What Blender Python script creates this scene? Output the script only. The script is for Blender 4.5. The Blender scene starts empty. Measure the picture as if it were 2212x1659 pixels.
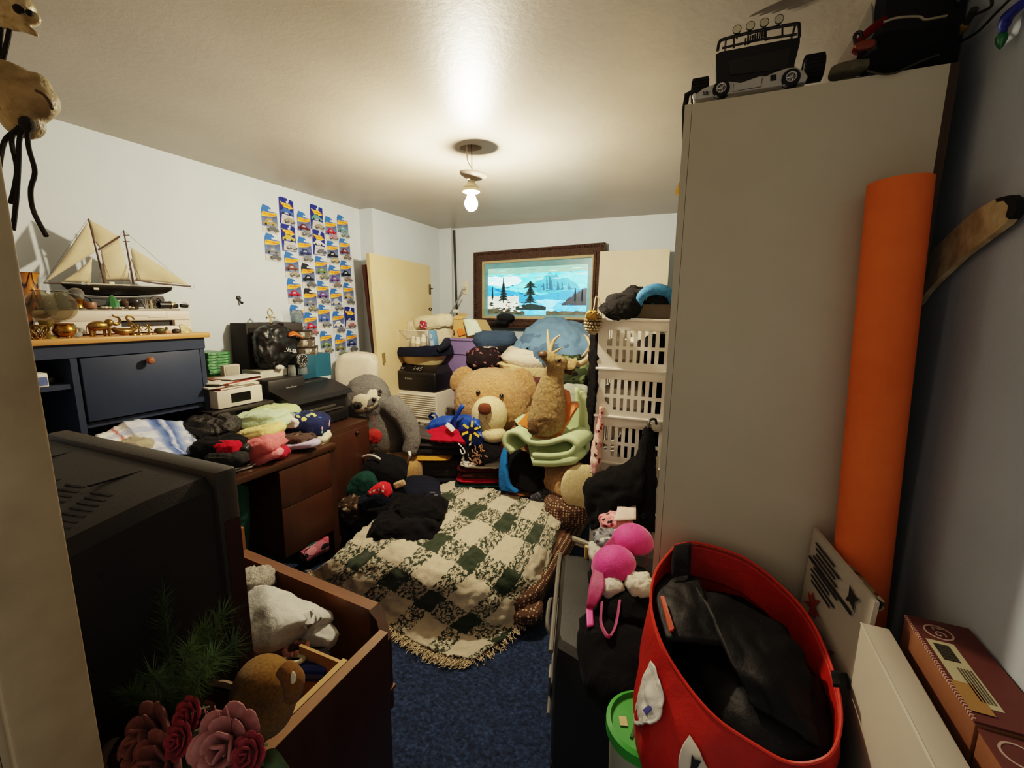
import bpy, bmesh, math, random
from mathutils.bvhtree import BVHTree
from mathutils import Vector as V, Matrix, Euler, noise
random.seed(11)
scene = bpy.context.scene
COL = scene.collection
PI = math.pi
# ------------------------------------------------------------------ camera model
FPX, CW, CH, CAMZ = 953.17, 2212, 1659, 1.45
YAW, PIT, ROL = math.radians(23.063), math.radians(9.609), math.radians(-0.6256)
_cy, _sy = math.cos(YAW), math.sin(YAW)
FW = V((-_sy * math.cos(PIT), _cy * math.cos(PIT), -math.sin(PIT)))
_r = V((_cy, _sy, 0))
_d = FW.cross(_r)
RT = _r * math.cos(ROL) + _d * math.sin(ROL)
DN = -_r * math.sin(ROL) + _d * math.cos(ROL)
CAM = V((0, 0, CAMZ))
def ray(px, py): return FW + RT * ((px - CW / 2) / FPX) + DN * ((py - CH / 2) / FPX)
def PX(px, py, x): v = ray(px, py); return CAM + v * (x / v.x)
def PY(px, py, y): v = ray(px, py); return CAM + v * (y / v.y)
def PZ(px, py, z): v = ray(px, py); return CAM + v * ((z - CAMZ) / v.z)
def hit(bvh, px, py, off=.003):
    d = ray(px, py).normalized(); h = bvh.ray_cast(CAM, d)[0]
    return (h if h is not None else CAM + d) - d * off
def mpp(p): return (V(p) - CAM).dot(FW) / FPX          # metres per photo pixel at p
cam = bpy.data.cameras.new('camera'); camo = bpy.data.objects.new('camera', cam); COL.objects.link(camo)
cam.sensor_width = 36; cam.lens = FPX / CW * 36; cam.clip_start = 0.02
m = Matrix((RT, -DN, -FW)).transposed().to_4x4(); m.translation = CAM
camo.matrix_world = m; scene.camera = camo
# ------------------------------------------------------------------ materials
def lin(c):
    if isinstance(c, str):
        c = c.lstrip('#'); c = [int(c[i:i + 2], 16) / 255 for i in (0, 2, 4)]
    return [(x / 12.92 if x <= .04045 else ((x + .055) / 1.055) ** 2.4) for x in c] + [1]
MATS = {}
def newmat(name):
    m = bpy.data.materials.new(name); m.use_nodes = True
    nt = m.node_tree; bs = nt.nodes['Principled BSDF']
    return m, nt, bs
def N(nt, typ, **kw):
    n = nt.nodes.new(typ)
    for k, v in kw.items():
        if k in n.inputs.keys() if hasattr(n.inputs, 'keys') else False: n.inputs[k].default_value = v
        else: setattr(n, k, v)
    return n
def math_(nt, op, a, b=None, c=None):
    n = nt.nodes.new('ShaderNodeMath'); n.operation = op
    for i, x in enumerate((a, b, c)):
        if x is None: continue
        if isinstance(x, (int, float)): n.inputs[i].default_value = x
        else: nt.links.new(x, n.inputs[i])
    return n.outputs[0]
def mixc(nt, fac, a, b):
    n = nt.nodes.new('ShaderNodeMix'); n.data_type = 'RGBA'
    for i, x in ((0, fac), (6, a), (7, b)):
        if isinstance(x, (int, float)): n.inputs[i].default_value = x
        elif isinstance(x, (list, tuple)): n.inputs[i].default_value = x
        else: nt.links.new(x, n.inputs[i])
    return n.outputs[2]
def bumpit(nt, bs, h, strength, dist=.01):
    b = nt.nodes.new('ShaderNodeBump'); b.inputs['Strength'].default_value = strength; b.inputs['Distance'].default_value = dist
    nt.links.new(h, b.inputs['Height']); nt.links.new(b.outputs[0], bs.inputs['Normal'])
def coords(nt, uv=False):
    t = nt.nodes.new('ShaderNodeTexCoord'); return t.outputs['UV' if uv else 'Object']
def noise_(nt, vec, scale, detail=3, rough=.5):
    n = nt.nodes.new('ShaderNodeTexNoise'); n.inputs['Scale'].default_value = scale
    n.inputs['Detail'].default_value = detail; n.inputs['Roughness'].default_value = rough
    nt.links.new(vec, n.inputs['Vector']); return n.outputs['Fac']
def mapping(nt, vec, scale=(1, 1, 1), rot=(0, 0, 0), loc=(0, 0, 0)):
    n = nt.nodes.new('ShaderNodeMapping'); nt.links.new(vec, n.inputs[0])
    n.inputs['Scale'].default_value = scale; n.inputs['Rotation'].default_value = rot; n.inputs['Location'].default_value = loc
    return n.outputs[0]
def ramp(nt, fac, stops, const=False):
    r = nt.nodes.new('ShaderNodeValToRGB'); e = r.color_ramp.elements
    r.color_ramp.interpolation = 'CONSTANT' if const else 'LINEAR'
    while len(e) < len(stops): e.new(.5)
    for i, (p, c) in enumerate(stops): e[i].position = p; e[i].color = lin(c) if not isinstance(c, list) else c
    nt.links.new(fac, r.inputs[0]); return r.outputs[0]
def mat(col, rough=.6, metal=0, bump=0, bs=60, var=.18, vs=6, col2=None, sheen=0, trans=0, emit=0, coat=0, alpha=1, ior=1.45, stretch=None, spec=None):
    key = (str(col), rough, metal, bump, bs, var, vs, str(col2), sheen, trans, emit, coat, alpha, str(stretch), spec)
    if key in MATS: return MATS[key]
    m, nt, b = newmat('procedural'); MATS[key] = m
    c = lin(col); co = coords(nt)
    c2 = lin(col2) if col2 else [x * (1 - var) for x in c[:3]] + [1]
    vec = mapping(nt, co, stretch) if stretch else co
    nz = noise_(nt, vec, vs, 4, .6)
    r = nt.nodes.new('ShaderNodeMapRange'); r.inputs[1].default_value = .35; r.inputs[2].default_value = .65
    nt.links.new(nz, r.inputs[0])
    cc = mixc(nt, r.outputs[0], c, c2)
    nt.links.new(cc, b.inputs['Base Color'])
    b.inputs['Roughness'].default_value = rough; b.inputs['Metallic'].default_value = metal
    b.inputs['Transmission Weight'].default_value = trans; b.inputs['IOR'].default_value = ior
    b.inputs['Sheen Weight'].default_value = sheen; b.inputs['Coat Weight'].default_value = coat
    b.inputs['Alpha'].default_value = alpha
    if spec is not None: b.inputs['Specular IOR Level'].default_value = spec
    if emit:
        nt.links.new(cc, b.inputs['Emission Color']); b.inputs['Emission Strength'].default_value = emit
    if bump: bumpit(nt, b, noise_(nt, vec, bs, 4, .65), bump)
    return m
def cloth(col, rough=.92, var=.22, col2=None, bs=90, bump=.32):
    key = ('cloth', col, var, col2, bs, bump)
    if key in MATS: return MATS[key]
    m, nt, b = newmat('fabric'); MATS[key] = m; co = coords(nt)
    c = lin(col); c2 = lin(col2) if col2 else [x * (1 - var) for x in c[:3]] + [1]
    big = nt.nodes.new('ShaderNodeTexNoise'); big.inputs['Scale'].default_value = 9; big.inputs['Detail'].default_value = 2; big.inputs['Distortion'].default_value = 1.6; nt.links.new(co, big.inputs['Vector'])
    fold = math_(nt, 'ABSOLUTE', math_(nt, 'SUBTRACT', big.outputs['Fac'], .5))
    nt.links.new(mixc(nt, noise_(nt, co, 9, 4, .6), c, c2), b.inputs['Base Color'])
    b.inputs['Roughness'].default_value = rough; b.inputs['Sheen Weight'].default_value = .03; b.inputs['Specular IOR Level'].default_value = .12
    h = math_(nt, 'ADD', math_(nt, 'MULTIPLY', fold, -2.2), math_(nt, 'MULTIPLY', noise_(nt, co, bs, 3, .6), .12))
    bumpit(nt, b, h, bump, .022); return m
def fur(col, col2=None, s=70, bump=1.0):
    key = ('fur', col, col2, s)
    if key in MATS: return MATS[key]
    m, nt, b = newmat('plush'); MATS[key] = m; co = coords(nt)
    n1 = noise_(nt, co, s, 6, .75); n2 = noise_(nt, co, 5, 3)
    c = lin(col); c2 = lin(col2) if col2 else [x * .62 for x in c[:3]] + [1]
    f = math_(nt, 'ADD', math_(nt, 'MULTIPLY', n1, 1.5), math_(nt, 'MULTIPLY', n2, .6))
    r = nt.nodes.new('ShaderNodeMapRange'); r.inputs[1].default_value = .75; r.inputs[2].default_value = 1.35
    nt.links.new(f, r.inputs[0])
    nt.links.new(mixc(nt, r.outputs[0], c2, c), b.inputs['Base Color'])
    b.inputs['Roughness'].default_value = .95; b.inputs['Sheen Weight'].default_value = .15; b.inputs['Specular IOR Level'].default_value = .1
    bumpit(nt, b, n1, bump, .015); return m
def wood(col, col2, axis=0, rough=.4, sc=14, coat=0):
    key = ('wood', col, col2, axis, rough, sc)
    if key in MATS: return MATS[key]
    m, nt, b = newmat('wood'); MATS[key] = m
    st = [1.0, 1.0, 1.0]; st[axis] = .07
    vec = mapping(nt, coords(nt), st)
    n = noise_(nt, vec, sc, 6, .7)
    nt.links.new(ramp(nt, n, [(.32, col2), (.62, col)]), b.inputs['Base Color'])
    b.inputs['Roughness'].default_value = rough; b.inputs['Coat Weight'].default_value = coat
    bumpit(nt, b, n, .06); return m
def blobs(base, cols, scale=18, thr=.28, rough=.9, rnd=1.0, uv=False):
    """printed fabric: blotches of several colours on a base"""
    key = ('blob', base, str(cols), scale, thr)
    if key in MATS: return MATS[key]
    m, nt, b = newmat('print'); MATS[key] = m; co = coords(nt, uv)
    v = nt.nodes.new('ShaderNodeTexVoronoi'); v.inputs['Scale'].default_value = scale; v.inputs['Randomness'].default_value = rnd
    dn = nt.nodes.new('ShaderNodeTexNoise'); dn.inputs['Scale'].default_value = scale * 1.3
    nt.links.new(co, dn.inputs['Vector'])
    vm = nt.nodes.new('ShaderNodeVectorMath'); vm.operation = 'MULTIPLY_ADD'
    nt.links.new(dn.outputs['Color'], vm.inputs[0]); vm.inputs[1].default_value = (.9 / scale,) * 3; nt.links.new(co, vm.inputs[2])
    nt.links.new(vm.outputs[0], v.inputs['Vector'])
    sp = nt.nodes.new('ShaderNodeSeparateColor'); nt.links.new(v.outputs['Color'], sp.inputs[0])
    k = len(cols)
    cc = ramp(nt, sp.outputs[0], [(i / k, c) for i, c in enumerate(cols)], True)
    mk = math_(nt, 'LESS_THAN', v.outputs['Distance'], thr)
    nt.links.new(mixc(nt, mk, lin(base), cc), b.inputs['Base Color'])
    b.inputs['Roughness'].default_value = rough; b.inputs['Specular IOR Level'].default_value = .2
    bumpit(nt, b, noise_(nt, co, 90), .3); return m
def stripes_uv(stops_u, stops_v, ku, kv, weave=60, speck=True, cols=None, rough=.95, bump=.6, nsc=160):
    """woven plaid from UVs: bands in both directions"""
    m, nt, b = newmat('plaid'); uv = coords(nt, True)
    s = nt.nodes.new('ShaderNodeSeparateXYZ'); nt.links.new(uv, s.inputs[0])
    nz = noise_(nt, uv, 7, 3); wob = math_(nt, 'MULTIPLY', math_(nt, 'SUBTRACT', nz, .5), .14)
    def band(o, k, lo, hi):
        t = math_(nt, 'FRACT', math_(nt, 'MULTIPLY', math_(nt, 'ADD', o, wob), k))
        return math_(nt, 'MULTIPLY', math_(nt, 'GREATER_THAN', t, lo), math_(nt, 'LESS_THAN', t, hi))
    bu = band(s.outputs[0], ku, *stops_u); bv = band(s.outputs[1], kv, *stops_v)
    both = math_(nt, 'MULTIPLY', bu, bv); one = math_(nt, 'MAXIMUM', bu, bv)
    sp = noise_(nt, mapping(nt, uv, (1, 1, 1), (0, 0, .6)), nsc, 3, .8)
    speckm = math_(nt, 'GREATER_THAN', sp, .5)
    light, dark = lin(cols[0]), lin(cols[1])
    nl = mixc(nt, noise_(nt, uv, 9, 4, .7), light, [x * .72 for x in light[:3]] + [1])
    nd = mixc(nt, noise_(nt, uv, 26, 3, .7), dark, [min(1, x * 2.4 + .01) for x in dark[:3]] + [1])
    c1 = mixc(nt, math_(nt, 'MULTIPLY', one, speckm), nl, nd)
    c2 = mixc(nt, both, c1, nd)
    nt.links.new(c2, b.inputs['Base Color']); b.inputs['Roughness'].default_value = rough
    b.inputs['Specular IOR Level'].default_value = .15; b.inputs['Sheen Weight'].default_value = .2
    bumpit(nt, b, noise_(nt, uv, 40, 5, .8), bump, .012); return m
def glassy(col='#ffffff', rough=.03, alpha=.25):
    """thin clear film / glass that still lets the bulb light through"""
    key = ('glass', col, rough, alpha)
    if key in MATS: return MATS[key]
    m, nt, b = newmat('glass'); MATS[key] = m
    nz = noise_(nt, coords(nt), 8)
    nt.links.new(mixc(nt, nz, lin(col), [x * .9 for x in lin(col)[:3]] + [1]), b.inputs['Base Color'])
    b.inputs['Roughness'].default_value = rough; b.inputs['Alpha'].default_value = alpha; b.inputs['Coat Weight'].default_value = .6
    return m
# ------------------------------------------------------------------ mesh building
def cr(p0, p1, p2, p3, t):
    return .5 * ((2 * p1) + (p2 - p0) * t + (2 * p0 - 5 * p1 + 4 * p2 - p3) * t * t + (3 * p1 - p0 - 3 * p2 + p3) * t ** 3)
def spline(pts, n):
    pts = [V(p) for p in pts]; out = []
    k = len(pts) - 1
    for i in range(n + 1):
        s = i / n * k; j = min(int(s), k - 1); t = s - j
        a = pts[j - 1] if j > 0 else pts[j] * 2 - pts[j + 1]
        d = pts[j + 2] if j + 2 <= k else pts[j + 1] * 2 - pts[j]
        out.append(cr(a, pts[j], pts[j + 1], d, t))
    return out
def wrinkle(p, f, seed):
    q = p * f + V((seed * 3.1, seed * 1.7, seed * .9))
    return noise.noise(q) * .6 + (.5 - abs(noise.noise(q * 1.7 + V((5, 2, 7))))) * .9 + noise.noise(q * 3.3) * .2
class B:
    def __init__(s): s.bm = bmesh.new(); s.mi = 0; s.uv = s.bm.loops.layers.uv.new('UVMap')
    def _f(s, vs):
        try: f = s.bm.faces.new(vs)
        except ValueError: return None
        f.material_index = s.mi; return f
    def m(s, i): s.mi = i; return s
    def box(s, c, d, rot=None, bev=0, seg=2):
        r = bmesh.ops.create_cube(s.bm, size=1.0)
        vs = r['verts']; M = Matrix.Translation(V(c)) @ (Euler(rot).to_matrix().to_4x4() if rot is not None and not isinstance(rot, Matrix) else (rot or Matrix())) @ Matrix.Diagonal((d[0], d[1], d[2], 1))
        bmesh.ops.transform(s.bm, matrix=M, verts=vs)
        fs = list({f for v in vs for f in v.link_faces})
        for f in fs: f.material_index = s.mi
        if bev:
            es = list({e for v in vs for e in v.link_edges})
            rr = bmesh.ops.bevel(s.bm, geom=es, offset=min(bev, min(abs(x) for x in d) * .48), segments=seg, profile=.5, affect='EDGES', material=-1)
            for f in rr['faces']: f.material_index = s.mi
        return s
    def bx(s, x0, x1, y0, y1, z0, z1, bev=0, seg=2):
        return s.box(((x0 + x1) / 2, (y0 + y1) / 2, (z0 + z1) / 2), (x1 - x0, y1 - y0, z1 - z0), None, bev, seg)
    def tube(s, pts, r, n=8, caps=True, sm=0, flat=1):
        pts = spline(pts, sm) if sm else [V(p) for p in pts]
        k = len(pts); rs = r if isinstance(r, (list, tuple)) else [r] * k
        if len(rs) != k: rs = [rs[min(len(rs) - 1, int(i / (k - 1) * (len(rs) - 1)))] * (1 - ((i / (k - 1) * (len(rs) - 1)) % 1)) + rs[min(len(rs) - 1, int(i / (k - 1) * (len(rs) - 1)) + 1)] * ((i / (k - 1) * (len(rs) - 1)) % 1) for i in range(k)]
        rings = []; up = None
        for i, p in enumerate(pts):
            t = (pts[min(i + 1, k - 1)] - pts[max(i - 1, 0)])
            if t.length < 1e-9: t = V((0, 0, 1))
            t.normalize()
            if up is None: up = t.orthogonal().normalized()
            up = (up - t * up.dot(t)); up = up.normalized() if up.length > 1e-6 else t.orthogonal().normalized()
            sd = t.cross(up)
            rings.append([s.bm.verts.new(p + (up * math.cos(2 * PI * j / n) + sd * math.sin(2 * PI * j / n) * flat) * rs[i]) for j in range(n)])
        for a, b in zip(rings, rings[1:]):
            for j in range(n): s._f((a[j], a[(j + 1) % n], b[(j + 1) % n], b[j]))
        if caps: s._f(rings[0][::-1]); s._f(rings[-1])
        return s
    def cyl(s, p0, p1, r0, r1=None, n=20): return s.tube([p0, p1], [r0, r0 if r1 is None else r1], n)
    def lathe(s, prof, c=(0, 0, 0), n=24, rot=None, close=False, sq=1):
        M = Matrix.Translation(V(c)) @ (rot.to_4x4() if isinstance(rot, Matrix) else Euler(rot or (0, 0, 0)).to_matrix().to_4x4())
        rings = [[s.bm.verts.new(M @ V((r * math.cos(2 * PI * j / n), r * math.sin(2 * PI * j / n) * sq, z))) for j in range(n)] for r, z in prof]
        for a, b in zip(rings, rings[1:]):
            for j in range(n): s._f((a[j], a[(j + 1) % n], b[(j + 1) % n], b[j]))
        if prof[0][0] > 1e-4 and close: s._f(rings[0][::-1])
        if prof[-1][0] > 1e-4 and close: s._f(rings[-1])
        return s
    def sup(s, c, d, e1=1, e2=1, nu=28, nv=16, rot=None, amp=0, fr=10, seed=0, lay=0, fn=None, layamp=.05):
        """superellipsoid d=full size; lay = number of fold creases round the sides"""
        R = rot if isinstance(rot, Matrix) else Euler(rot or (0, 0, 0)).to_matrix()
        def sg(x, e): return math.copysign(abs(x) ** e, x)
        rows = []
        for i in range(nv + 1):
            ph = -PI / 2 + PI * i / nv; row = []
            for j in range(nu):
                th = 2 * PI * j / nu
                cp = sg(math.cos(ph), e1); sp = sg(math.sin(ph), e1)
                p = V((sg(math.cos(th), e2) * cp, sg(math.sin(th), e2) * cp, sp))
                if lay: 
                    q = 1 + layamp * math.cos(lay * PI * (sp + 1) + th * .0) * min(1, cp * 1.2); p.x *= q; p.y *= q
                if fn: p = fn(p)
                p = V((p.x * d[0] / 2, p.y * d[1] / 2, p.z * d[2] / 2))
                if amp:
                    w = (wrinkle(p + V(c) * .37, fr, seed) + .4 * wrinkle(p + V(c) * .7, fr * 2.6, seed + 9)) * amp; nn = V((p.x / d[0] ** 2, p.y / d[1] ** 2, p.z / d[2] ** 2))
                    if nn.length > 0: p += nn.normalized() * w
                row.append(V(c) + R @ p)
            rows.append(row)
        top = s.bm.verts.new(rows[-1][0]); bot = s.bm.verts.new(rows[0][0])
        rv = [[s.bm.verts.new(p) for p in r] for r in rows[1:-1]]
        for j in range(nu):
            s._f((bot, rv[0][(j + 1) % nu], rv[0][j])); s._f((top, rv[-1][j], rv[-1][(j + 1) % nu]))
        for a, b in zip(rv, rv[1:]):
            for j in range(nu): s._f((a[j], a[(j + 1) % nu], b[(j + 1) % nu], b[j]))
        return s
    def ell(s, c, r, rot=None, nu=20, nv=12, **k): return s.sup(c, (r[0] * 2, r[1] * 2, r[2] * 2) if not isinstance(r, (int, float)) else (r * 2,) * 3, 1, 1, nu, nv, rot, **k)
    def prism(s, pts, th, M=None):
        """polygon of 2D points (local XY) extruded th along local Z"""
        M = M or Matrix()
        a = [s.bm.verts.new(M @ V((p[0], p[1], 0))) for p in pts]; b = [s.bm.verts.new(M @ V((p[0], p[1], th))) for p in pts]
        s._f(a[::-1]); s._f(b); n = len(pts)
        for i in range(n): s._f((a[i], a[(i + 1) % n], b[(i + 1) % n], b[i]))
        return s
    def plate(s, pts, th):
        """3D polygon (list of points, roughly flat) thickened by vector th"""
        th = V(th); a = [s.bm.verts.new(V(p)) for p in pts]; b = [s.bm.verts.new(V(p) + th) for p in pts]
        s._f(a[::-1]); s._f(b); n = len(pts)
        for i in range(n): s._f((a[i], a[(i + 1) % n], b[(i + 1) % n], b[i]))
        return s
    def sheet(s, ctrl, nu=30, nv=30, amp=0, fr=10, seed=0, amp2=0, fr2=30, uvs=(1, 1), edge=1):
        """cloth through a grid of control points (rows of points), wrinkled"""
        rows = [spline(r, nu) for r in ctrl]; g = []
        for j in range(nu + 1): g.append(spline([r[j] for r in rows], nv))     # g[j][i]
        nrm = [[None] * (nv + 1) for _ in range(nu + 1)]
        for j in range(nu + 1):
            for i in range(nv + 1):
                a = g[min(j + 1, nu)][i] - g[max(j - 1, 0)][i]; b = g[j][min(i + 1, nv)] - g[j][max(i - 1, 0)]
                n = a.cross(b); nrm[j][i] = n.normalized() if n.length > 1e-9 else V((0, 0, 1))
        vs = []
        for j in range(nu + 1):
            col = []
            for i in range(nv + 1):
                p = g[j][i]; w = wrinkle(p, fr, seed) * amp + (wrinkle(p, fr2, seed + 3) * amp2 if amp2 else 0)
                if not edge and (j in (0, nu) or i in (0, nv)): w = 0
                col.append(s.bm.verts.new(p + nrm[j][i] * w))
            vs.append(col)
        for j in range(nu):
            for i in range(nv):
                f = s._f((vs[j][i], vs[j + 1][i], vs[j + 1][i + 1], vs[j][i + 1]))
                if f:
                    for l, (a, b) in zip(f.loops, ((j, i), (j + 1, i), (j + 1, i + 1), (j, i + 1))): l[s.uv].uv = (a / nu * uvs[0], b / nv * uvs[1])
        return s
def obj(name, b, mats, parent=None, sharp=.7, mods=(), world=False):
    me = bpy.data.meshes.new(name)
    bm = b.bm
    bmesh.ops.recalc_face_normals(bm, faces=bm.faces)
    if world and parent is not None:
        bm.transform((Matrix.Translation(parent.location) @ parent.rotation_euler.to_matrix().to_4x4()).inverted())
    off = None
    if parent is None and len(bm.verts):
        xs = [v.co for v in bm.verts]
        off = V(((min(p.x for p in xs) + max(p.x for p in xs)) / 2, (min(p.y for p in xs) + max(p.y for p in xs)) / 2, min(p.z for p in xs)))
        bm.transform(Matrix.Translation(-off))
    bm.to_mesh(me); bm.free()
    for mm in (mats if isinstance(mats, (list, tuple)) else [mats]): me.materials.append(mm)
    me.polygons.foreach_set('use_smooth', [True] * len(me.polygons))
    if sharp: me.set_sharp_from_angle(angle=sharp)
    o = bpy.data.objects.new(name, me); COL.objects.link(o)
    if parent is not None: o.parent = parent
    if off: o.location = off
    for t, kw in mods:
        md = o.modifiers.new(t.lower(), t)
        for k, v in kw.items(): setattr(md, k, v)
    return o
def SOL(t, off=0): return ('SOLIDIFY', dict(thickness=t, offset=off))
def SUB(n=1): return ('SUBSURF', dict(levels=n, render_levels=n))
def REM(v): return ('REMESH', dict(mode='VOXEL', voxel_size=v, use_smooth_shade=True))
def FURD(sc=.03, st=.012):
    k = 'fur%g' % sc
    t = bpy.data.textures.get(k)
    if t is None:
        t = bpy.data.textures.new(k, 'CLOUDS'); t.noise_scale = sc; t.noise_depth = 4
    return ('DISPLACE', dict(texture=t, strength=st, mid_level=.5, texture_coords='LOCAL'))
def SMO(f=.5, n=6): return ('SMOOTH', dict(factor=f, iterations=n))
def tag(o, label, cat, group=None, kind=None):
    o['label'] = label; o['category'] = cat
    if group: o['group'] = group
    if kind: o['kind'] = kind
    return o
def thing(name, label, cat, loc=(0, 0, 0), rz=0, group=None, rot=None):
    o = bpy.data.objects.new(name, None); COL.objects.link(o); o.location = V(loc)
    o.rotation_euler = Euler(rot or (0, 0, rz)); o.empty_display_size = .05
    return tag(o, label, cat, group)
def solo(name, label, cat, b, mats, group=None, **k): return tag(obj(name, b, mats, None, **k), label, cat, group)
def struct(name, b, mats, parent=None, **k):
    o = obj(name, b, mats, parent, **k)
    if parent is None: o['kind'] = 'structure'
    return o
def dup(root, loc=None, rz=None, label=None, group=None, scale=None):
    r = root.copy(); COL.objects.link(r)
    if loc is not None: r.location = V(loc)
    if rz is not None: r.rotation_euler = Euler((0, 0, rz))
    if scale: r.scale = scale if not isinstance(scale, (int, float)) else (scale,) * 3
    if label: r['label'] = label
    if group: r['group'] = group
    for ch in list(root.children):
        c = ch.copy(); COL.objects.link(c); c.parent = r
        for g in list(ch.children):
            d = g.copy(); COL.objects.link(d); d.parent = c
    return r
def text(name, body, size, M, mt, parent, th=.0006, font_sx=1.0, align='CENTER'):
    """lettering: local X = reading direction, local Y = up, facing local +Z ; M in parent's space"""
    cu = bpy.data.curves.new(name, 'FONT'); cu.body = body; cu.size = size; cu.extrude = th
    cu.align_x = align; cu.align_y = 'CENTER'
    t = bpy.data.objects.new('tmp', cu); COL.objects.link(t)
    bpy.context.view_layer.update()
    me = bpy.data.meshes.new_from_object(t.evaluated_get(bpy.context.evaluated_depsgraph_get()))
    bpy.data.objects.remove(t); me.materials.clear(); me.materials.append(mt)
    me.transform(M @ Matrix.Diagonal((font_sx, 1, 1, 1)))
    o = bpy.data.objects.new(name, me); COL.objects.link(o)
    if parent is not None: o.parent = parent
    return o
def frame(o, x, y):
    """matrix with origin o and axes x, y (z = x cross y)"""
    x = V(x).normalized(); y = V(y); y = (y - x * x.dot(y)).normalized(); z = x.cross(y)
    M = Matrix((x, y, z)).transposed().to_4x4(); M.translation = V(o); return M
def lump(name, label, cat, px, py, w, h, Y, dep, mt, e=(.55, .6), amp=.012, fr=14, rz=YAW, rx=0, ry=0, lay=0, seed=None, group=None, nu=40, nv=22, la=.05, mods=()):
    """soft thing centred on a photo pixel, w x h photo pixels, standing at depth Y"""
    p = PY(px, py, Y); k = mpp(p)
    b = B(); seed = seed if seed is not None else random.random() * 50
    b.sup(p, (w * k, dep, h * k), e[0], e[1], nu, nv, Euler((rx, ry, rz)).to_matrix(), amp, fr, seed, lay, layamp=la)
    return solo(name, label, cat, b, mt, group, sharp=1.6, mods=mods)
# ================================================================== ROOM
CEIL = 2.193; XL, XL2, YB, XR = -2.485, -2.36, 3.77, .5
def wallmat(c1, c2, bump=.12):
    return mat(c1, .75, 0, bump, 25, .1, 1.6, c2, spec=.25)
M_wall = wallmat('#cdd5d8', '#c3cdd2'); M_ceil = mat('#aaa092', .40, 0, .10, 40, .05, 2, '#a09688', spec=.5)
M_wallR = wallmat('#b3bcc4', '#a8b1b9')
carpet, nt, bs = newmat('carpet')
co = coords(nt); n1 = noise_(nt, co, 75, 3, .6); n2 = noise_(nt, co, 260, 4, .7)
vo = nt.nodes.new('ShaderNodeTexVoronoi'); vo.inputs['Scale'].default_value = 62; nt.links.new(co, vo.inputs[0])
nt.links.new(ramp(nt, n1, [(.3, '#16233c'), (.55, '#2b3f63'), (.75, '#47608a')]), bs.inputs['Base Color']); bs.inputs['Roughness'].default_value = .95
bumpit(nt, bs, math_(nt, 'ADD', math_(nt, 'MULTIPLY', vo.outputs[0], -1.2), n2), .9, .012)
struct('floor', B().bx(-2.6, .6, -.4, 3.9, -.06, 0), carpet)
c = B(); HX, HY, HR = -1.06, 1.965, .055                       # ceiling slab with the round hole of the old fixture
N_ = 32
inner = [c.bm.verts.new((HX + HR * math.cos(2 * PI * i / N_), HY + HR * .8 * math.sin(2 * PI * i / N_), CEIL)) for i in range(N_)]
def sqp(i):
    a = 2 * PI * i / N_; dx, dy = math.cos(a), math.sin(a); s = 1 / max(abs(dx), abs(dy))
    return V((-1.0 + dx * s * 1.62, 1.95 + dy * s * 1.9, CEIL))
outer = [c.bm.verts.new(sqp(i)) for i in range(N_)]
up = [c.bm.verts.new(v.co + V((0, 0, .06))) for v in inner]
for i in range(N_):
    j = (i + 1) % N_
    c._f((inner[i], inner[j], outer[j], outer[i])); c._f((inner[i], up[i], up[j], inner[j]))
c.bx(-2.62, .62, .05, 3.85, CEIL + .09, CEIL + .13)
struct('ceiling', c, M_ceil)
struct('wall_left', B().bx(XL - .05, XL, .1, 2.805, 0, CEIL).bx(XL - .05, XL2, 2.805, YB + .05, 0, CEIL), M_wall)
struct('wall_back', B().bx(XL - .05, XR + .05, YB, YB + .05, 0, CEIL), M_wall)
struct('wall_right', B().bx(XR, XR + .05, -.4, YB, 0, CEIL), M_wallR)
struct('trim_1', B().bx(XL2, -2.225, YB - .035, YB, 0, CEIL), M_wall)
M_jamb = mat('#a8977a', .55, 0, .15, 30, .25, 5, '#8c7a5e')
JX, JY = -.575, .1925
struct('wall_front', B().bx(-1.72, JX - .012, JY - .055, JY - .004, 0, CEIL), mat('#a89880', .7, 0, .1, 40, .2, 3))
struct('trim_2', B().bx(JX - .012, JX, JY - .05, JY + .012, 0, CEIL, .003).bx(JX - .045, JX - .012, JY - .068, JY - .055, 0, CEIL, .002), M_jamb)
# black cable in the corner
p0, p1 = PY(981, 497, YB - .012), PY(987, 690, YB - .012)
solo('cable', 'black cable running straight down the back wall beside the corner', 'cable', B().tube([p0, (p0 + p1) / 2, p1], .011, 8), mat('#2a2522', .6))
t = thing('cable_anchor', '', 'x'); bpy.data.objects.remove(t)
p = PY(1006, 622, YB); k = mpp(p)
o = thing('wall_outlet', 'cream outlet plate on back wall left of the landscape picture', 'outlet', p)
obj('face_plate', B().box((0, -.004, 0), (14 * k, .008, 27 * k), None, .003), mat('#e6dcc4', .5), o)
obj('plug', B().box((-.004, -.022, -.004), (.026, .03, .028), None, .005), mat('#d9d0bb', .5), o)
solo('power_cord', 'thin grey cord drooping from the outlet plate down behind the cardboard carton', 'cord',
     B().tube([p + V((-.01, -.045, -.01)), PY(985, 655, 3.66), PY(965, 690, 3.55), PY(945, 715, 3.5)], .005, 6, sm=20), mat('#8e8b84', .5))
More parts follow.
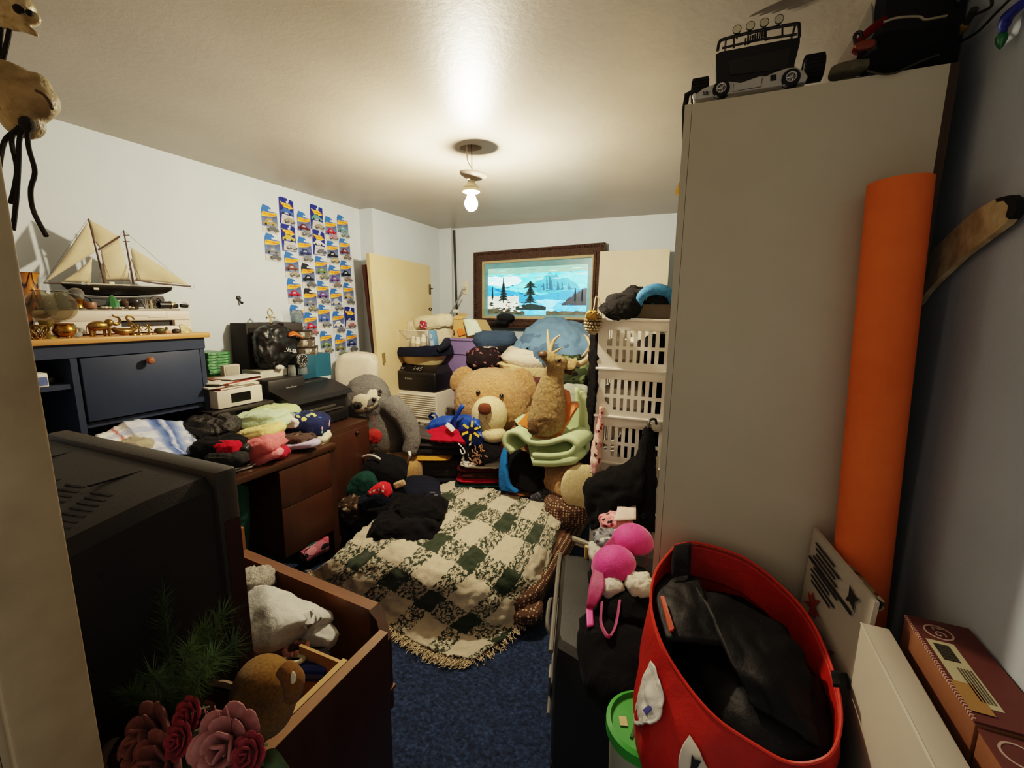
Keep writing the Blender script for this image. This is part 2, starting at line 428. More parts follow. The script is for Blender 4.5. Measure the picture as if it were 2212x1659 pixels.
# ------------------------------------------------------------------ light fixture
b0 = PY(1018, 440, HY)
o = thing('pendant_lamp', 'bare lit bulb in a socket hanging on two wires from the ceiling hole', 'lamp', b0)
em, nt, bs = newmat('lit_bulb')
bs.inputs['Emission Color'].default_value = (1, .85, .62, 1); bs.inputs['Emission Strength'].default_value = 2350; bs.inputs['Base Color'].default_value = (1, .9, .7, 1)
nz = noise_(nt, coords(nt), 3); nt.links.new(mixc(nt, nz, (1, .85, .63, 1), (1, .83, .60, 1)), bs.inputs['Emission Color'])
obj('bulb', B().lathe([(0.0001, -.034), (.014, -.031), (.026, -.02), (.031, -.004), (.029, .012), (.02, .03), (.015, .045), (.0001, .046)], (0, 0, 0), 24), em, o)
wm = mat('#cfc3ad', .5)
obj('socket', B().lathe([(.014, .045), (.024, .047), (.036, .062), (.038, .075), (.03, .082), (.018, .095), (.018, .105)], (0, 0, 0), 24), wm, o)
obj('socket_ring', B().lathe([(.036, .050), (.041, .053), (.041, .062), (.036, .066)], (0, 0, 0), 24), mat('#e8dcbc', .4), o)
obj('dish', B().lathe([(.012, .103), (.04, .112), (.062, .124), (.067, .134), (.06, .133), (.03, .122), (.001, .12)], (0, 0, 0), 32, rot=(.0, .10, 0)), mat('#8a7d6e', .5), o)
zz = CEIL - b0.z + .05
obj('wire', B().tube([(.006, 0, .12), (.002, .0, .16), (-.02, 0, .2), (-.028, .01, zz)], .0022, 6, sm=20), mat('#e9dfca', .5), o)
obj('wire', B().tube([(.006, 0, .12), (.004, 0, .18), (.004, 0, .21), (-.004, .01, zz)], .0022, 6, sm=20), mat('#4b4038', .5), o)
tag(obj('ceiling_hole', B().lathe([(.001, .0), (.056, .0), (.056, .018)], (HX, HY, CEIL + .035), 32, sq=.8), mat('#1d1a16', .9)), 'dark round hole in the ceiling where the lamp wires come out', 'hole')
# ------------------------------------------------------------------ wardrobe
M_wd = mat('#c2b9a4', .5, 0, .05, 120, .06, 2, '#b9b09a', spec=.3)
WX0, WX1, WY0, WY1, WZ = -.083, .437, 1.3, 2.0, 1.968
o = thing('wardrobe', 'tall plain greige wardrobe beside the right wall, seen from its side panel', 'wardrobe', ((WX0 + WX1) / 2, (WY0 + WY1) / 2, 0))
def wp(n, *a, m=M_wd): obj(n, B().bx(*a), m, o, world=True)
wp('side_panel', WX0 + .018, WX1, WY0, WY0 + .018, 0, WZ); wp('side_panel', WX0 + .018, WX1, WY1 - .018, WY1, 0, WZ)
wp('top_panel', WX0 + .018, WX1, WY0 + .018, WY1 - .018, WZ - .02, WZ); wp('bottom_panel', WX0 + .018, WX1, WY0 + .018, WY1 - .018, .05, .07)
wp('back_panel', WX1, WX1 + .016, WY0, WY1, 0, WZ, m=mat('#4a3626', .7))
wp('door', WX0, WX0 + .017, WY0, WY0 + .348, .05, WZ); wp('door', WX0, WX0 + .017, WY0 + .352, WY1, .05, WZ)
# ------------------------------------------------------------------ loose doors
M_cream = mat('#dcc69c', .5, 0, .05, 60, .08, 2, '#d4ba8a')
q = [PX(797, 546, -2.30), PX(929, 562, -2.345), PX(945, 760, -2.345), PX(836, 905, -2.20)]
a_, b_ = PX(797, 546, -2.22), PX(929, 562, -2.31)
d0 = V((a_.x + .10, a_.y, .02)); d1 = V((b_.x + .04, b_.y, .02)); topz = a_.z
o = thing('loose_door', 'cream yellow flush door leaning on the left wall behind the printers', 'door', d0)
th = V((.035, -.008, 0))
obj('slab', B().plate([d0, d1, V((b_.x, b_.y, topz - .005)), V((a_.x, a_.y, topz))], -th), M_cream, o, world=True)
lh = PX(927, 625, -2.31); lh.x += .0
obj('latch_plate', B().box(lh + V((.012, -.005, 0)), (.008, .03, .09), None, .003), mat('#7d6a45', .35, .8), o, world=True)
obj('knob_spindle', B().cyl(lh + V((.01, -.005, .005)), lh + V((.05, -.02, .005)), .007, n=10), mat('#6a583a', .35, .8), o, world=True)
hp = PX(829, 772, -2.15); obj('hinge', B().cyl(PX(829, 762, -2.17), PX(831, 784, -2.17), .009, n=10), mat('#b09a60', .35, .8), o, world=True)
M_br = wood('#6a3a24', '#4c2617', 2, .4)
p1, p2, p3, p4 = PX(788, 572, -2.34), PX(799, 570, -2.34), PX(842, 905, -2.30), PX(826, 905, -2.30)
o = thing('loose_brown_door', 'reddish brown wooden door edge standing behind the cream door', 'door', (p4.x, p4.y, 0))
ext = (p4 - p1) * 1.15
obj('slab', B().plate([p1, p2, p2 + (p3 - p2) * 1.9, p1 + (p4 - p1) * 1.9], V((-.03, .0, 0))), M_br, o, world=True)
obj('hinge_plate', B().plate([PX(796, 664, -2.262), PX(806, 663, -2.262), PX(809, 684, -2.258), PX(799, 686, -2.258)], (.012, 0, 0)), mat('#5c4a3c', .4, .5), o, world=True)
# back loose door
a, b2 = PY(1296, 543, 3.66), PY(1447, 537, 3.60)
o = thing('loose_closet_door', 'pale beige flat door standing against the back wall right of the picture', 'door', ((a.x + b2.x) / 2, 3.64, 0))
obj('slab', B().plate([(a.x, 3.60, .0), (b2.x, 3.55, .0), (b2.x, 3.62, b2.z), (a.x, 3.67, a.z)], (.0, .03, 0)), mat('#d3c6ab', .55, 0, .05, 50, .07, 3, '#c9bb9f'), o, world=True)
# ------------------------------------------------------------------ picture
YP = 3.735
def pp(u, v):  # u,v 0..1 inside the frame's outer rectangle (v from the top)
    tl, tr, bl, br = PY(1028, 547, YP), PY(1310, 525, YP), PY(1031, 706, YP), PY(1310, 706, YP)
    x = tl.x + (tr.x - tl.x) * u; zt = tl.z + (tr.z - tl.z) * u; zb = bl.z + (br.z - bl.z) * .0
    return V((x, YP, zt + (zb - zt) * v))
o = thing('framed_picture', 'large backlit mountain lake picture in a carved dark brown frame', 'picture', pp(.5, 1))
M_fr = mat('#4a3020', .4, 0, .9, 90, .5, 60, '#20120a')
fr = B()
def fbar(u0, v0, u1, v1, y0, y1):
    fr.plate([V((*pp(u0, v0).xy, pp(u0, v0).z)), pp(u1, v0), pp(u1, v1), pp(u0, v1)], (0, -(y1), 0))
for (u0, v0, u1, v1) in ((0, 0, 1, .10), (0, .90, 1, 1), (0, .1, .055, .9), (.945, .1, 1, .9)): fbar(u0, v0, u1, v1, 0, .05)
for (u0, v0, u1, v1) in ((.055, .1, .945, .125), (.055, .875, .945, .9), (.055, .125, .072, .875), (.928, .125, .945, .875)): fbar(u0, v0, u1, v1, 0, .065)
for i in range(60):                                            # carved beading
    for v in (.03, .97): q = pp((i + .5) / 60, v); fr.ell(q + V((0, -.05, 0)), (.009, .010, .011), nu=8, nv=6)
for i in range(30):
    for u in (.016, .984): q = pp(u, (i + .5) / 30); fr.ell(q + V((0, -.05, 0)), (.010, .010, .010), nu=8, nv=6)
obj('frame', fr, M_fr, o, world=True)
ln = B()
for (u0, v0, u1, v1) in ((.072, .125, .928, .155), (.072, .845, .928, .875), (.072, .155, .085, .845), (.915, .155, .928, .845)):
    ln.plate([pp(u0, v0), pp(u1, v0), pp(u1, v1), pp(u0, v1)], (0, -.045, 0))
obj('liner', ln, mat('#b7a27c', .7, 0, .3, 150), o, world=True)
PICK = 2.3
def emis(c, s, c2=None, sc=9):
    key = ('em', c, s, c2)
    if key in MATS: return MATS[key]
    m, nt, b = newmat('backlit'); MATS[key] = m
    n = noise_(nt, mapping(nt, coords(nt), (1, 1, 2.2)), sc, 6, .7)
    cc = ramp(nt, n, [(.35, c), (.65, c2 or c)])
    b.inputs['Base Color'].default_value = (.01, .01, .01, 1); nt.links.new(cc, b.inputs['Emission Color']); b.inputs['Emission Strength'].default_value = s * PICK; b.inputs['Roughness'].default_value = .35
    return m
cv = B(); CM = []
def pic(pts, m, layer):
    if m not in CM: CM.append(m)
    cv.mi = CM.index(m)
    vs = []
    for u, v in pts:
        q = pp(.085 + u * .83, .155 + v * .69); q.y -= .012 + layer * .0012; vs.append(cv.bm.verts.new(q))
    cv._f(vs)
def hills(u0, u1, base, amp, bottom, m, layer, seed, n=26, fn=None):
    top = []
    for i in range(n + 1):
        u = u0 + (u1 - u0) * i / n
        top.append((u, base + (fn(i / n) if fn else 0) + noise.noise(V((i * .55, seed, 1))) * amp))
    pic(top + [(u1, bottom), (u0, bottom)], m, layer)
pic([(0, 0), (1, 0), (1, 1), (0, 1)], emis('#3f6c66', .75, '#557a6c'), 0)                      # unlit rim of the box
pic([(.03, .1), (.96, .1), (.96, .22), (.03, .22)], emis('#6db89b', .9, '#8fbf9c'), 1)
pic([(.03, .21), (.96, .21), (.96, .97), (.03, .97)], emis('#35cfe0', 1.35, '#74ecec'), 1)
pic([(.03, .25), (.1, .24), (.17, .27), (.25, .23), (.33, .27), (.37, .34), (.33, .40), (.26, .42), (.2, .46), (.12, .42), (.03, .40)], emis('#eaf6dc', 1.7, '#7ae0ea'), 2)
mt = [(.42, .5), (.5, .36), (.56, .33), (.60, .24), (.63, .20), (.66, .27), (.69, .25), (.72, .33), (.78, .31), (.86, .42), (.9, .5), (.75, .6), (.55, .58)]
pic(mt, emis('#2f8fb0', 1.1, '#4ac4d8'), 2)
for x0, w0, h0 in ((.60, .012, .20), (.625, .014, .24), (.645, .01, .16), (.70, .014, .14), (.74, .01, .12), (.57, .01, .12), (.8, .012, .1)):
    pic([(x0 - .004, .50 - h0), (x0 + w0 * .6, .52 - h0 * .9), (x0 + w0, .47), (x0 + w0 * 1.8, .52), (x0 - w0 * .6, .53), (x0 - w0 * .3, .45)], emis('#1f5878', .7, '#2f7c9c'), 3)
for i in range(60):
    u = random.uniform(.05, .94); v = .43 + .22 * abs(u - .55) ** 0 * random.random(); w_ = random.uniform(.006, .03); h_ = random.uniform(.006, .02)
    pic([(u - w_, v), (u - w_ * .3, v - h_), (u + w_, v - h_ * .3), (u + w_ * .3, v + h_ * .7)], emis(('#1b5fae', '#58c8ee', '#2a8ad0', '#0f4a86')[i % 4], (.9, 1.4, 1.1, .8)[i % 4]), 3)
for i in range(26):
    u = random.uniform(.05, .94); v = random.uniform(.14, .36); w_ = random.uniform(.02, .06); h_ = random.uniform(.006, .016)
    pic([(u - w_, v), (u - w_ * .3, v - h_), (u + w_, v - h_ * .3), (u + w_ * .3, v + h_ * .7)], emis(('#8fd8c4', '#4fb0a8', '#c8efd4', '#5a9a86')[i % 4], (1.2, .9, 1.5, .8)[i % 4]), 2)
for i in range(30):
    u = random.uniform(.3, .94); v = random.uniform(.76, .94); w_ = random.uniform(.015, .05)
    pic([(u - w_, v), (u, v - .006), (u + w_, v + .002), (u, v + .007)], emis(('#1f78d0', '#7ad4f8', '#2f94e4')[i % 3], (1, 1.5, 1.2)[i % 3]), 5)
hills(.03, .5, .42, .05, .75, emis('#2273c0', 1.15, '#2fa0e0'), 3, 3, fn=lambda t: .2 * t)
hills(.5, .96, .62, .04, .8, emis('#2f78c4', 1.1, '#35a4dc'), 3, 9, fn=lambda t: -.12 * t)
pic([(.3, .78), (.55, .70), (.96, .72), (.96, .97), (.2, .97)], emis('#2f9fe8', 1.3, '#64c8f4'), 4)
pic([(.5, .71), (.6, .69), (.74, .71), (.7, .76), (.66, .84), (.69, .93), (.6, .95), (.59, .84), (.56, .77)], emis('#62cff0', 1.4, '#8fe4f6'), 5)
hills(.74, .96, .56, .03, .80, emis('#3b4a55', .45, '#26343c'), 5, 5, 20, fn=lambda t: .22 * (1 - t) ** 1.5 - .06 * t)
hills(.03, .34, .62, .03, .97, emis('#d6d3b4', 1.25, '#a9b9a8'), 5, 14)
dk = emis('#0d2327', .5, '#1b3a36'); dk2 = emis('#1a1a12', .5, '#6b6a50')
hills(.31, .6, .76, .025, .88, dk, 6, 21, 18, fn=lambda t: abs(t - .5) * .12)
hills(.03, .4, .84, .03, .97, dk2, 6, 31, 30, fn=lambda t: abs(t - .3) * .1)
hills(.6, .96, .9, .02, .97, dk2, 6, 41, 20)
def ptree(u, top, bot, w, m, layer, n=7, bushy=0):
    for i in range(n):
        t0 = top + (bot - top) * i / n * .9; t1 = t0 + (bot - top) / n * 1.5; ww = w * ((i + 1) / n if not bushy else (.5 + .5 * math.sin(i * 2.1)) * .6 + .4)
        pic([(u - ww * .1, t0), (u + ww * .12, t0), (u + ww, t1), (u + ww * .3, t1 - .012), (u - ww * .4, t1 - .005), (u - ww, t1 + .008)], m, layer)
    pic([(u - .005, top), (u + .005, top), (u + .006, bot + .03), (u - .006, bot + .03)], m, layer)
ptree(.19, .27, .72, .055, dk, 7); ptree(.45, .36, .77, .075, dk, 7, 8, 1); ptree(.86, .5, .74, .03, emis('#22343e', .5), 7); ptree(.92, .52, .74, .03, emis('#22343e', .5), 7); ptree(.08, .45, .66, .02, dk, 7)
pic([(.215, .80), (.225, .75), (.235, .82), (.22, .9)], emis('#c8402f', .9), 8)
for i in range(40):
    u = random.uniform(.04, .38); v = random.uniform(.74, .95); w = random.uniform(.01, .025)
    pic([(u - w, v), (u, v - w * .8), (u + w, v + .004), (u, v + w * .7)], dk if i % 3 else emis('#e8e4cc', 1.2), 8)
obj('canvas', cv, CM, o, world=True, sharp=0)
# ------------------------------------------------------------------ small hook on the left wall
p = PX(515, 648, XL)
o = thing('wall_hook', 'small black hook stuck on the pale left wall', 'hook', p)
obj('base', B().ell((.004, 0, .012), (.006, .014, .013)), mat('#15130f', .5), o)
obj('prong', B().tube([(.006, .0, .008), (.012, .003, -.01), (.02, .005, -.02), (.028, .005, -.012)], .005, 8, sm=10), mat('#15130f', .5), o)
# ------------------------------------------------------------------ toy-car cards on the wall
ccol = {'black': '#17181a', 'gold': '#a98a4a', 'red': '#b02030', 'teal': '#5c8f88', 'brown': '#6d4030', 'grey': '#6f7377', 'silver': '#b6b9ba', 'purple': '#5d3f7a', 'yellow': '#c7a94a', 'green': '#5d7a48', 'navy': '#2a3560', 'white': '#d8d8d4', 'maroon': '#5d1f2b', 'pink': '#c86a80', 'blue': '#3d5fa8', 'olive': '#77743f', 'tan': '#a8906a', 'orange': '#d06a2a'}
cols = [[(795, 325, 'A', 'gold', 'black'), (825, 590, 'A', 'grey', 'black')],
        [(955, 250, 'B', 'blue', 'tan'), (975, 500, 'B', 'yellow', 'silver'), (1005, 755, 'A', 'brown', 'tan'), (1030, 1000, 'A', 'red', 'brown'), (1055, 1245, 'A', 'teal', 'silver')],
        [(1120, 375, 'A', 'maroon', 'grey'), (1130, 610, 'A', 'navy', 'grey'), (1160, 855, 'D', 'black', 'black'), (1180, 1085, 'D', 'grey', 'olive'), (1185, 1310, 'A', 'red', 'red')],
        [(1240, 310, 'B', 'teal', 'tan'), (1260, 545, 'B', 'white', 'navy'), (1285, 785, 'A', 'green', 'olive'), (1300, 1015, 'A', 'purple', 'grey'), (1310, 1235, 'A', 'blue', 'grey'), (1330, 1480, 'A', 'green', 'olive')],
        [(1375, 415, 'A', 'red', 'pink'), (1390, 635, 'A', 'black', 'yellow'), (1410, 865, 'A', 'purple', 'brown'), (1425, 1080, 'A', 'silver', 'grey'), (1445, 1290, 'A', 'white', 'navy'), (1465, 1510, 'A', 'olive', 'green')],
        [(1485, 395, 'A', 'teal', 'teal'), (1505, 605, 'A', 'maroon', 'brown'), (1515, 815, 'A', 'black', 'brown'), (1540, 1025, 'A', 'tan', 'black'), (1550, 1250, 'B', 'navy', 'red'), (1570, 1470, 'A', 'navy', 'black')]]
KM = frame((0, 0, 0), (0, 1, 0), (0, 0, 1))       # local X=+y along wall, Y=up, Z=+x out of wall
def card_back(kind):
    b = B(); w, h = .108, .165; L, R_, T_, D_ = -w / 2, w / 2, h / 2, -h / 2
    top = [(L, T_ - .03), (L + .012, T_), (L + .05, T_ - .004), (L + .066, T_ - .014), (L + .068, T_ - .022), (L + .05, T_ - .020), (L + .048, T_ - .032), (R_, T_ - .035)] if kind != 'B' else [(L, T_ - .008), (L + .01, T_), (L + .06, T_), (L + .066, T_ - .016), (L + .052, T_ - .02), (L + .056, T_ - .03), (L + .07, T_ - .028), (L + .078, T_ - .004), (R_, T_ - .01)]
    pts = [(L, D_)] + top + [(R_, D_)]
    b.prism(pts[::-1], .0012, KM)
    z = .0016
    if kind != 'B':                                   # white lower corner + picture band
        b.m(1); b.prism([(L, D_), (R_, D_), (R_, D_ + .036), (L, D_ + .04)], .0004, KM @ Matrix.Translation((0, 0, .0012)))
        b.m(2); b.prism([(L, D_ + .04), (R_, D_ + .036), (R_, D_ + .105), (L, D_ + .1)], .0004, KM @ Matrix.Translation((0, 0, .0012)))
    else:
        b.m(1); b.prism([(L + .01, D_ + .004), (R_ - .004, D_ + .004), (R_ - .004, D_ + .06), (L + .02, D_ + .064)], .0004, KM @ Matrix.Translation((0, 0, .0012)))
    return b
def car_poly(b, x0, y0, w, h, M):
    pr = [(0, .18), (0, .5), (.15, .58), (.3, .98), (.62, 1), (.78, .6), (1, .5), (1, .18)]
    b.prism([(x0 + x * w, y0 + y * h) for x, y in pr], .0006, M)
meshes = {}
def card(kind, ca, cb, root):
    wm = mat('#c9c6c0', .4, 0, 0, 60, .2, 40); hang = {'A': '#2f66ae', 'B': '#1e2a7a', 'D': '#20242e'}[kind]
    bm_ = mat(hang, .4); skym = mat('#5f76a8', .4, 0, 0, 60, .4, 30, '#474f66')
    pm = mat('#24357f', .4, 0, 0, 60, .3, 30)
    obj('card_back', card_back(kind), [bm_, wm, skym if kind != 'B' else pm], root)
    T0 = Matrix.Translation((0, 0, .0018))
    f = B(); L = -.05
    if kind != 'B': fl = [(-.053, .012), (-.05, .036), (-.04, .043), (.0, .041), (.053, .046), (.05, .03), (.02, .02), (-.015, .016)]
    else: fl = [(-.048, .055), (-.02, .048), (.02, .052), (.05, .028), (.02, .018), (-.015, .02), (-.03, .034)]
    f.prism(fl[::-1], .0006, KM @ T0)
    lo = obj('logo', f, mat('#f0932a' if kind != 'B' else '#f2b733', .4, 0, 0, 60, .3, 60, '#f5c04a'), root)
    key = ('t', kind)
    if key not in meshes:
        t = text('logo_text', 'Hot Wheels', .017, KM @ Matrix.Translation((.0, .031 if kind != 'B' else .037, .0026)), mat('#d8451f' if kind != 'B' else '#d6301c', .4), lo); meshes[key] = t.data
    else:
        t = bpy.data.objects.new('logo_text', meshes[key]); COL.objects.link(t); t.parent = lo
    pc = B(); car_poly(pc, -.047, -.040 if kind != 'B' else -.022, .094, .046, KM @ T0)
    pc.m(1)
    for x in (-.028, .022): pc.prism([(x + .008 * math.cos(a * PI / 5), (-.03 if kind != 'B' else -.012) + .008 * math.sin(a * PI / 5)) for a in range(10)], .0007, KM @ T0)
    pc.m(2); pc.prism([(-.018, -.016), (-.01, -.005), (.007, -.005), (.014, -.015)][::-1], .0009, KM @ T0)
    obj('printed_car', pc, [mat(ccol[ca], .35), mat('#15151a', .5), mat('#aab4c4', .3)], root)
    c = B(); c.m(0)
    c.sup((.013, .012, -.058), (.022, .07, .016), .5, .5, 20, 8); c.sup((.013, .010, -.047), (.019, .036, .015), .6, .6, 16, 8)
    c.m(1)
    for y in (-.01, .034): c.cyl((.001, y, -.064), (.026, y, -.064), .0075, n=12)
    obj('toy_car', c, [mat(ccol[cb], .3, .3), mat('#111113', .5)], root)
    bl = B(); bl.box((.015, .012, -.054), (.028, .082, .044), None, .006)
    obj('blister', bl, glassy('#dfe6e8', .05, .13), root)
ordn = ['first', 'second', 'third', 'fourth', 'fifth', 'sixth']
for ci, cl in enumerate(cols):
    for ri, (cx, cy, kd, ca, cb) in enumerate(cl):
        p = PX(400 + cx / 4.367, 400 + cy / 4.367, XL)
        hw = 'top' if ri == 0 else ordn[ri]
        r = thing('toy_car_card', '%s toy car on %s card, %s card in the %s column' % (cb, {'A': 'light blue', 'B': 'dark blue', 'D': 'black topped'}[kd], hw, ordn[ci] + (' and leftmost' if ci == 0 else ' and rightmost' if ci == 5 else '')), 'toy car', p, 0, 'carded toy cars pinned on the left wall', rot=(random.uniform(-.03, .03), 0, 0))
        card(kd, ca, cb, r)
# ================================================================== LEFT SIDE: hutch, desk and what stands on them
M_nav = mat('#2f394c', .5, 0, .05, 60, .1, 3, spec=.3); M_oak = wood('#c08a4e', '#a87238', 1, .45)
HXF, HY0, HY1, HZ = -2.1, .50, 1.315, 1.33
o = thing('hutch', 'dark navy desk hutch with an oak top and drop-front door against left wall', 'hutch', (-2.28, .9, .765))
def hp(n, *a, m=M_nav, bev=0): return obj(n, B().bx(*a, bev=bev), m, o, world=True)
hp('top', -2.475, HXF + .018, HY0 - .02, HY1 + .018, HZ - .022, HZ, m=M_oak, bev=.004)
hp('apron', -2.13, HXF, HY0, HY1, HZ - .072, HZ - .022)
hp('side_panel', -2.47, HXF - .005, HY1 - .022, HY1 - .002, .765, HZ - .022); hp('side_panel', -2.47, HXF - .005, HY0, HY0 + .02, .765, HZ - .022)
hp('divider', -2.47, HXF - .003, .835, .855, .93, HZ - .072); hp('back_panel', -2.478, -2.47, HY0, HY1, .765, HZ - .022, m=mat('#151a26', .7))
hp('shelf', -2.46, HXF - .01, HY0 + .02, .835, 1.145, 1.163)
hp('bottom_shelf', -2.46, HXF - .02, .855, HY1 - .022, .985, 1.003)
dr = hp('door', HXF - .018, HXF + .001, .862, 1.288, 1.012, 1.254, bev=.003)
kp = PX(317, 778, HXF)
obj('knob', B().lathe([(.006, 0), (.006, .014), (.014, .02), (.016, .028), (.011, .036), (.0001, .038)], kp, 20, Matrix(((0, 0, 1), (0, 1, 0), (-1, 0, 0)))), mat('#8c5236', .35), dr).matrix_parent_inverse = Matrix.Translation(-o.location)
# on the open shelf
p = PX(70, 822, -2.15)
o = thing('small_box', 'small white and blue box on the open shelf of the navy hutch', 'box', (-2.16, .735, 1.163))
obj('carton', B().box((0, 0, .024), (.1, .075, .048), None, .002), mat('#d6d3c8', .5), o)
obj('label_panel', B().box((.0505, .012, .02), (.001, .045, .03)), mat('#56699c', .5, 0, 0, 60, .4, 60), o)
o = thing('game_controller', 'dark handheld game device lying in the shadowed hutch shelf', 'controller', (-2.2, .79, 1.163))
obj('shell', B().sup((0, 0, .014), (.09, .05, .028), .5, .6), mat('#2d2c2b', .5), o); obj('thumb_pad', B().ell((.01, .0, .028), (.012, .012, .005)), mat('#3d3c3a', .4), o)
# ---- desk
M_dk = wood('#3d2413', '#2c1a0c', 1, .4); M_dkf = wood('#402412', '#321c0d', 2, .4)
DZ = .762
o = thing('desk', 'brown wood-grain desk with one drawer pedestal, piled with clothes', 'desk', (-2.08, 1.05, 0))
def dp(n, *a, m=M_dk, bev=0, par=None): return obj(n, B().bx(*a, bev=bev), m, o, world=True)
dp('desktop', -2.47, -1.685, .42, 1.66, DZ - .03, DZ, bev=.004)
dp('pedestal', -2.4, -1.70, 1.315, 1.615, .30, DZ - .03); f = dp('drawer', -1.70, -1.684, 1.317, 1.613, .545, DZ - .04, m=M_dkf, bev=.002)
dp('cupboard_door', -1.70, -1.684, 1.317, 1.613, .305, .542, m=M_dkf, bev=.002)
dp('leg', -1.735, -1.695, 1.618, 1.655, 0, DZ - .03); dp('leg', -2.46, -2.42, 1.618, 1.655, 0, DZ - .03)
dp('end_panel', -2.46, -1.72, .43, .45, 0, DZ - .03); dp('modesty_panel', -2.46, -2.445, .45, 1.6, .25, DZ - .03)
# dark green fabric in the kneehole
s = B(); s.sheet([[PX(500, 1045, -1.80), PX(535, 1050, -1.80)], [PX(505, 1100, -1.79), PX(540, 1110, -1.78)], [PX(515, 1150, -1.79), PX(540, 1160, -1.80)], [PX(520, 1190, -1.8), PX(535, 1195, -1.8)]], 8, 20, .012, 12, 3)
solo('garment', 'dark green cloth hanging in the kneehole of the brown desk', 'cloth', s, cloth('#1f4a3c'), mods=[SOL(.006)])
# ---- small cabinet beyond the desk
o = thing('side_cabinet', 'low brown cabinet with a small round knob beyond the desk', 'cabinet', (-2.12, 1.94, 0))
obj('carcass', B().bx(-2.4, -1.87, 1.70, 2.11, .2, DZ, bev=.003), M_dk, o, world=True)
d_ = obj('door', B().bx(-1.87, -1.853, 1.715, 2.095, .24, .735, bev=.003), M_dkf, o, world=True)
k_ = obj('knob', B().ell(PX(771, 935, -1.85), (.012, .012, .012)), mat('#2b190c', .3), d_); k_.matrix_parent_inverse = Matrix.Translation(-o.location)
for y in (1.73, 2.07): obj('leg', B().cyl((-1.92, y, 0), (-1.92, y, .2), .015, .022, 10), M_dk, o, world=True)
# ---- white flat printer under the ship
M_wp = mat('#d6cabb', .45, 0, .03, 40, .05)
o = thing('white_printer', 'flat white printer on the navy hutch carrying the model ship', 'printer', (-2.34, 1.10, HZ))
b = B(); x1 = -2.215
b.bx(-2.46, x1, .80, 1.335, HZ + .005, HZ + .03, bev=.004); b.bx(-2.46, x1, .80, 1.335, HZ + .055, HZ + .098, bev=.006)
b.bx(-2.46, x1, .80, 1.06, HZ + .03, HZ + .055); b.bx(-2.46, x1, 1.265, 1.335, HZ + .03, HZ + .055); b.bx(-2.46, -2.40, 1.06, 1.265, HZ + .03, HZ + .055)
obj('body', b, M_wp, o, world=True)
obj('paper_slot', B().bx(-2.4, -2.235, 1.06, 1.265, HZ + .022, HZ + .058), mat('#0c0b0a', .6), o, world=True)
b = B(); b.bx(x1 - .0005, x1 + .0006, 1.02, 1.16, HZ + .0735, HZ + .075); b.bx(x1 - .0005, x1 + .0006, 1.16, 1.162, HZ + .066, HZ + .075); b.bx(x1 - .0005, x1 + .0006, 1.16, 1.235, HZ + .066, HZ + .0675); b.bx(x1 - .0005, x1 + .0006, 1.234, 1.236, HZ + .066, HZ + .093)
obj('seam', b, mat('#8f8577', .6), o, world=True)
obj('lid', B().bx(-2.455, x1 - .01, .81, 1.30, HZ + .098, HZ + .106, bev=.003), mat('#7b756c', .4), o, world=True)
PZT = HZ + .106
# ---- model ship
SX = -2.33
def sp(cx, cy, x=SX): return PX(cx / 4.424, 400 + cy / 4.424, x)
o = thing('model_ship', 'two-masted model sailing ship with tan sails and black hull on white printer', 'model ship', sp(1100, 1170))
def secs():
    st = [(585, 940, 955, .004), (640, 945, 1000, .018), (760, 950, 1045, .03), (900, 955, 1058, .036), (1080, 962, 1062, .038), (1260, 966, 1062, .037), (1420, 970, 1058, .034), (1540, 972, 1045, .028), (1620, 975, 1015, .018), (1642, 976, 990, .006)]
    return st
h = B(); rings = []
for cx, ct, cb, w in secs():
    T, Bm = sp(cx, ct), sp(cx, cb); r = []
    for t in (-1, -.97, -.8, -.4, 0, .4, .8, .97, 1):
        zz = Bm.z + (T.z - Bm.z) * (abs(t) ** 2.2); r.append(h.bm.verts.new((T.x + w * (1 if abs(t) > .9 else (abs(t) ** .5)) * (1 if t > 0 else -1) * (0 if t == 0 else 1), T.y, zz)))
    rings.append(r)
for a, b_ in zip(rings, rings[1:]):
    for i in range(8): h._f((a[i], a[i + 1], b_[i + 1], b_[i]))
h._f(rings[0]); h._f(rings[-1][::-1])
h.m(1)
for a, b_ in zip(rings, rings[1:]): h._f((a[0], b_[0], b_[8], a[8]))
obj('hull', h, [mat('#17130f', .25, 0, 0, 60, .3, 20, spec=.6), mat('#cfc3aa', .6)], o, world=True, sharp=.6)
obj('name_plate', B().box(sp(920, 990, SX + .0335), (.003, .017, .008)), mat('#d8cfae', .5), o, world=True)
rail = B(); rail.tube([(p.x + w, p.y, p.z + .004) for p, w in [(sp(cx, ct), w) for cx, ct, cb, w in secs()]], .0018, 6)
obj('rail', rail, mat('#d8ccb4', .5), o, world=True)
kl = B(); kl.plate([sp(790, 1060), sp(1545, 1062), sp(1560, 1100), sp(1500, 1165), sp(900, 1165), sp(850, 1090)], (.012, 0, 0)); obj('keel_stand', kl, mat('#0f0d0b', .5), o, world=True)
obj('stripe', B().tube([sp(780, 1056, SX + .03), sp(1100, 1066, SX + .04), sp(1500, 1062, SX + .035)], .0012, 6, sm=10), mat('#b9b6ad', .5), o, world=True)
M_mast = mat('#4b3424', .6); M_sail = mat('#c9b999', .9, 0, .15, 120, .1, 8, '#b8a685', trans=0)
for a, c_ in (((843, 318), (1003, 950)), ((1180, 428), (1278, 950))): obj('mast', B().tube([sp(*a), sp(*c_)], [.0022, .0045], 8), M_mast, o, world=True)
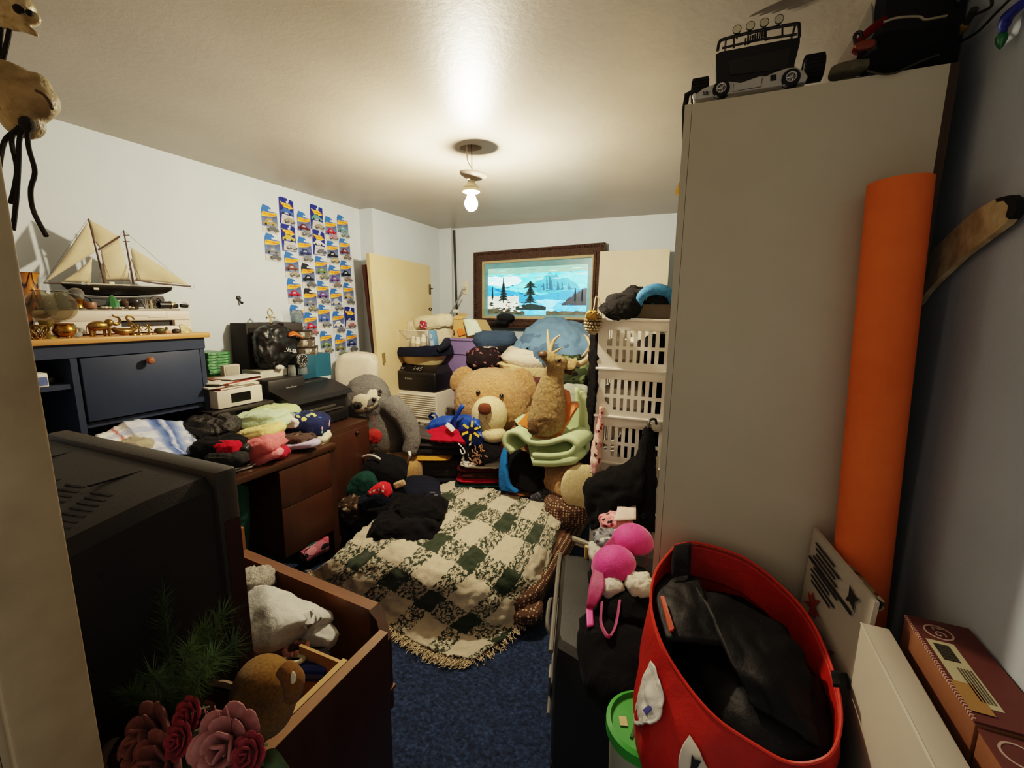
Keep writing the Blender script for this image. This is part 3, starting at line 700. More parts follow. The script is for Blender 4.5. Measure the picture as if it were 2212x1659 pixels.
for pts, r in ((((940, 618), (1142, 490)), .004), (((1000, 903), (1240, 905)), .003), (((1290, 905), (1500, 938), (1822, 968)), .004), (((590, 938), (418, 934)), .0035), (((1175, 480), (1230, 478)), .002), (((1178, 538), (1240, 540)), .002), (((885, 545), (965, 540)), .002), (((975, 700), (1045, 615)), .0016)):
    obj('spar', B().tube([sp(*q) for q in pts], r, 6), M_mast, o, world=True)
def sail(pts, seed, off=0):
    s = B(); P4 = [sp(x, y, SX + off) for x, y in pts]
    if len(P4) == 3: P4 = [P4[0], P4[0] * .98 + P4[1] * .02, P4[1], P4[2]]; P4 = [P4[0], P4[3], P4[1], P4[2]]; P4 = [P4[0], P4[1], P4[2], P4[3]]; rows = [[P4[0], P4[2]], [P4[1], P4[3]]]
    else: rows = [[P4[0], P4[1]], [P4[3], P4[2]]]
    g = []
    for r in range(5):
        a = rows[0][0].lerp(rows[1][0], r / 4); c_ = rows[0][1].lerp(rows[1][1], r / 4)
        g.append([a.lerp(c_, t / 4) + V((.010 * math.sin(PI * t / 4) * math.sin(PI * r / 4), 0, 0)) for t in range(5)])
    s.sheet(g, 10, 10, .0015, 25, seed); obj('sail', s, M_sail, o, world=True, sharp=0, mods=[SOL(.0008)])
sail([(840, 350), (590, 720), (425, 932), (905, 640)], 1, .008)
sail([(880, 680), (800, 780), (600, 915), (868, 930)], 2, -.006)
sail([(850, 325), (1140, 492), (955, 605), (905, 540)], 3, .0)
sail([(1138, 505), (960, 622), (1005, 900), (1240, 895)], 4, .002)
sail([(1245, 590), (1660, 852), (1800, 952), (1300, 905)], 5, .002)
rg = B()
for x0, y0, pts in ((985, 720, ((940, 920), (965, 925), (1015, 890), (1050, 890))), (1255, 700, ((1215, 930), (1240, 935), (1310, 905), (1345, 905)))):
    for q in pts: rg.tube([sp(x0, y0, SX + .012), sp(q[0], q[1], SX + .033)], .0008, 4)
    for k in range(8):
        t = (k + 2) / 10; A = sp(x0, y0, SX + .012).lerp(sp(*pts[2], SX + .033), t); Bq = sp(x0, y0, SX + .012).lerp(sp(*pts[3], SX + .033), t); rg.tube([A, Bq], .0006, 4)
for a, c_ in (((843, 318), (418, 934)), ((1180, 430), (1142, 490)), ((1245, 590), (1000, 700)), ((1180, 430), (1660, 850))): rg.tube([sp(*a), sp(*c_)], .0006, 4)
rg.tube([sp(1820, 968), sp(1845, 950), sp(1858, 970), sp(1840, 985), sp(1810, 985)], .0006, 4, sm=14)
obj('rigging', rg, mat('#5d4b39', .7), o, world=True)
obj('deck_house', B().box(sp(1060, 940), (.02, .02, .014), None, .003).box(sp(1200, 955), (.02, .03, .006), None, .002), mat('#d5cdb8', .6), o, world=True)
# ---- trinkets on the white printer's lid
def at_(px, x, z): # y of a pixel column on plane x at height z
    v = PX(px, 690, x); return V((x, v.y, z))
TX = -2.235
M_gold = mat('#b58a3a', .25, .95, .1, 60, .3, 12, '#7a5520'); M_brass = mat('#a8894f', .3, .95, .15, 50, .35, 14, '#6b5428')
o = thing('clear_orb', 'clear glass ball on a gold claw stand left end of the white printer', 'orb', at_(172, TX, PZT))
obj('ball', B().ell((0, 0, .044), .021), mat('#c8c4ba', .05, 0, 0, 60, .05, trans=.9), o); obj('gold_stand', B().lathe([(.017, 0), (.014, .008), (.016, .018), (.02, .026), (.014, .03)], (0, 0, 0), 16), M_gold, o)
o = thing('wooden_bracelet', 'brown wooden napkin ring next to the gold-footed glass ball', 'ring', at_(198, TX, PZT))
obj('ring', B().lathe([(.02, 0), (.022, .004), (.022, .02), (.02, .024), (.016, .02), (.016, .004), (.02, 0)], (0, 0, 0), 20), mat('#8a6048', .4, 0, .1, 30, .3, 20), o)
o = thing('green_ornament', 'frosted green glass tree-shaped ornament below the ship keel', 'ornament', at_(248, TX, PZT))
obj('body', B().lathe([(.015, 0), (.02, .003), (.018, .02), (.012, .032), (.006, .042), (.0001, .046)], (0, 0, 0), 8), mat('#4d8a55', .25, 0, .2, 40, .3, 20, trans=.3), o, sharp=.3)
o = thing('shell', 'pale round seashell half behind the dark brown sphere', 'shell', at_(268, TX - .02, PZT))
obj('body', B().sup((0, 0, .016), (.012, .042, .036), 1, 1, amp=.003, fr=60), mat('#d8d5c6', .4), o)
for i, (px, r, c1, lb) in enumerate(((274, .013, '#4a3a30', 'small dark brown polished sphere below the ship hull'), (295, .017, '#2c2a2b', 'larger charcoal polished stone egg below the ship hull'))):
    q = at_(px, TX + .005, PZT); o = thing('polished_stone', lb, 'stone', q, group='polished stones under the ship')
    obj('stone', B().ell((0, 0, r + .006), (r, r * (1.3 if i else 1), r)), mat(c1, .12, 0, 0, 60, .3, 30), o); obj('ring_stand', B().lathe([(r * .7, 0), (r * .8, .003), (r * .6, .008)], (0, 0, 0), 16), mat('#2a1d14', .5), o)
for i in range(12):
    px = 225 + i * 7.2 + random.uniform(-2, 2); q = at_(px, TX + .012 + random.uniform(-.003, .008), PZT); r = random.uniform(.004, .008)
    solo('pebble', 'small beige pebble in the row along the white printer edge', 'pebble', B().sup(q + V((0, 0, r * .7)), (r * 2, r * 2.6, r * 1.5), .9, .9, 12, 8, amp=.001, fr=200, seed=i), mat(random.choice(['#b3a88f', '#c9bda4', '#8f8674', '#a58f76']), .6), group='beige pebbles on the white printer')
o = thing('coral_figure', 'little branching grey coral piece under the ship stern', 'ornament', at_(318, TX, PZT))
b = B()
for a in ((-.01, .025), (.008, .035), (.0, .045), (.014, .02)): b.tube([(0, 0, 0), (0, a[0] * .5, a[1] * .5), (.004, a[0], a[1])], [.005, .002], 6, sm=6)
obj('branches', b, mat('#7f7a70', .7), o)
o = thing('pewter_figurine', 'tan upright figurine beneath the ship stern', 'figurine', at_(329, TX, PZT))
obj('body', B().lathe([(.009, 0), (.007, .01), (.009, .02), (.006, .03), (.007, .036), (.0001, .042)], (0, 0, 0), 14), mat('#94835f', .5, .2), o)
o = thing('toy_wheel_figure', 'dark round spoked ornament beneath the ship stern', 'ornament', at_(341, TX, PZT))
b = B(); b.lathe([(.021, -.004), (.023, 0), (.021, .004), (.017, .004), (.017, -.004), (.021, -.004)], (0, 0, .023), 20, (0, PI / 2, 0))
for k in range(6): b.tube([(0, 0, .023), (0, .019 * math.cos(k * PI / 3), .023 + .019 * math.sin(k * PI / 3))], .0022, 5)
obj('wheel', b, mat('#33261d', .5), o)
o = thing('black_lens', 'black lens cylinder with a brass ring right of the ship stern', 'lens', at_(360, TX, PZT))
b = B(); b.cyl((0, -.022, .014), (0, .016, .014), .014, .013, 18); obj('barrel', b, mat('#171412', .35), o); obj('brass_ring', B().cyl((0, .016, .014), (0, .021, .014), .0145, n=18), M_brass, o)
o = thing('sunglasses', 'black wraparound sunglasses at right end of the white printer', 'sunglasses', at_(390, TX, PZT))
b = B()
for y in (-.018, .018): b.sup((0, y, .012), (.012, .032, .022), .7, .7, 16, 10)
obj('lens', b, mat('#141215', .1, 0, 0, 60, .2, spec=.8), o); b = B()
b.tube([(.004, -.036, .016), (.006, 0, .02), (.004, .036, .016), (-.03, .04, .012)], .002, 6, sm=16); b.tube([(.004, .036, .004), (.006, .02, .001), (.004, .0, .004)], .002, 6, sm=10); obj('frame', b, mat('#b9b3a8', .35), o)
solo('bottle_cap_flower', 'tiny white flower-shaped trinket lying on the black sunglasses', 'trinket', B().ell(at_(376, TX, PZT + .026), (.008, .009, .005), nu=10, nv=6).ell(at_(372, TX, PZT + .032), (.005, .005, .004), nu=10, nv=6), mat('#c9c5b4', .5))
# ---- amber vase and glassware at the left end
vz, nt, bs = newmat('amber_glass'); co = coords(nt)
s3 = nt.nodes.new('ShaderNodeSeparateXYZ'); nt.links.new(co, s3.inputs[0])
ang = math_(nt, 'ARCTAN2', s3.outputs[1], s3.outputs[0]); sc = math_(nt, 'ABSOLUTE', math_(nt, 'SINE', math_(nt, 'MULTIPLY', ang, 2.5)))
t_ = math_(nt, 'FRACT', math_(nt, 'ADD', math_(nt, 'MULTIPLY', s3.outputs[2], 15), math_(nt, 'MULTIPLY', sc, .85)))
nt.links.new(ramp(nt, t_, [(0, '#b5752a'), (.45, '#8f5a22'), (.5, '#2c1208'), (.68, '#3c1a0c'), (.75, '#b5752a')]), bs.inputs['Base Color']); bs.inputs['Roughness'].default_value = .12; bs.inputs['Coat Weight'].default_value = .5
q = PX(58, 720, -2.24); 
o = thing('amber_vase', 'tall amber vase with draped brown swirls at left end of the hutch', 'vase', (q.x - .02, q.y + .03, HZ))
obj('body', B().lathe([(.0, .001), (.03, .0), (.034, .01), (.036, .06), (.035, .12), (.029, .17), (.026, .2), (.03, .222), (.038, .232), (.036, .232), (.024, .2), (.03, .12), (.03, .02), (.0, .01)], (0, 0, 0), 32), vz, o)
def jar(px, py, rx, rz, x, lb):
    q = PX(px, py, x); k = mpp(q); o = thing('glass_bowl', lb, 'bowl', (q.x, q.y, q.z - rz * k))
    R_, Z_ = rx * k, rz * k
    prof = [(R_ * math.sin(a), Z_ - Z_ * math.cos(a)) for a in [i * PI * .86 / 16 for i in range(1, 17)]] + [(R_ * .42, Z_ * 2.0), (R_ * .5, Z_ * 2.06)]
    obj('bowl', B().lathe([(.0001, 0)] + prof, (0, 0, 0), 28), mat('#d9d4c0', .02, 0, 0, 60, .03, trans=.96, ior=1.12), o, mods=[SOL(.002)])
    return o
jar(88, 660, 26, 30, -2.185, 'round clear glass fishbowl in front of the amber vase'); jar(132, 662, 27, 30, -2.20, 'second clear glass globe leaning beside the fishbowl')
# ---- brass things along the front edge of the hutch top
BX = -2.125
def bat(px, x=BX): return at_(px, x, HZ)
BRASS0 = len(bpy.data.objects)
o = thing('brass_basket', 'openwork brass basket at far left of the hutch top', 'basket', bat(70)); b = B()
for k in range(14):
    a = 2 * PI * k / 14
    for d in (1, -1): b.tube([(.02 * math.cos(a), .02 * math.sin(a), 0), (.03 * math.cos(a + d * .45), .03 * math.sin(a + d * .45), .022), (.026 * math.cos(a + d * .9), .026 * math.sin(a + d * .9), .036)], .0016, 5, sm=6)
b.lathe([(.026, .034), (.029, .036), (.026, .039)], (0, 0, 0), 20); b.lathe([(.0, 0), (.02, 0), (.021, .004)], (0, 0, 0), 20); obj('weave', b, M_brass, o)
o = thing('brass_candlestick', 'dull green-gold candlestick on a flared foot beside the brass basket', 'candlestick', bat(98, -2.12)); obj('stem', B().lathe([(.02, 0), (.018, .004), (.006, .012), (.007, .03), (.014, .038), (.016, .05), (.013, .052)], (0, 0, 0), 18, close=True), mat('#8b7c43', .4, .7, .2, 50, .3, 20), o)
o = thing('gold_pot', 'shiny round gold pot on little feet between candlestick and elephant', 'pot', bat(135)); obj('body', B().lathe([(.0, .004), (.014, .003), (.024, .012), (.027, .022), (.023, .034), (.021, .036), (.024, .04), (.022, .042), (.0, .04)], (0, 0, 0), 22), M_gold, o)
b = B()
for a in (0, 2.1, 4.2): b.ell((.016 * math.cos(a), .016 * math.sin(a), .003), (.005, .005, .005), nu=8, nv=6)
obj('feet', b, M_gold, o)
o = thing('glass_figurine', 'clear and green glass animal figurine right of the gold pot', 'figurine', bat(163)); obj('body', B().ell((0, 0, .010), (.009, .014, .010)).ell((0, .010, .024), (.007, .007, .008)).tube([(0, -.01, .012), (.002, -.014, .03), (0, -.008, .04)], [.004, .002], 8, sm=8), mat('#b7c3bc', .06, 0, 0, 60, .1, trans=.6), o)
obj('green_tip', B().ell((0, -.006, .04), (.006, .006, .007)), mat('#4a7a55', .15, trans=.4), o)
o = thing('brass_elephant', 'brass elephant figurine with raised trunk facing right on the hutch', 'figurine', bat(212)); b = B()
b.ell((0, -.002, .032), (.013, .027, .015)); b.ell((0, .026, .041), (.010, .012, .012)); b.ell((0, .022, .038), (.014, .006, .012))
for y in (-.02, -.012, .014, .021): b.tube([((.006 if int(y * 1000) % 2 else -.006), y, .028), ((.006 if int(y * 1000) % 2 else -.006), y, .0)], [.006, .004], 8)
obj('body', b, M_brass, o, mods=[REM(.0017), SMO(.5, 4)]); obj('trunk', B().tube([(0, .033, .04), (0, .045, .036), (0, .055, .044), (0, .052, .056), (0, .042, .06), (0, .036, .066)], [.006, .0045, .003, .0025], 8, sm=20), M_brass, o)
obj('tail', B().tube([(0, -.028, .036), (0, -.033, .02), (0, -.032, .01)], .0013, 5, sm=6), M_brass, o)
o = thing('brass_swan', 'brass swan dish with arched neck right of the elephant', 'figurine', bat(262)); obj('body', B().sup((0, 0, .014), (.028, .06, .026), 1, 1, fn=lambda p: V((p.x * (1 - .35 * max(0, -p.y)), p.y, p.z + .55 * max(0, -p.y) ** 2 - (.35 if p.z > 0 and abs(p.y) < .6 else 0) * .6))), M_brass, o)
obj('neck', B().tube([(0, .024, .014), (0, .034, .022), (0, .022, .042), (0, .014, .054), (0, .02, .062), (0, .03, .058), (0, .036, .05)], [.007, .0045, .0032, .003, .0026], 8, sm=26), M_brass, o)
for i, (px, lb, hh) in enumerate(((283, 'small brass filigree figurine just right of the swan', .042), (297, 'smallest dark brass filigree figurine in the middle of the trio', .036), (318, 'brass star-shaped filigree figurine, rightmost of the trio', .038))):
    o = thing('brass_filigree', lb, 'figurine', bat(px), group='brass filigree figurines'); obj('foot', B().lathe([(.0, 0), (.011, 0), (.010, .003), (.003, .007), (.003, .014)], (0, 0, 0), 14), M_brass, o); b = B()
    for k in range(7):
        a = k * 2 * PI / 7 + i; b.tube([(0, 0, .022), (.002, .006 * math.cos(a), .024 + .006 * math.sin(a)), (0, .011 * math.cos(a), hh * .62 + .012 * math.sin(a))], [.0022, .0012], 5, sm=4)
        b.ell((0, .011 * math.cos(a), hh * .62 + .012 * math.sin(a)), .0024, nu=6, nv=5)
    obj('top', b, M_brass, o)
o = thing('brass_turtle', 'dark green-brown turtle figurine with raised head on the hutch', 'figurine', bat(342)); obj('shell', B().sup((0, 0, .011), (.026, .03, .018), .9, .9, amp=.002, fr=120), mat('#5f5a35', .35, .5, .2, 60, .4, 60), o); obj('head', B().tube([(0, .012, .008), (0, .02, .014), (0, .022, .022)], [.004, .0045], 8, sm=6), mat('#6b6038', .35, .5), o)
solo('coral_bit', 'pinkish rough coral lump near the right end of the hutch top', 'coral', B().sup(bat(358) + V((0, 0, .006)), (.02, .03, .012), .8, .8, amp=.003, fr=120), mat('#c09a80', .8))
solo('dark_stone', 'dark rough stone beside the cream shell on the hutch', 'stone', B().sup(bat(377) + V((0, 0, .009)), (.022, .028, .02), .8, .8, amp=.003, fr=90), mat('#2a211c', .5))
o = thing('fan_shell', 'cream fan-shaped shell standing at right end of the hutch top', 'shell', bat(398)); b = B()
b.prism([(-.018, 0), (-.02, .026), (-.012, .032), (.002, .028), (.014, .016), (.02, .004), (.019, 0)][::-1], .006, KM); obj('body', b, mat('#dcd0a8', .6, 0, .6, 60, .25, 60, '#a89468'), o)
for q_ in bpy.data.objects:
    if q_.parent is None and q_.name.split('.')[0] in ('brass_elephant', 'brass_swan', 'gold_pot', 'brass_filigree', 'brass_turtle', 'fan_shell', 'brass_candlestick', 'brass_basket'): q_.scale = (1.25,) * 3
    if q_.parent is None and q_.name.split('.')[0] in ('green_ornament', 'polished_stone', 'clear_orb', 'toy_wheel_figure', 'black_lens', 'sunglasses'): q_.scale = (1.2,) * 3
# ---- stack of green cases, tan block, boxes
for i in range(11):
    z = 1.055 + i * .0145; q = V((-2.38 + random.uniform(-.006, .006), 1.50 + random.uniform(-.006, .006), z))
    o = thing('game_case', 'green plastic game case in the neat stack beside the hutch', 'game case', q, random.uniform(-.04, .04), 'stacked green game cases')
    obj('case', B().box((0, 0, .0069), (.17, .115, .0136), None, .002), mat('#2d6a33', .35, 0, 0, 60, .15, 8, '#28652f', spec=.5), o); obj('sleeve', B().box((.0852, -.004, .0068), (.0006, .1, .009)), mat('#7fb283', .4, 0, 0, 60, .5, 40, '#2c6a35'), o)
o = thing('small_speaker', 'small flat taupe speaker block standing behind the papers', 'speaker', PX(500, 825, -2.22)); obj('body', B().box((0, 0, .045), (.03, .085, .09), None, .003), mat('#b6ab98', .6), o); obj('front_panel', B().box((.0158, 0, .046), (.002, .07, .075), None, .001), mat('#97907f', .7, 0, .1, 200), o)
o = thing('white_receiver', 'white plastic box with a black window under a heap of papers', 'receiver', (-2.17, 1.435, .972)); q0 = PX(475, 880, -2.05)
obj('body', B().bx(-.13, .12, -.12, .11, 0, .085, bev=.004), mat('#d3cbba', .4), o); obj('window', B().bx(.119, .1215, -.055, .045, .02, .064), mat('#0d0c0b', .2), o)
o = thing('monitor_stand', 'low dark shelf stand on the desk under the white receiver', 'stand', (-2.17, 1.44, DZ)); b = B(); obj('shelf', B().bx(-.15, .14, -.17, .15, .19, .206, bev=.003), mat('#2b2723', .5), o)
for y in (-.16, .14): obj('leg', B().bx(-.14, .13, y - .008, y + .008, 0, .19), mat('#231f1c', .5), o)
pz = 1.058
for i, (w, l, t, c_, rz, dx, dy, lb) in enumerate(((.2, .22, .012, '#8f3a2f', .1, .0, .0, 'dark red hardcover book at bottom of the paper heap on white receiver'), (.19, .24, .008, '#c9c4b4', -.05, .01, -.02, 'off-white magazine lying over the dark red book'), (.16, .21, .009, '#a2453c', .22, .02, .02, 'brick red booklet poking out of the paper heap'), (.17, .22, .006, '#d6cdbb', .35, .0, -.03, 'cream envelope askew near the top of the paper heap'), (.13, .16, .005, '#7d4a3a', -.2, -.02, .02, 'brown card on top of the paper heap'), (.12, .18, .004, '#d9d4c8', .1, .03, .05, 'white leaflet hanging over the right end of paper heap'))):
    o = thing('book' if t > .006 else 'paper', lb, 'book' if t > .006 else 'paper', (-2.16 + dx, 1.43 + dy, pz), rz)
    obj('cover', B().box((0, 0, t / 2), (w, l, t), None, .0008), mat(c_, .6, 0, 0, 60, .2, 30), o); obj('pages', B().box((.003, 0, t / 2), (w - .002, l - .006, t * .6)), mat('#d9d2c0', .8), o); pz += t
o = thing('glue_bottle', 'small bottle with a yellow-green cap in front of the low stand', 'bottle', PX(560, 884, -2.0) - V((0, 0, .05))); 
obj('bottle', B().lathe([(.0, 0), (.013, 0), (.014, .004), (.014, .034), (.009, .04)], (0, 0, 0), 16), glassy('#b9a877', .1, .5), o); obj('cap', B().lathe([(.013, .038), (.0135, .04), (.0135, .054), (.0, .056)], (0, 0, 0), 16), mat('#c9bf4a', .4), o)
o = thing('mini_console', 'black console with tiny stickers on the desk under the hutch', 'console', (-2.2, 1.19, .86)); obj('body', B().box((0, 0, .03), (.16, .2, .06), None, .006), mat('#0f0f10', .35), o)
obj('sticker', B().box((.0805, .05, .04), (.0008, .022, .015)).box((.0805, -.03, .045), (.0008, .03, .005)), mat('#a5a49c', .5), o)
solo('storage_drum', 'dark drive box buried under the console', 'box', B().box((-2.2, 1.19, .811), (.18, .22, .097), None, .004), mat('#141313', .6))
# ---- big black multifunction printer
M_bp = mat('#262423', .5, 0, .12, 300, .15, 4); M_bp2 = mat('#1c1b1b', .3, 0, .05, 300)
PXF = -2.0; o = thing('office_printer', 'large black multifunction printer on the brown side cabinet', 'printer', (-2.2, 1.86, DZ + .001)); z0 = DZ + .003
b = B(); b.bx(-2.31, PXF, 1.66, 2.085, z0, z0 + .165, bev=.008); obj('body', b, M_bp, o, world=True)
b = B(); b.bx(-2.31, PXF - .06, 1.655, 2.09, z0 + .165, z0 + .2, bev=.006); obj('upper_body', b, M_bp, o, world=True)
b = B(); b.plate([(PXF - .14, 1.64, z0 + .24), (PXF + .02, 1.64, z0 + .19), (PXF + .03, 1.64, z0 + .165), (PXF - .14, 1.64, z0 + .19)], (0, .455, 0)); cp = obj('control_panel', b, M_bp2, o, world=True)
b = B(); b.bx(-2.31, PXF - .12, 1.635, 1.88, z0 + .2, z0 + .29, bev=.012); b.bx(-2.31, PXF - .15, 1.88, 2.09, z0 + .2, z0 + .245, bev=.01); obj('scanner_lid', b, M_bp, o, world=True)
b = B(); b.bx(PXF - .005, PXF + .002, 1.70, 2.06, z0 + .085, z0 + .15); obj('output_slot', b, mat('#070707', .6), o, world=True)
b = B(); b.bx(PXF - .1, PXF + .012, 1.73, 2.03, z0 + .082, z0 + .09); b.bx(PXF - .05, PXF + .006, 1.78, 1.98, z0 + .095, z0 + .115, bev=.006); obj('output_tray', b, mat('#3d3a36', .5), o, world=True)
b = B(); b.bx(PXF - .002, PXF + .008, 1.68, 2.07, z0 + .008, z0 + .072, bev=.003); b.bx(PXF + .006, PXF + .012, 1.82, 1.94, z0 + .004, z0 + .02); obj('paper_drawer', b, M_bp2, o, world=True)
FM = lambda p: frame(p - o.location, (0, 1, 0), (0, 0, 1))
lt = mat('#b4b2ab', .4)
text('badge', 'brother', .02, FM(V((PXF + .0085, 1.885, z0 + .055))), lt, o); text('badge', 'brother', .022, FM(V((PXF - .1195, 1.78, z0 + .235))), lt, o)
# things on that printer
q = PX(580, 815, -2.23); o = thing('paperback', 'thick pale grey book lying on the black printer lid', 'book', (-2.29, 1.75, 1.055)); obj('cover', B().box((0, 0, .022), (.15, .17, .044), None, .002), mat('#9d988c', .5), o); obj('pages', B().box((.002, .002, .022), (.149, .168, .036)), mat('#c9c3b2', .8), o)
cg = mat('#c4c8c4', .04, 0, 0, 60, .05, trans=.75)
for px, x, hh, r, lb, sh in ((632, -2.17, .06, .021, 'tall clear glass jar left of the silver clock', 0), (655, -2.17, .045, .026, 'short wide clear jar supporting the silver clock', 1)):
    o = thing('glass_jar', lb, 'jar', V((x, PX(px, 820, x).y, 1.055)), group='clear jars on the printer'); obj('jar', B().lathe([(.0, 0), (r * .9, 0), (r, .004), (r, hh * .8), (r * .85, hh * .9), (r * .85, hh)], (0, 0, 0), 20), cg, o); obj('lid', B().lathe([(r * .88, hh * .92), (r * .9, hh * .94), (r * .9, hh * 1.03), (0, hh * 1.05)], (0, 0, 0), 20), mat('#a9a79e', .3, .8), o)
o = thing('alarm_clock', 'round silver clock with a black dial resting on the short jar', 'clock', V((-2.15, PX(653, 800, -2.15).y, 1.105))); AX = Matrix(((0, 0, 1), (1, 0, 0), (0, 1, 0)))
obj('case', B().lathe([(.0, -.012), (.034, -.01), (.038, 0), (.037, .01), (.031, .012), (.03, .008)], (0, 0, .038), 32, AX), mat('#c9c7c0', .2, .9), o); obj('dial', B().lathe([(.0, .0078), (.0305, .0078)], (0, 0, .038), 32, AX), mat('#131313', .5), o); b = B()
for k in range(12): a = k * PI / 6; b.box((.0085, .024 * math.sin(a), .038 + .024 * math.cos(a)), (.001, .0028, .0028 if k % 3 else .006))
b.tube([(.0092, 0, .038), (.0092, .012, .05)], .0012, 5); b.tube([(.0095, 0, .038), (.0095, -.008, .016)], .0009, 5); obj('hands', b, mat('#dddbd2', .4), o); obj('foot', B().bx(-.012, .012, -.018, .018, 0, .006, bev=.002), mat('#c9c7c0', .2, .9), o)
solo('white_tape', 'crumpled white plastic scrap lying on the grey book edge', 'scrap', B().sup(V((-2.2, PX(605, 812, -2.2).y, 1.108)), (.03, .05, .018), .8, .8, amp=.008, fr=50), mat('#d5d0c2', .4))
o = thing('teal_box', 'upright dark teal carton behind the silver clock', 'box', (-2.23, 2.02, 1.015)); obj('carton', B().bx(-.14, .03, -.10, .14, 0, .145, bev=.003), mat('#184a5c', .6, 0, .1, 60, .1), o); obj('face_panel', B().bx(.03, .0308, .01, .138, .002, .143), mat('#1a5468', .6), o)
tz = 1.16
for i, (r, h_, lb) in enumerate(((.085, .05, 'bottom printed round tin of the stack on the teal carton'), (.078, .055, 'middle printed round tin of the stack on the teal carton'), (.074, .045, 'top printed round tin with a dark lid on the stack'))):
    o = thing('photo_tin', lb, 'tin', (-2.29, 2.03 - i * .012, tz), group='stack of printed tins'); obj('wall', B().lathe([(.0, 0), (r, 0), (r, h_ * .86)], (0, 0, 0), 28), blobs('#4c443a', ['#2b2622', '#8d8573', '#b5ad9a', '#5e5346'], 38, .42, .5), o); obj('lid', B().lathe([(r + .001, h_ * .8), (r + .002, h_ * .98), (r * .98, h_), (0, h_)], (0, 0, 0), 28), mat('#2a2420', .4), o)
    b = B(); b.sheet([[V(((r + .001) * math.cos(a), (r + .001) * math.sin(a), z)) for a in (-.6, -.45, -.3)] for z in (.008, h_ * .76)], 6, 3); obj('picture_panel', b, mat('#c9c2ae', .6, 0, 0, 60, .7, 60, '#5b5348'), o); tz += h_
# black tower, bag, ankh, glasses
o = thing('black_tower', 'tall matte black speaker cabinet standing against the left wall', 'speaker', (-2.40, 1.78, DZ)); obj('cabinet', B().bx(-.065, .07, -.09, .1, 0, .595, bev=.004), mat('#262320', .8), o); obj('grille', B().bx(.07, .073, -.08, .09, .02, .57), mat('#1c1a18', .95, 0, .4, 300), o)
q = PX(596, 750, -2.27); k = mpp(q); b = B()
b.sup(q, (.12, 108 * k, 92 * k), .75, .75, 60, 36, (0, 0, .2), .028, 17, 4)
bgm = mat('#171615', .34, 0, .4, 30, .2, 6, spec=.45)
o = thing('plastic_bag', 'stuffed glossy black plastic bag with white lettering on the printer', 'bag', (q.x, q.y, q.z - 46 * k)); obj('bag', b, bgm, o, world=True, sharp=1.6, mods=[SUB(1)])
text('lettering', '..Vs.gg', .034, frame(PX(627, 756, -2.195) - o.location, (0, 1, -.08), (-.15, 0, 1)), mat('#cfccc4', .5), o)
solo('orange_scoop', 'orange plastic piece poking out on top of the black bag', 'toy', B().sheet([[PX(620, 722, -2.23), PX(635, 716, -2.22), PX(652, 728, -2.22)], [PX(624, 727, -2.20), PX(640, 724, -2.19), PX(656, 731, -2.2)]], 8, 4), mat('#c05a20', .4), mods=[SOL(.006)])
o = thing('ankh', 'tan ankh cross ornament standing on the black tower behind the bag', 'ornament', V((-2.33, PX(585, 697, -2.33).y, 1.357))); b = B(); zt = .0
b.tube([(0, 0, 0), (0, 0, .034)], [.006, .004], 8); b.tube([(0, -.026, .03), (0, -.02, .03), (0, 0, .032), (0, .02, .03), (0, .026, .03)], [.0075, .0035, .003, .0035, .0075], 8); b.tube([(0, 0, .034), (0, -.014, .05), (0, -.014, .066), (0, 0, .078), (0, .014, .066), (0, .014, .05), (0, 0, .034)], .0035, 8, sm=30); b.box((0, 0, .082), (.006, .008, .008), None, .002)
obj('cross', b, mat('#9a8a63', .5, .3), o)
o = thing('glass_goblet', 'clear glass goblet in front of the toy cars on the tins', 'goblet', V((-2.30, PX(643, 720, -2.3).y, 1.31))); obj('bowl', B().lathe([(.0, .034), (.016, .036), (.03, .05), (.035, .08), (.03, .118)], (0, 0, 0), 26), mat('#d9dfe2', .03, 0, 0, 60, .03, trans=.9, ior=1.15), o, mods=[SOL(.002)]); obj('stem', B().lathe([(.0, 0), (.026, .001), (.026, .004), (.006, .01), (.005, .034)], (0, 0, 0), 20), cg, o)
o = thing('drinking_glass', 'plain clear tumbler against the wall beside the goblet', 'glass', V((-2.36, PX(622, 700, -2.36).y, 1.357))); obj('glass', B().lathe([(.0, .002), (.022, 0), (.027, .07)], (0, 0, 0), 24), glassy('#dfe6e6', .03, .10), o, mods=[SOL(.0015)])
solo('tower_top_box', 'thin black box lid lying on the black tower under the tumbler', 'box', B().bx(-2.46, -2.27, 1.885, 2.02, 1.30, 1.356, bev=.002), mat('#2b2724', .7))
# ================================================================== clothes on the desk
def lumpx(name, label, cat, px, py, w, h, X, dep, mt, **k):
    p = PX(px, py, X); return lump(name, label, cat, px, py, w, h, p.y, dep, mt, **k)
pl, nt, bs = newmat('plaid_shirt'); uv = coords(nt, True); s3 = nt.nodes.new('ShaderNodeSeparateXYZ'); nt.links.new(uv, s3.inputs[0])
cu_ = ramp(nt, math_(nt, 'FRACT', math_(nt, 'MULTIPLY', s3.outputs[0], 1.0)), [(0, '#d8d5cf'), (.14, '#d8d5cf'), (.17, '#a8433c'), (.2, '#d8d5cf'), (.27, '#8a7f76'), (.29, '#cdd0d6'), (.45, '#cdd2dc'), (.5, '#6b83b4'), (.56, '#2f4a86'), (.6, '#c9d2e4'), (.63, '#3b568f'), (.7, '#8ea1c4'), (.78, '#dcdcd8'), (.86, '#5f7ab0'), (.9, '#dfdcd2')])
cv_ = math_(nt, 'FRACT', math_(nt, 'MULTIPLY', s3.outputs[1], 4.0)); st = math_(nt, 'MULTIPLY', math_(nt, 'GREATER_THAN', cv_, .62), .45)
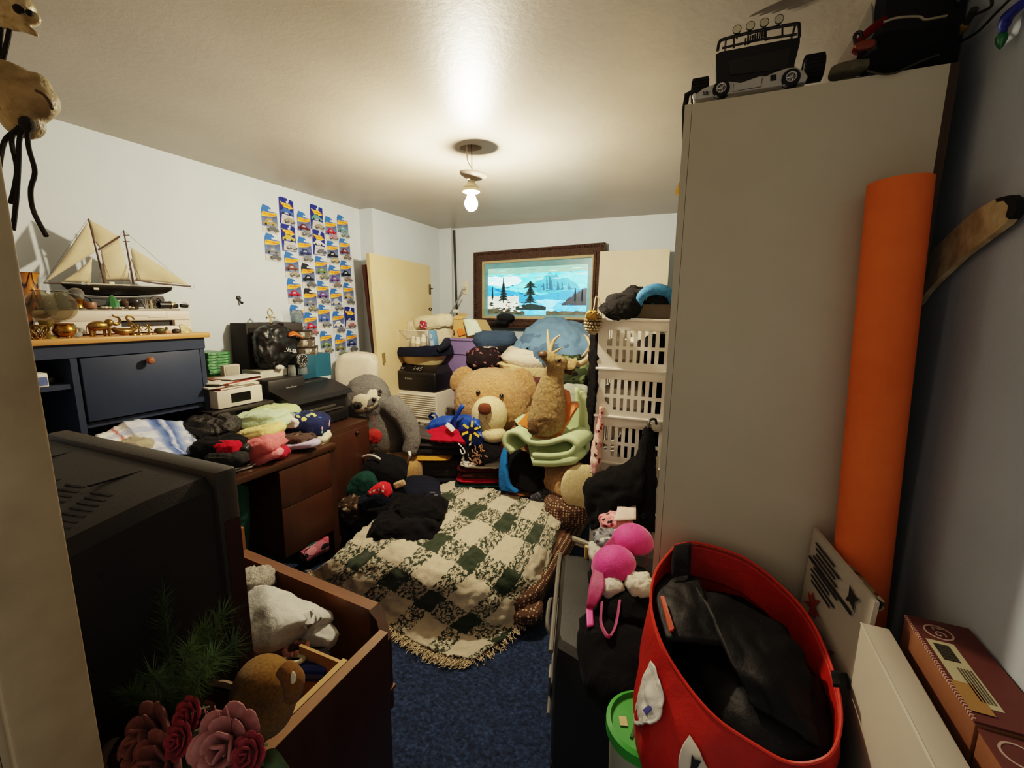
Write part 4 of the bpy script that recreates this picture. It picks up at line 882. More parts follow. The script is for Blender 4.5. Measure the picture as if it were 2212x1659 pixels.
nt.links.new(mixc(nt, st, cu_, lin('#6f86b8')), bs.inputs['Base Color']); bs.inputs['Roughness'].default_value = .9; bumpit(nt, bs, noise_(nt, uv, 60), .3)
s = B(); s.sheet([[PX(205, 940, -2.02), PX(260, 915, -2.10), PX(320, 903, -2.12), PX(385, 905, -2.10), PX(408, 918, -2.08)], [PX(225, 960, -1.95), PX(290, 940, -2.0), PX(350, 935, -2.0), PX(400, 935, -2.0), PX(425, 942, -2.0)], [PX(270, 985, -1.90), PX(320, 968, -1.92), PX(365, 962, -1.92), PX(410, 958, -1.94), PX(436, 956, -1.95)], [PX(320, 1000, -1.85), PX(350, 985, -1.86), PX(385, 982, -1.88), PX(415, 976, -1.9), PX(434, 966, -1.92)]], 36, 26, .018, 14, 2, .005, 40)
solo('plaid_shirt', 'blue and white plaid shirt heaped on the desk behind the television', 'shirt', s, pl, mods=[SOL(.01, -1)])
lumpx('folded_cloth', 'beige rumpled fabric tucked under the blue plaid shirt', 'cloth', 285, 962, 60, 22, -1.97, .10, cloth('#a59b84'), amp=.012, fr=24)
lumpx('clothes_heap', 'dark clothes heap beneath the plaid shirt on the desk', 'clothes', 390, 1000, 110, 34, -1.95, .16, cloth('#1a1817'), amp=.014, fr=14)
bl_ = mat('#1b1a19', .45, 0, .6, 110, .4, 40, '#35322e', spec=.5)
lumpx('black_jacket', 'crumpled black jacket piled in the middle of the desk', 'jacket', 468, 932, 100, 62, -2.02, .2, bl_, amp=.022, fr=18, e=(.6, .6), lay=3, nu=80, nv=50)
lumpx('black_shirt', 'black shirt slumped below the crumpled jacket', 'shirt', 478, 972, 92, 46, -1.86, .16, cloth('#131212'), amp=.02, fr=18)
lumpx('red_shirt', 'bright red cloth corner poking out of the black clothes on desk', 'shirt', 491, 968, 46, 26, -1.79, .07, cloth('#b3162c'), amp=.012, fr=30)
lumpx('folded_trousers', 'charcoal rolled trousers at the front edge of the desk pile', 'trousers', 490, 990, 80, 26, -1.77, .1, cloth('#2a2929'), amp=.012, fr=25)
lumpx('leather_wallet', 'black leather wallet leaning on the coral shirt', 'wallet', 522, 972, 38, 18, -1.76, .05, mat('#171615', .35, 0, .2, 80), amp=.002, rx=.3, ry=-.3)
lumpx('mint_shirt', 'folded mint green shirt with dark lines on the desk pile', 'shirt', 572, 910, 100, 42, -1.92, .2, blobs('#b5c9a4', ['#b5c9a4', '#9db38c', '#c9d8b8', '#4d5a4a'], 12, .3), amp=.014, fr=22, lay=2, la=.08)
lumpx('lime_shirt', 'pale lime shirt folded at the back of the desk pile', 'shirt', 592, 890, 100, 26, -2.0, .16, cloth('#bccb92'), amp=.012, fr=20)
lumpx('yellow_shirt', 'folded pale yellow shirt between the mint and coral ones', 'shirt', 563, 934, 88, 26, -1.84, .18, cloth('#d9c684'), amp=.01, fr=24, ry=-.18, lay=2)
lumpx('coral_shirt', 'folded coral pink shirt at the front of the desk pile', 'shirt', 566, 963, 84, 42, -1.79, .18, cloth('#e0787a'), amp=.012, fr=24, ry=-.3, lay=3)
lumpx('striped_scarf', 'pink and white striped scarf trailing at the desk edge', 'scarf', 575, 988, 70, 16, -1.74, .07, blobs('#e2848a', ['#f0d6d0', '#c84a5e'], 30, .3), amp=.01, fr=30, ry=-.4)
lumpx('crimson_shirt', 'small crimson garment beside the coral shirt at the desk edge', 'shirt', 600, 976, 44, 20, -1.75, .07, cloth('#b8263c'), amp=.012, fr=35)
lumpx('grey_roll', 'rolled grey shirt lying between mint and navy shirts', 'shirt', 612, 908, 58, 34, -1.9, .12, cloth('#8d8b87'), amp=.008, fr=25, e=(.8, .8))
lumpx('navy_floral_shirt', 'navy shirt with small colourful leaf print on the desk', 'shirt', 655, 920, 104, 54, -1.86, .2, blobs('#1f2648', ['#8fae8e', '#c9c06a', '#d9a0a0', '#3f6b8e', '#1f2648', '#1f2648'], 24, .34), amp=.02, fr=16, e=(.7, .7))
lumpx('pink_print_cloth', 'pink and white printed scrap on the navy shirt', 'cloth', 628, 914, 30, 20, -1.83, .04, blobs('#d9c9c4', ['#c8828a', '#d9c9c4'], 40, .3), amp=.006, fr=30)
lumpx('cream_shirt', 'folded cream cloth at the right end of the desk', 'cloth', 684, 942, 50, 30, -1.79, .13, cloth('#e6dcc0'), amp=.006, fr=24, lay=2, ry=.1)
lumpx('brown_bundle', 'brown patterned cloth under the navy shirt', 'cloth', 640, 948, 76, 24, -1.80, .14, blobs('#4a3a33', ['#2d2422', '#6d5a4c'], 40, .4), amp=.008, fr=26)
lumpx('lilac_shirt', 'thin folded lilac shirt flat at the desk edge', 'shirt', 650, 960, 80, 13, -1.75, .1, cloth('#b9b2cc'), amp=.004, fr=26, ry=-.12)
for i, (x, y) in enumerate(((512, 1003), (520, 1011), (508, 1018))):
    p = PZ(x, y, DZ + .006); s = B(); s.tube([p + V((-.03, -.05 , 0)), p, p + V((.02, .06, .004)), p + V((.0, .075, .008)), p + V((-.01, .06, .004))], .004, 6, sm=14)
    solo('clothes_hanger', 'silver clothes hanger lying on the near end of the desk, %s' % ('closest to clothes', 'between the other two', 'closest to desk edge')[i], 'hanger', s, mat('#a39d94', .3, .6), group='hangers on the desk')
# ================================================================== television on its stand
M_tv = mat('#171615', .55, 0, .15, 260, .25, 3, '#131212', spec=.4)
tx0, tx1, ty = -1.405, -.797, .535; tz0, tz1 = .632, 1.15
o = thing('television', 'big old black tube television seen from behind on a black stand', 'television', ((tx0 + tx1) / 2, .4, tz0))
obj('bezel', B().bx(tx0, tx1, .492, ty, tz0, tz1, bev=.008), mat('#2a2724', .5, 0, .1, 200, .15, 3), o, world=True)
h = B(); R_ = [(.492, .008, .012, .0), (.40, .012, .02, .0), (.30, .03, .045, .02), (.245, .06, .085, .04)]; rings = []
for y, ix, it, ib in R_:
    x0, x1, z0_, z1_ = tx0 + ix, tx1 - ix, tz0 + ib, tz1 - it; c = .02
    rings.append([h.bm.verts.new((x, y, z)) for x, z in ((x0 + c, z0_), (x1 - c, z0_), (x1, z0_ + c), (x1, z1_ - c), (x1 - c, z1_), (x0 + c, z1_), (x0, z1_ - c), (x0, z0_ + c))])
for a, b_ in zip(rings, rings[1:]):
    for i in range(8): h._f((a[i], a[(i + 1) % 8], b_[(i + 1) % 8], b_[i]))
h._f(rings[-1]); h._f(rings[0])
obj('back_shell', h, M_tv, o, world=True, sharp=.4)
dk_ = mat('#070707', .8)
def topz(y): return tz1 - (.02 + (.40 - y) / .10 * .025)
for i in range(5):
    v_ = B()
    for j in range(7):
        x = tx0 + .13 + i * .085; y = .385 - j * .012; v_.box((x + j * .006, y, topz(y) + .0005), (.05, .004, .002), (.24, 0, .12))
    obj('vent', v_, dk_, o, world=True)
for gx in (.17, .43): obj('panel_groove', B().box((tx0 + gx, .43, tz1 - .0155), (.006, .09, .003)), dk_, o, world=True)
obj('hand_recess', B().box((tx0 + .12, .27, 1.075), (.1, .02, .035), (.5, 0, 0), .006), dk_, o, world=True); obj('side_slot', B().box((tx1 - .035, .36, 1.04), (.02, .08, .012), None, .003), dk_, o, world=True)
obj('rating_sticker', B().box((-1.16, .2435, .93), (.03, .001, .014), (0, .3, 0)), mat('#8a8880', .5), o, world=True)
obj('edge_panel', B().bx(tx1 - .002, tx1 + .0015, .50, .53, tz0 + .02, tz1 - .1), mat('#2a1212', .4), o, world=True)
o = thing('tv_stand', 'black box stand under the old television', 'stand', (-1.11, .34, 0)); obj('cabinet', B().bx(-1.36, -.87, .245, .44, .03, .63, bev=.004), mat('#131211', .6), o, world=True)
for x in (-1.33, -.9):
    for y in (.27, .415): obj('foot', B().cyl((x, y, 0), (x, y, .03), .015, n=10), mat('#0b0b0b', .6), o, world=True)
# ================================================================== dresser with the open drawer
M_dr = wood('#6e4526', '#54331b', 0, .4); M_drf = wood('#3a1c12', '#2a130b', 2, .35); M_ply = wood('#b08a50', '#96703c', 1, .6)
o = thing('dresser', 'brown dresser tucked behind the television with one deep drawer pulled out', 'dresser', (-1.5, .69, 0))
obj('carcass', B().bx(-1.67, -1.40, .445, .945, 0, .70, bev=.004), M_dr, o, world=True)
dr = obj('drawer', B().plate([(-1.395, .878, .34), (-.79, .865, .34), (-.79, .865, .62), (-1.395, .905, .62)], (0, .035, 0)).bx(-1.395, -.715, .47, .87, .40, .41).bx(-1.395, -.715, .46, .472, .34, .60), M_dr, o, world=True)
fr_ = obj('drawer_front', B().bx(-.712, -.688, .44, .815, .10, .62, bev=.003), M_drf, o, world=True)
obj('drawer_edge', B().bx(-.714, -.688, .441, .814, .6195, .6215), wood('#8a6038', '#74502c', 1, .4), o, world=True)
obj('corner_block', B().plate([(-.79, .86, .62), (-.765, .86, .60), (-.72, .83, .56), (-.72, .83, .34), (-.79, .86, .34)], (0, .035, 0)), M_drf, o, world=True)
# things in the drawer
o = thing('wooden_tray', 'light plywood tray standing inside the open drawer', 'tray', (-.82, .62, .412))
obj('side_wall', B().bx(-.750, -.735, .50, .72, .412, .60), M_ply, o, world=True); obj('end_wall', B().bx(-.89, -.75, .712, .72, .412, .592), M_ply, o, world=True); obj('base', B().bx(-.89, -.735, .50, .72, .411, .418), M_ply, o, world=True); obj('end_wall', B().bx(-.89, -.75, .50, .507, .412, .58), M_ply, o, world=True)
p = PZ(660, 1452, .54); o = thing('blue_tin', 'shiny dark blue cylinder lying in the plywood tray', 'tin', p); obj('body', B().cyl((-.055, -.02, 0), (.04, .02, 0), .022, n=20), mat('#1f2f80', .2, .3, 0, 60, .2, spec=.7), o); obj('cap', B().cyl((.04, .02, 0), (.05, .024, 0), .023, n=20), mat('#2c3f9c', .15, .4), o)
solo('dark_pouch', 'black soft pouch in the plywood tray above the blue cylinder', 'pouch', B().sup(PZ(665, 1425, .53), (.11, .07, .03), .6, .7, amp=.006, fr=30, rot=(0, 0, .3)), cloth('#17151a'))
o = thing('bead_bracelet', 'pink bead bracelet beside the jeans in the drawer', 'bracelet', PZ(640, 1400, .56)); b = B()
for k in range(16): b.ell((.03 * math.cos(k * PI / 8), .024 * math.sin(k * PI / 8), .006 * math.sin(k)), .0075, nu=10, nv=8)
obj('bead', b, mat('#c98f78', .4, 0, 0, 60, .3, 60), o); 
o = thing('white_bangle', 'creamy white bangle lying below the pink beads', 'bangle', PZ(635, 1424, .56)); obj('ring', B().tube([(.03 * math.cos(k * PI / 10), .014 * math.sin(k * PI / 10), .008 * math.cos(k * PI / 10)) for k in range(21)], .006, 8), mat('#ddd2b2', .4), o)
den = mat('#c3c2ba', .9, 0, .35, 160, .14, 12, '#a9a9a2', spec=.2)
s = B(); s.sheet([[PZ(*q) for q in r] for r in ([(530, 1270, .60), (575, 1262, .64), (620, 1275, .64), (660, 1295, .62), (715, 1318, .58)], [(534, 1310, .62), (580, 1305, .665), (625, 1315, .655), (670, 1325, .63), (722, 1330, .575)], [(538, 1355, .62), (585, 1350, .655), (630, 1345, .65), (675, 1340, .62), (718, 1345, .56)], [(545, 1400, .60), (580, 1395, .62), (620, 1378, .61), (665, 1362, .58), (705, 1368, .53)], [(552, 1415, .57), (585, 1412, .575), (612, 1400, .565), (650, 1385, .545), (690, 1390, .50)])], 50, 44, .006, 9, 3, .003, 26)
solo('folded_jeans', 'pale grey-white folded jeans filling the open drawer', 'jeans', s, den, sharp=1.5, mods=[SOL(.025, -1)])
lump('white_towel', 'nubbly white towel behind the jeans at back of the drawer', 'towel', 548, 1258, 70, 46, .84, .1, mat('#b9b3a4', .95, 0, 1.0, 150, .3, 60), amp=.012, fr=40, e=(.7, .7))
lump('grey_sock', 'small grey-white cloth hanging out below the jeans', 'sock', 690, 1372, 70, 34, .80, .06, den, amp=.01, fr=26, ry=.4)
# mustard plush
p = V((-.742, .478, .715)); o = thing('plush_toy', 'mustard yellow plush toy slumped over near end of the open drawer', 'plush toy', (p.x, p.y, .62))
FUM = fur('#94702f', '#5f4316', 160, .5)
b = B(); c_ = PY(570, 1505, .478); b.ell(c_, (.062, .055, .082), (.0, .15, 0)); b.ell(c_ + V((.02, -.01, .045)), (.05, .045, .04)); b.tube([c_ + V((.01, -.045, .045)), c_ + V((.03, -.062, .015)), c_ + V((.03, -.06, -.02))], [.02, .022, .024], 12, sm=10)
obj('body', b, FUM, o, world=True, mods=[REM(.006), SMO(.5, 8)])
e_ = PY(628, 1462, .455); obj('eye', B().ell(e_, (.010, .006, .012)), mat('#0c0a09', .15), o, world=True); obj('snout', B().tube([PY(612, 1440, .46), PY(634, 1470, .455), PY(630, 1515, .45)], [.016, .02, .012], 10, sm=10), fur('#8a5f22', '#5a3b10', 160, .5), o, world=True, mods=[SUB(1)]); obj('eye_white', B().ell(PY(634, 1470, .448), (.004, .005, .017)), mat('#d8cfb8', .4), o, world=True)
# ================================================================== potted pine sprigs and flowers, near left
PC = PY(375, 1510, .36)
o = thing('plant_stool', 'small dark stool holding the potted pine sprigs', 'stool', (PC.x, PC.y, 0)); obj('seat', B().lathe([(0, .60), (.115, .60), (.115, .625), (0, .625)], (0, 0, 0), 24), mat('#14100e', .6), o)
for k in range(3): a = k * 2.09 + .4; obj('leg', B().cyl((.09 * math.cos(a), .09 * math.sin(a), .6), (.1 * math.cos(a), .1 * math.sin(a), 0), .012, n=8), mat('#120e0c', .6), o)
o = thing('potted_pine', 'potted dark green artificial pine sprigs in a floral wrapped pot', 'plant', (PC.x, PC.y, .626))
pot = blobs('#3a1a1e', ['#7d3a42', '#a86a6a', '#2a1014', '#5a2028'], 26, .4)
obj('pot', B().lathe([(.0, .0), (.07, 0), (.082, .03), (.092, .09), (.096, .118), (.088, .118), (.08, .09), (0, .085)], (0, 0, 0), 28), pot, o)
obj('rim', B().lathe([(.094, .112), (.102, .116), (.102, .13), (.094, .134), (.088, .128)], (0, 0, 0), 28), mat('#6d5a46', .7, 0, .4, 60, .3, 30), o)
gr = mat('#3a4f26', .6, 0, 0, 60, .5, 30, '#55682f'); gr2 = mat('#2a3f20', .6, 0, 0, 60, .5, 30, '#43582c')
root = V((0, 0, .11)); tips = [(350, 1248, .40), (480, 1330, .37), (505, 1395, .34), (460, 1420, .30), (265, 1420, .36), (300, 1390, .40), (230, 1470, .33), (410, 1400, .31), (330, 1460, .28), (440, 1360, .40), (280, 1500, .30)]
for i, (tx, ty_, Y) in enumerate(tips):
    T = PY(tx, ty_, Y) - o.location; mid = root.lerp(T, .5) + V((0, 0, .02)); sp3 = spline([root, mid, T], 26); b = B(); b.tube(sp3, [.003, .0012], 5)
    for q, d_ in zip(sp3[5:], [(sp3[min(k + 1, 26)] - sp3[k - 1]).normalized() for k in range(5, 27)]):
        for n_ in range(16):
            r = V((random.gauss(0, 1), random.gauss(0, 1), random.gauss(0, 1))).normalized(); v = (d_ * 1.15 + r).normalized() * random.uniform(.026, .04); sd = v.orthogonal().normalized() * .0008
            b._f([b.bm.verts.new(x) for x in (q + sd, q - sd, q + v)])
    obj('sprig', b, gr if i % 2 else gr2, o, sharp=0)
def rose(px, py, Y, r, c1, c2, label, tilt):
    p = PY(px, py, Y); o = thing('silk_flower', label, 'flower', p, group='silk flowers by the pine pot', rot=tilt)
    m1 = mat(c1, .8, 0, .2, 60, .25, 30, c2)
    for ring in range(4):
        n = (3, 5, 6, 8)[ring]; b = B(); R0 = r * (.14, .36, .62, .88)[ring]; til = (.15, .5, .85, 1.15)[ring]; sz = r * (.5, .7, .85, .9)[ring]
        for k in range(n):
            a = k * 2 * PI / n + ring * .7; rt = Matrix.Rotation(a, 3, 'Z') @ Matrix.Rotation(til, 3, 'Y')
            b.sup(V((R0 * math.cos(a), R0 * math.sin(a), r * (.42 - .16 * ring))), (sz * .16, sz, sz * .95), 1, 1, 14, 8, rt, r * .05, 40, ring * 7 + k)
        obj('petal_ring', b, m1, o, sharp=0)
    s_ = B(); s_.tube([(0, 0, 0), (0, .005, -.015), (.0, .006, -.03)], .002, 5, sm=6); obj('stem', s_, gr2, o)
    for sgn in (1, -1):
        l_ = B(); l_.sheet([[(sgn * .004, 0, -.03)] * 2 + [(sgn * .004, .002, -.03)], [(sgn * .02, -.012, -.022), (sgn * .024, 0, -.018), (sgn * .02, .012, -.022)], [(sgn * .045, -.002, -.03), (sgn * .046, 0, -.03), (sgn * .045, .002, -.03)]], 6, 6); obj('leaf', l_, gr2, o, sharp=0)
rose(488, 1618, .30, .040, '#a87470', '#855050', 'large dusty pink silk rose right of the pine pot', (.9, .3, 0))
rose(318, 1606, .29, .042, '#8f5e5a', '#6b403e', 'dusty pink silk rose below the middle of the pine pot', (1.1, -.2, 0))
rose(340, 1668, .27, .040, '#8d5a56', '#6a3c3a', 'lowest dusty pink silk rose at the photo bottom', (1.2, .0, 0))
rose(535, 1632, .30, .020, '#8a2c38', '#601824', 'small crimson silk flower right of the large pink rose', (.9, .2, 0))
rose(405, 1548, .31, .020, '#a03440', '#701c28', 'small dark red silk flower on the pot front', (1.0, 0, 0))
rose(385, 1600, .285, .018, '#8f2c3a', '#651824', 'deep red silk flower bud between the two pink roses', (1.0, .1, 0))
b = B()
for i in range(26):
    x = random.uniform(250, 520); y = random.uniform(1555, 1670); p = PY(x, y, .325 + random.uniform(-.01, .02)); a = random.uniform(0, 6.28); r = random.uniform(.015, .035)
    e1 = V((math.cos(a), -.3, math.sin(a))) * r; e2 = V((-math.sin(a), -.2, math.cos(a))) * r * .4
    b.sheet([[p - e1, p - e1, p - e1 + e2 * .01], [p - e2, p + V((0, -.006, 0)), p + e2], [p + e1, p + e1, p + e1 + e2 * .01]], 4, 4)
solo('ribbon_foliage', 'dark red and green silk leaves massed around the pink roses', 'foliage', b, blobs('#2a1216', ['#5a2026', '#1c2a16', '#7a3a3c', '#12100e'], 30, .45), kind=None) if False else tag(obj('silk_leaves', b, blobs('#2a1216', ['#5a2026', '#1c2a16', '#7a3a3c', '#12100e'], 30, .45), None, sharp=0), 'dark red and green silk leaves massed around the pink roses', 'leaves', None, 'stuff')
b = B()
for i in range(7):
    x = 440 + i * 8; p = PY(x, 1525 + i % 3 * 12, .31); b.tube([p, p + V((.006, 0, -.03)), p + V((-.004, 0, -.06)), p + V((.006, .0, -.08))], .0008, 5, sm=10)
solo('raffia_tie', 'curly pale pink raffia strands hanging over the pot rim', 'ribbon', b, mat('#a8706c', .8))
# dark pile under the flowers so that they rest on something
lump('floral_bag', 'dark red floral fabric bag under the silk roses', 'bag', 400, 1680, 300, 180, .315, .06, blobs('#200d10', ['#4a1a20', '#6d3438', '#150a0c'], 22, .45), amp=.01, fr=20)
# ================================================================== hanging skull ornament
OD = .75
def po(px, py, d=OD): return CAM + ray(px, py) * d
o = thing('hanging_ornament', 'bone coloured carved skulls strung on black cords, hanging near the ceiling', 'ornament', po(30, 200))
bone = mat('#a39474', .5, 0, .9, 22, .4, 16, '#75664a', spec=.4); k = OD / FPX
ROTC = Matrix((RT, FW, -DN)).transposed()
b = B(); b.ell(po(10, 190), (70 * k, 55 * k, 52 * k), ROTC, amp=.004, fr=40); b.ell(po(60, 215), (56 * k, 42 * k, 44 * k), ROTC, amp=.003, fr=50); b.ell(po(88, 225), (30 * k, 26 * k, 30 * k), ROTC); b.ell(po(50, 265), (38 * k, 34 * k, 32 * k), ROTC); b.ell(po(80, 185), (24 * k, 26 * k, 26 * k), ROTC)
obj('large_skull', b, bone, o, world=True, mods=[REM(.0035), SMO(.5, 3)])
obj('brow_groove', B().tube([po(78, 196, .715), po(95, 205, .715), po(108, 222, .72), po(112, 235, .72)], .0025, 6, sm=10), mat('#4a3a20', .8), o, world=True)
b = B(); b.ell(po(25, 10), (42 * k, 34 * k, 30 * k), ROTC); b.ell(po(55, 38), (28 * k, 20 * k, 14 * k), ROTC); b.tube([po(8, 48), po(50, 58), po(80, 75)], [.012, .009, .004], 10); b.ell(po(72, 38), (14 * k, 12 * k, 12 * k), ROTC)
sm_ = obj('small_skull', b, mat('#b9ac90', .35, 0, .5, 40, .35, 30, '#8a7650', spec=.5), o, world=True, mods=[REM(.003), SMO(.5, 2)])
e = obj('eye_socket', B().ell(po(40, 20, .728), (.007,) * 3).ell(po(64, 28, .735), (.005,) * 3), mat('#120e0a', .9), o, world=True)
M_cord = mat('#15110d', .9, 0, .6, 300)
cords = [[(22, 56), (14, 95), (6, 130)], [(2, 60), (0, 100), (4, 130)], [(55, 268), (30, 285), (10, 305), (0, 350), (-6, 420)], [(52, 275), (42, 300), (40, 350), (36, 420), (28, 497)], [(45, 270), (25, 300), (36, 360), (32, 400), (22, 440)], [(58, 275), (62, 320), (75, 370), (66, 410), (72, 455), (100, 510)]]
for c_ in cords: obj('cord', B().tube([po(x, y, .735 if y > 200 else .75) for x, y in c_], .0036, 7, sm=24), M_cord, o, world=True)
obj('cord', B().tube([po(28, -20), po(28, -60), V((po(28, -60).x, po(28, -60).y, CEIL))], .003, 6), M_cord, o, world=True); obj('knot', B().ell(po(58, 268, .725), (.012, .010, .012)), M_cord, o, world=True)
# ================================================================== BACK OF THE ROOM
FG = fur('#94908a', '#5d5a56', 120, 1.0); FCR = fur('#e8ddc4', '#c4b596', 110, .5); FDK = fur('#4a4745', '#2c2a29', 120, .5)
RY = Euler((0, 0, YAW)).to_matrix()
def face(c, px, py, Y): return PY(px, py, Y)
# cream wrapped pillow
lump('pillow', 'cream pillow in a shiny plastic cover standing behind the sloth', 'pillow', 775, 822, 88, 120, 2.52, .16, mat('#e6d8c2', .35, 0, .25, 30, .1, 5, spec=.5), e=(.45, .45), amp=.012, fr=12)
solo('pillow_support', 'low cardboard carton behind the sloth carrying the cream pillow', 'box', B().bx(-2.44, -2.12, 2.44, 2.64, 0, .68, bev=.004), mat('#a5835a', .8))
lump('tan_cushion', 'tan cushion that the grey sloth toy sits on', 'cushion', 850, 1008, 130, 56, 2.32, .36, fur('#b8935f', '#8a6a40', 80, .4), amp=.01, fr=10, e=(.5, .5))
# sloth
k = mpp(PY(800, 880, 2.4))
HC = PY(793, 862, 2.34)
o = thing('sloth_plush', 'big grey plush sloth with a pale mask and a red pompom heart', 'plush toy', PY(835, 985, 2.36))
b = B(); b.ell(HC, (49 * k, 46 * k, 53 * k), RY @ Euler((0, .25, 0)).to_matrix()); b.sup(PY(832, 932, 2.40), (96 * k, 84 * k, 118 * k), .9, .9, rot=RY @ Euler((0, -.12, 0)).to_matrix())
b.tube([PY(842, 872, 2.37), PY(875, 905, 2.33), PY(890, 945, 2.30), PY(884, 978, 2.28)], [24 * k, 21 * k, 17 * k, 16 * k], 14, sm=16); b.tube([PY(775, 905, 2.36), PY(790, 940, 2.30), PY(800, 975, 2.28)], [18 * k, 18 * k, 15 * k], 12, sm=12)
obj('body', b, FG, o, world=True, mods=[REM(.011), SMO(.5, 5), FURD(.02, .014)])
def onhead(px, py, out=.0):  # point on the head's front, towards the camera
    d = (ray(px, py)).normalized(); oc = CAM - HC; r = 47 * k + out; bq = oc.dot(d); disc = max(0, bq * bq - (oc.length_squared - r * r)); return CAM + d * (-bq - math.sqrt(disc))
def patch(pts, m, name, out, parent, th=.012, fnp=None):
    b = B(); f = fnp or onhead; c = V((0, 0, 0)); P_ = [f(x, y, out) for x, y in pts]
    cx = sum(p[0] for p in pts) / len(pts); cy = sum(p[1] for p in pts) / len(pts)
    rings = []
    for t, oo in ((1, -.012), (.92, 0), (.6, .004), (.25, .006)): rings.append([b.bm.verts.new(f(cx + (x - cx) * t, cy + (y - cy) * t, out + oo)) for x, y in pts])
    ce = b.bm.verts.new(f(cx, cy, out + .007)); n = len(pts)
    for a, c_ in zip(rings, rings[1:]):
        for i in range(n): b._f((a[i], a[(i + 1) % n], c_[(i + 1) % n], c_[i]))
    for i in range(n): b._f((rings[-1][i], rings[-1][(i + 1) % n], ce))
    return obj(name, b, m, parent, world=True, sharp=1.5)
patch([(758, 868), (764, 856), (778, 850), (792, 852), (800, 838), (810, 830), (822, 830), (828, 842), (826, 858), (818, 872), (805, 882), (785, 892), (768, 892), (758, 882)], FCR, 'mask', .002, o)
patch([(760, 873), (768, 866), (780, 868), (786, 876), (778, 884), (766, 886)], FDK, 'eye_patch', .006, o); patch([(815, 846), (819, 838), (825, 838), (827, 848), (823, 856), (816, 856)], FDK, 'eye_patch', .006, o)
patch([(794, 864), (804, 857), (815, 858), (816, 866), (806, 876), (792, 880)], FG, 'muzzle', .008, o); obj('nose', B().ell(onhead(807, 864, .012), (.016, .012, .012)), mat('#15110f', .2), o, world=True)
for x, y in ((775, 876), (821, 846)): obj('eye', B().ell(onhead(x, y, .01), .011), mat('#0d0b0a', .1, spec=.8), o, world=True)
obj('mouth', B().tube([onhead(788, 880, .006), onhead(802, 884, .006), onhead(818, 874, .006)], .004, 6, sm=8), mat('#3d3936', .9), o, world=True)
hp_ = PY(808, 943, 2.2); obj('pompom', B().sup(hp_, (.1, .08, .09), 1, 1, amp=.014, fr=40), fur('#d02a20', '#8e1410', 150, .8), o, world=True); obj('cord', B().tube([hp_ + V((0, 0, .03)), PY(808, 915, 2.2), PY(806, 898, 2.22)], .003, 5, sm=6), mat('#8a2a24', .8), o, world=True)
obj('claw', B().tube([PY(884, 975, 2.25), PY(886, 985, 2.22), PY(882, 992, 2.22)], [.012, .009, .004], 8), mat('#e6ddc8', .5), o, world=True)
# ---- louvred white unit, black printer, basin, tote
WX_ = (-2.30, -1.853); o = thing('air_conditioner', 'white louvred air conditioner unit under the black printer', 'air conditioner', (-2.075, 3.02, 0)); M_lv = mat('#cfc6b4', .45, 0, .03, 60, .05)
obj('body', B().bx(WX_[0], WX_[1], 2.86, 3.20, 0, .80, bev=.008), M_lv, o, world=True); b = B()
for i in range(11): b.box(((WX_[0] + WX_[1]) / 2, 2.853, .775 - i * .017), (.43, .014, .009), (.5, 0, 0))
obj('louvre', b, mat('#d9d1c0', .4), o, world=True); obj('lower_panel', B().bx(WX_[0] + .01, WX_[1] - .01, 2.850, 2.862, .30, .565, bev=.004), M_lv, o, world=True); b = B()
obj('dial', B().lathe([(0, 0), (.03, 0), (.03, .004), (.02, .006)], (WX_[1], 3.0, .64), 20, Matrix(((0, 0, 1), (0, 1, 0), (-1, 0, 0)))), mat('#b8b0a0', .5), o, world=True)
obj('handle_trim', B().bx(-2.02, -2.0, 2.846, 2.852, .50, .56).bx(-2.02, -1.87, 2.846, 2.852, .545, .56), mat('#a49c8d', .5), o, world=True)
o = thing('inkjet_printer', 'black inkjet printer with chalk scribbles on the white louvred unit', 'printer', (-2.08, 3.02, .802)); b = B()
b.bx(-2.30, -1.862, 2.86, 3.22, .802, .955, bev=.014, seg=3); b.plate([(-2.30, 2.87, .94), (-1.865, 2.87, .94), (-1.90, 2.95, 1.0), (-2.27, 2.95, 1.0)], (0, .24, 0)); obj('body', b, mat('#171615', .35, 0, .06, 200, .2), o, world=True)
FM = lambda p, y=(0, 0, 1): frame(V(p) - o.location, (1, 0, 0), y)
text('badge', 'Canon', .026, FM((-2.11, 2.8585, .90)), mat('#9a978f', .4), o); text('chalk_scribble', 'Ex', .05, FM((-2.21, 2.91, .9745), (0, .08, .06)), mat('#6f6c66', .8), o); text('chalk_scribble', '145', .06, FM((-2.06, 2.91, .9745), (0, .08, .06)), mat('#77736c', .8), o)
obj('seam', B().bx(-2.295, -1.865, 2.8575, 2.859, .925, .928), mat('#060606', .5), o, world=True)
o = thing('wash_basin', 'cream oval plastic basin on the black inkjet printer', 'basin', (-2.09, 3.04, 1.002)); obj('bowl', B().lathe([(0, 0), (.16, 0), (.19, .03), (.225, .10), (.235, .103), (.225, .11), (.2, .09), (.17, .02), (0, .012)], (0, 0, 0), 40, sq=.62), mat('#d6c08c', .35), o)
o = thing('navy_jacket', 'dark navy jacket draped around the rim of the cream basin', 'jacket', (-2.09, 3.03, 1.06)); b = B()
ring = [[V((-2.09 + (r_ + .012 * math.sin(a * 3)) * math.cos(a), 3.03 + (r_ * .66) * math.sin(a), z + .02 * math.cos(a) * (1 if z > 1.1 else .5))) for a in [i * 2 * PI / 20 for i in range(21)]] for r_, z in ((.20, 1.12), (.235, 1.148), (.262, 1.12), (.262, 1.075))]
b.sheet(ring, 60, 14, .012, 16, 3, .004, 40); obj('cloth', b, cloth('#181c2c'), o, world=True, mods=[SOL(.012)])
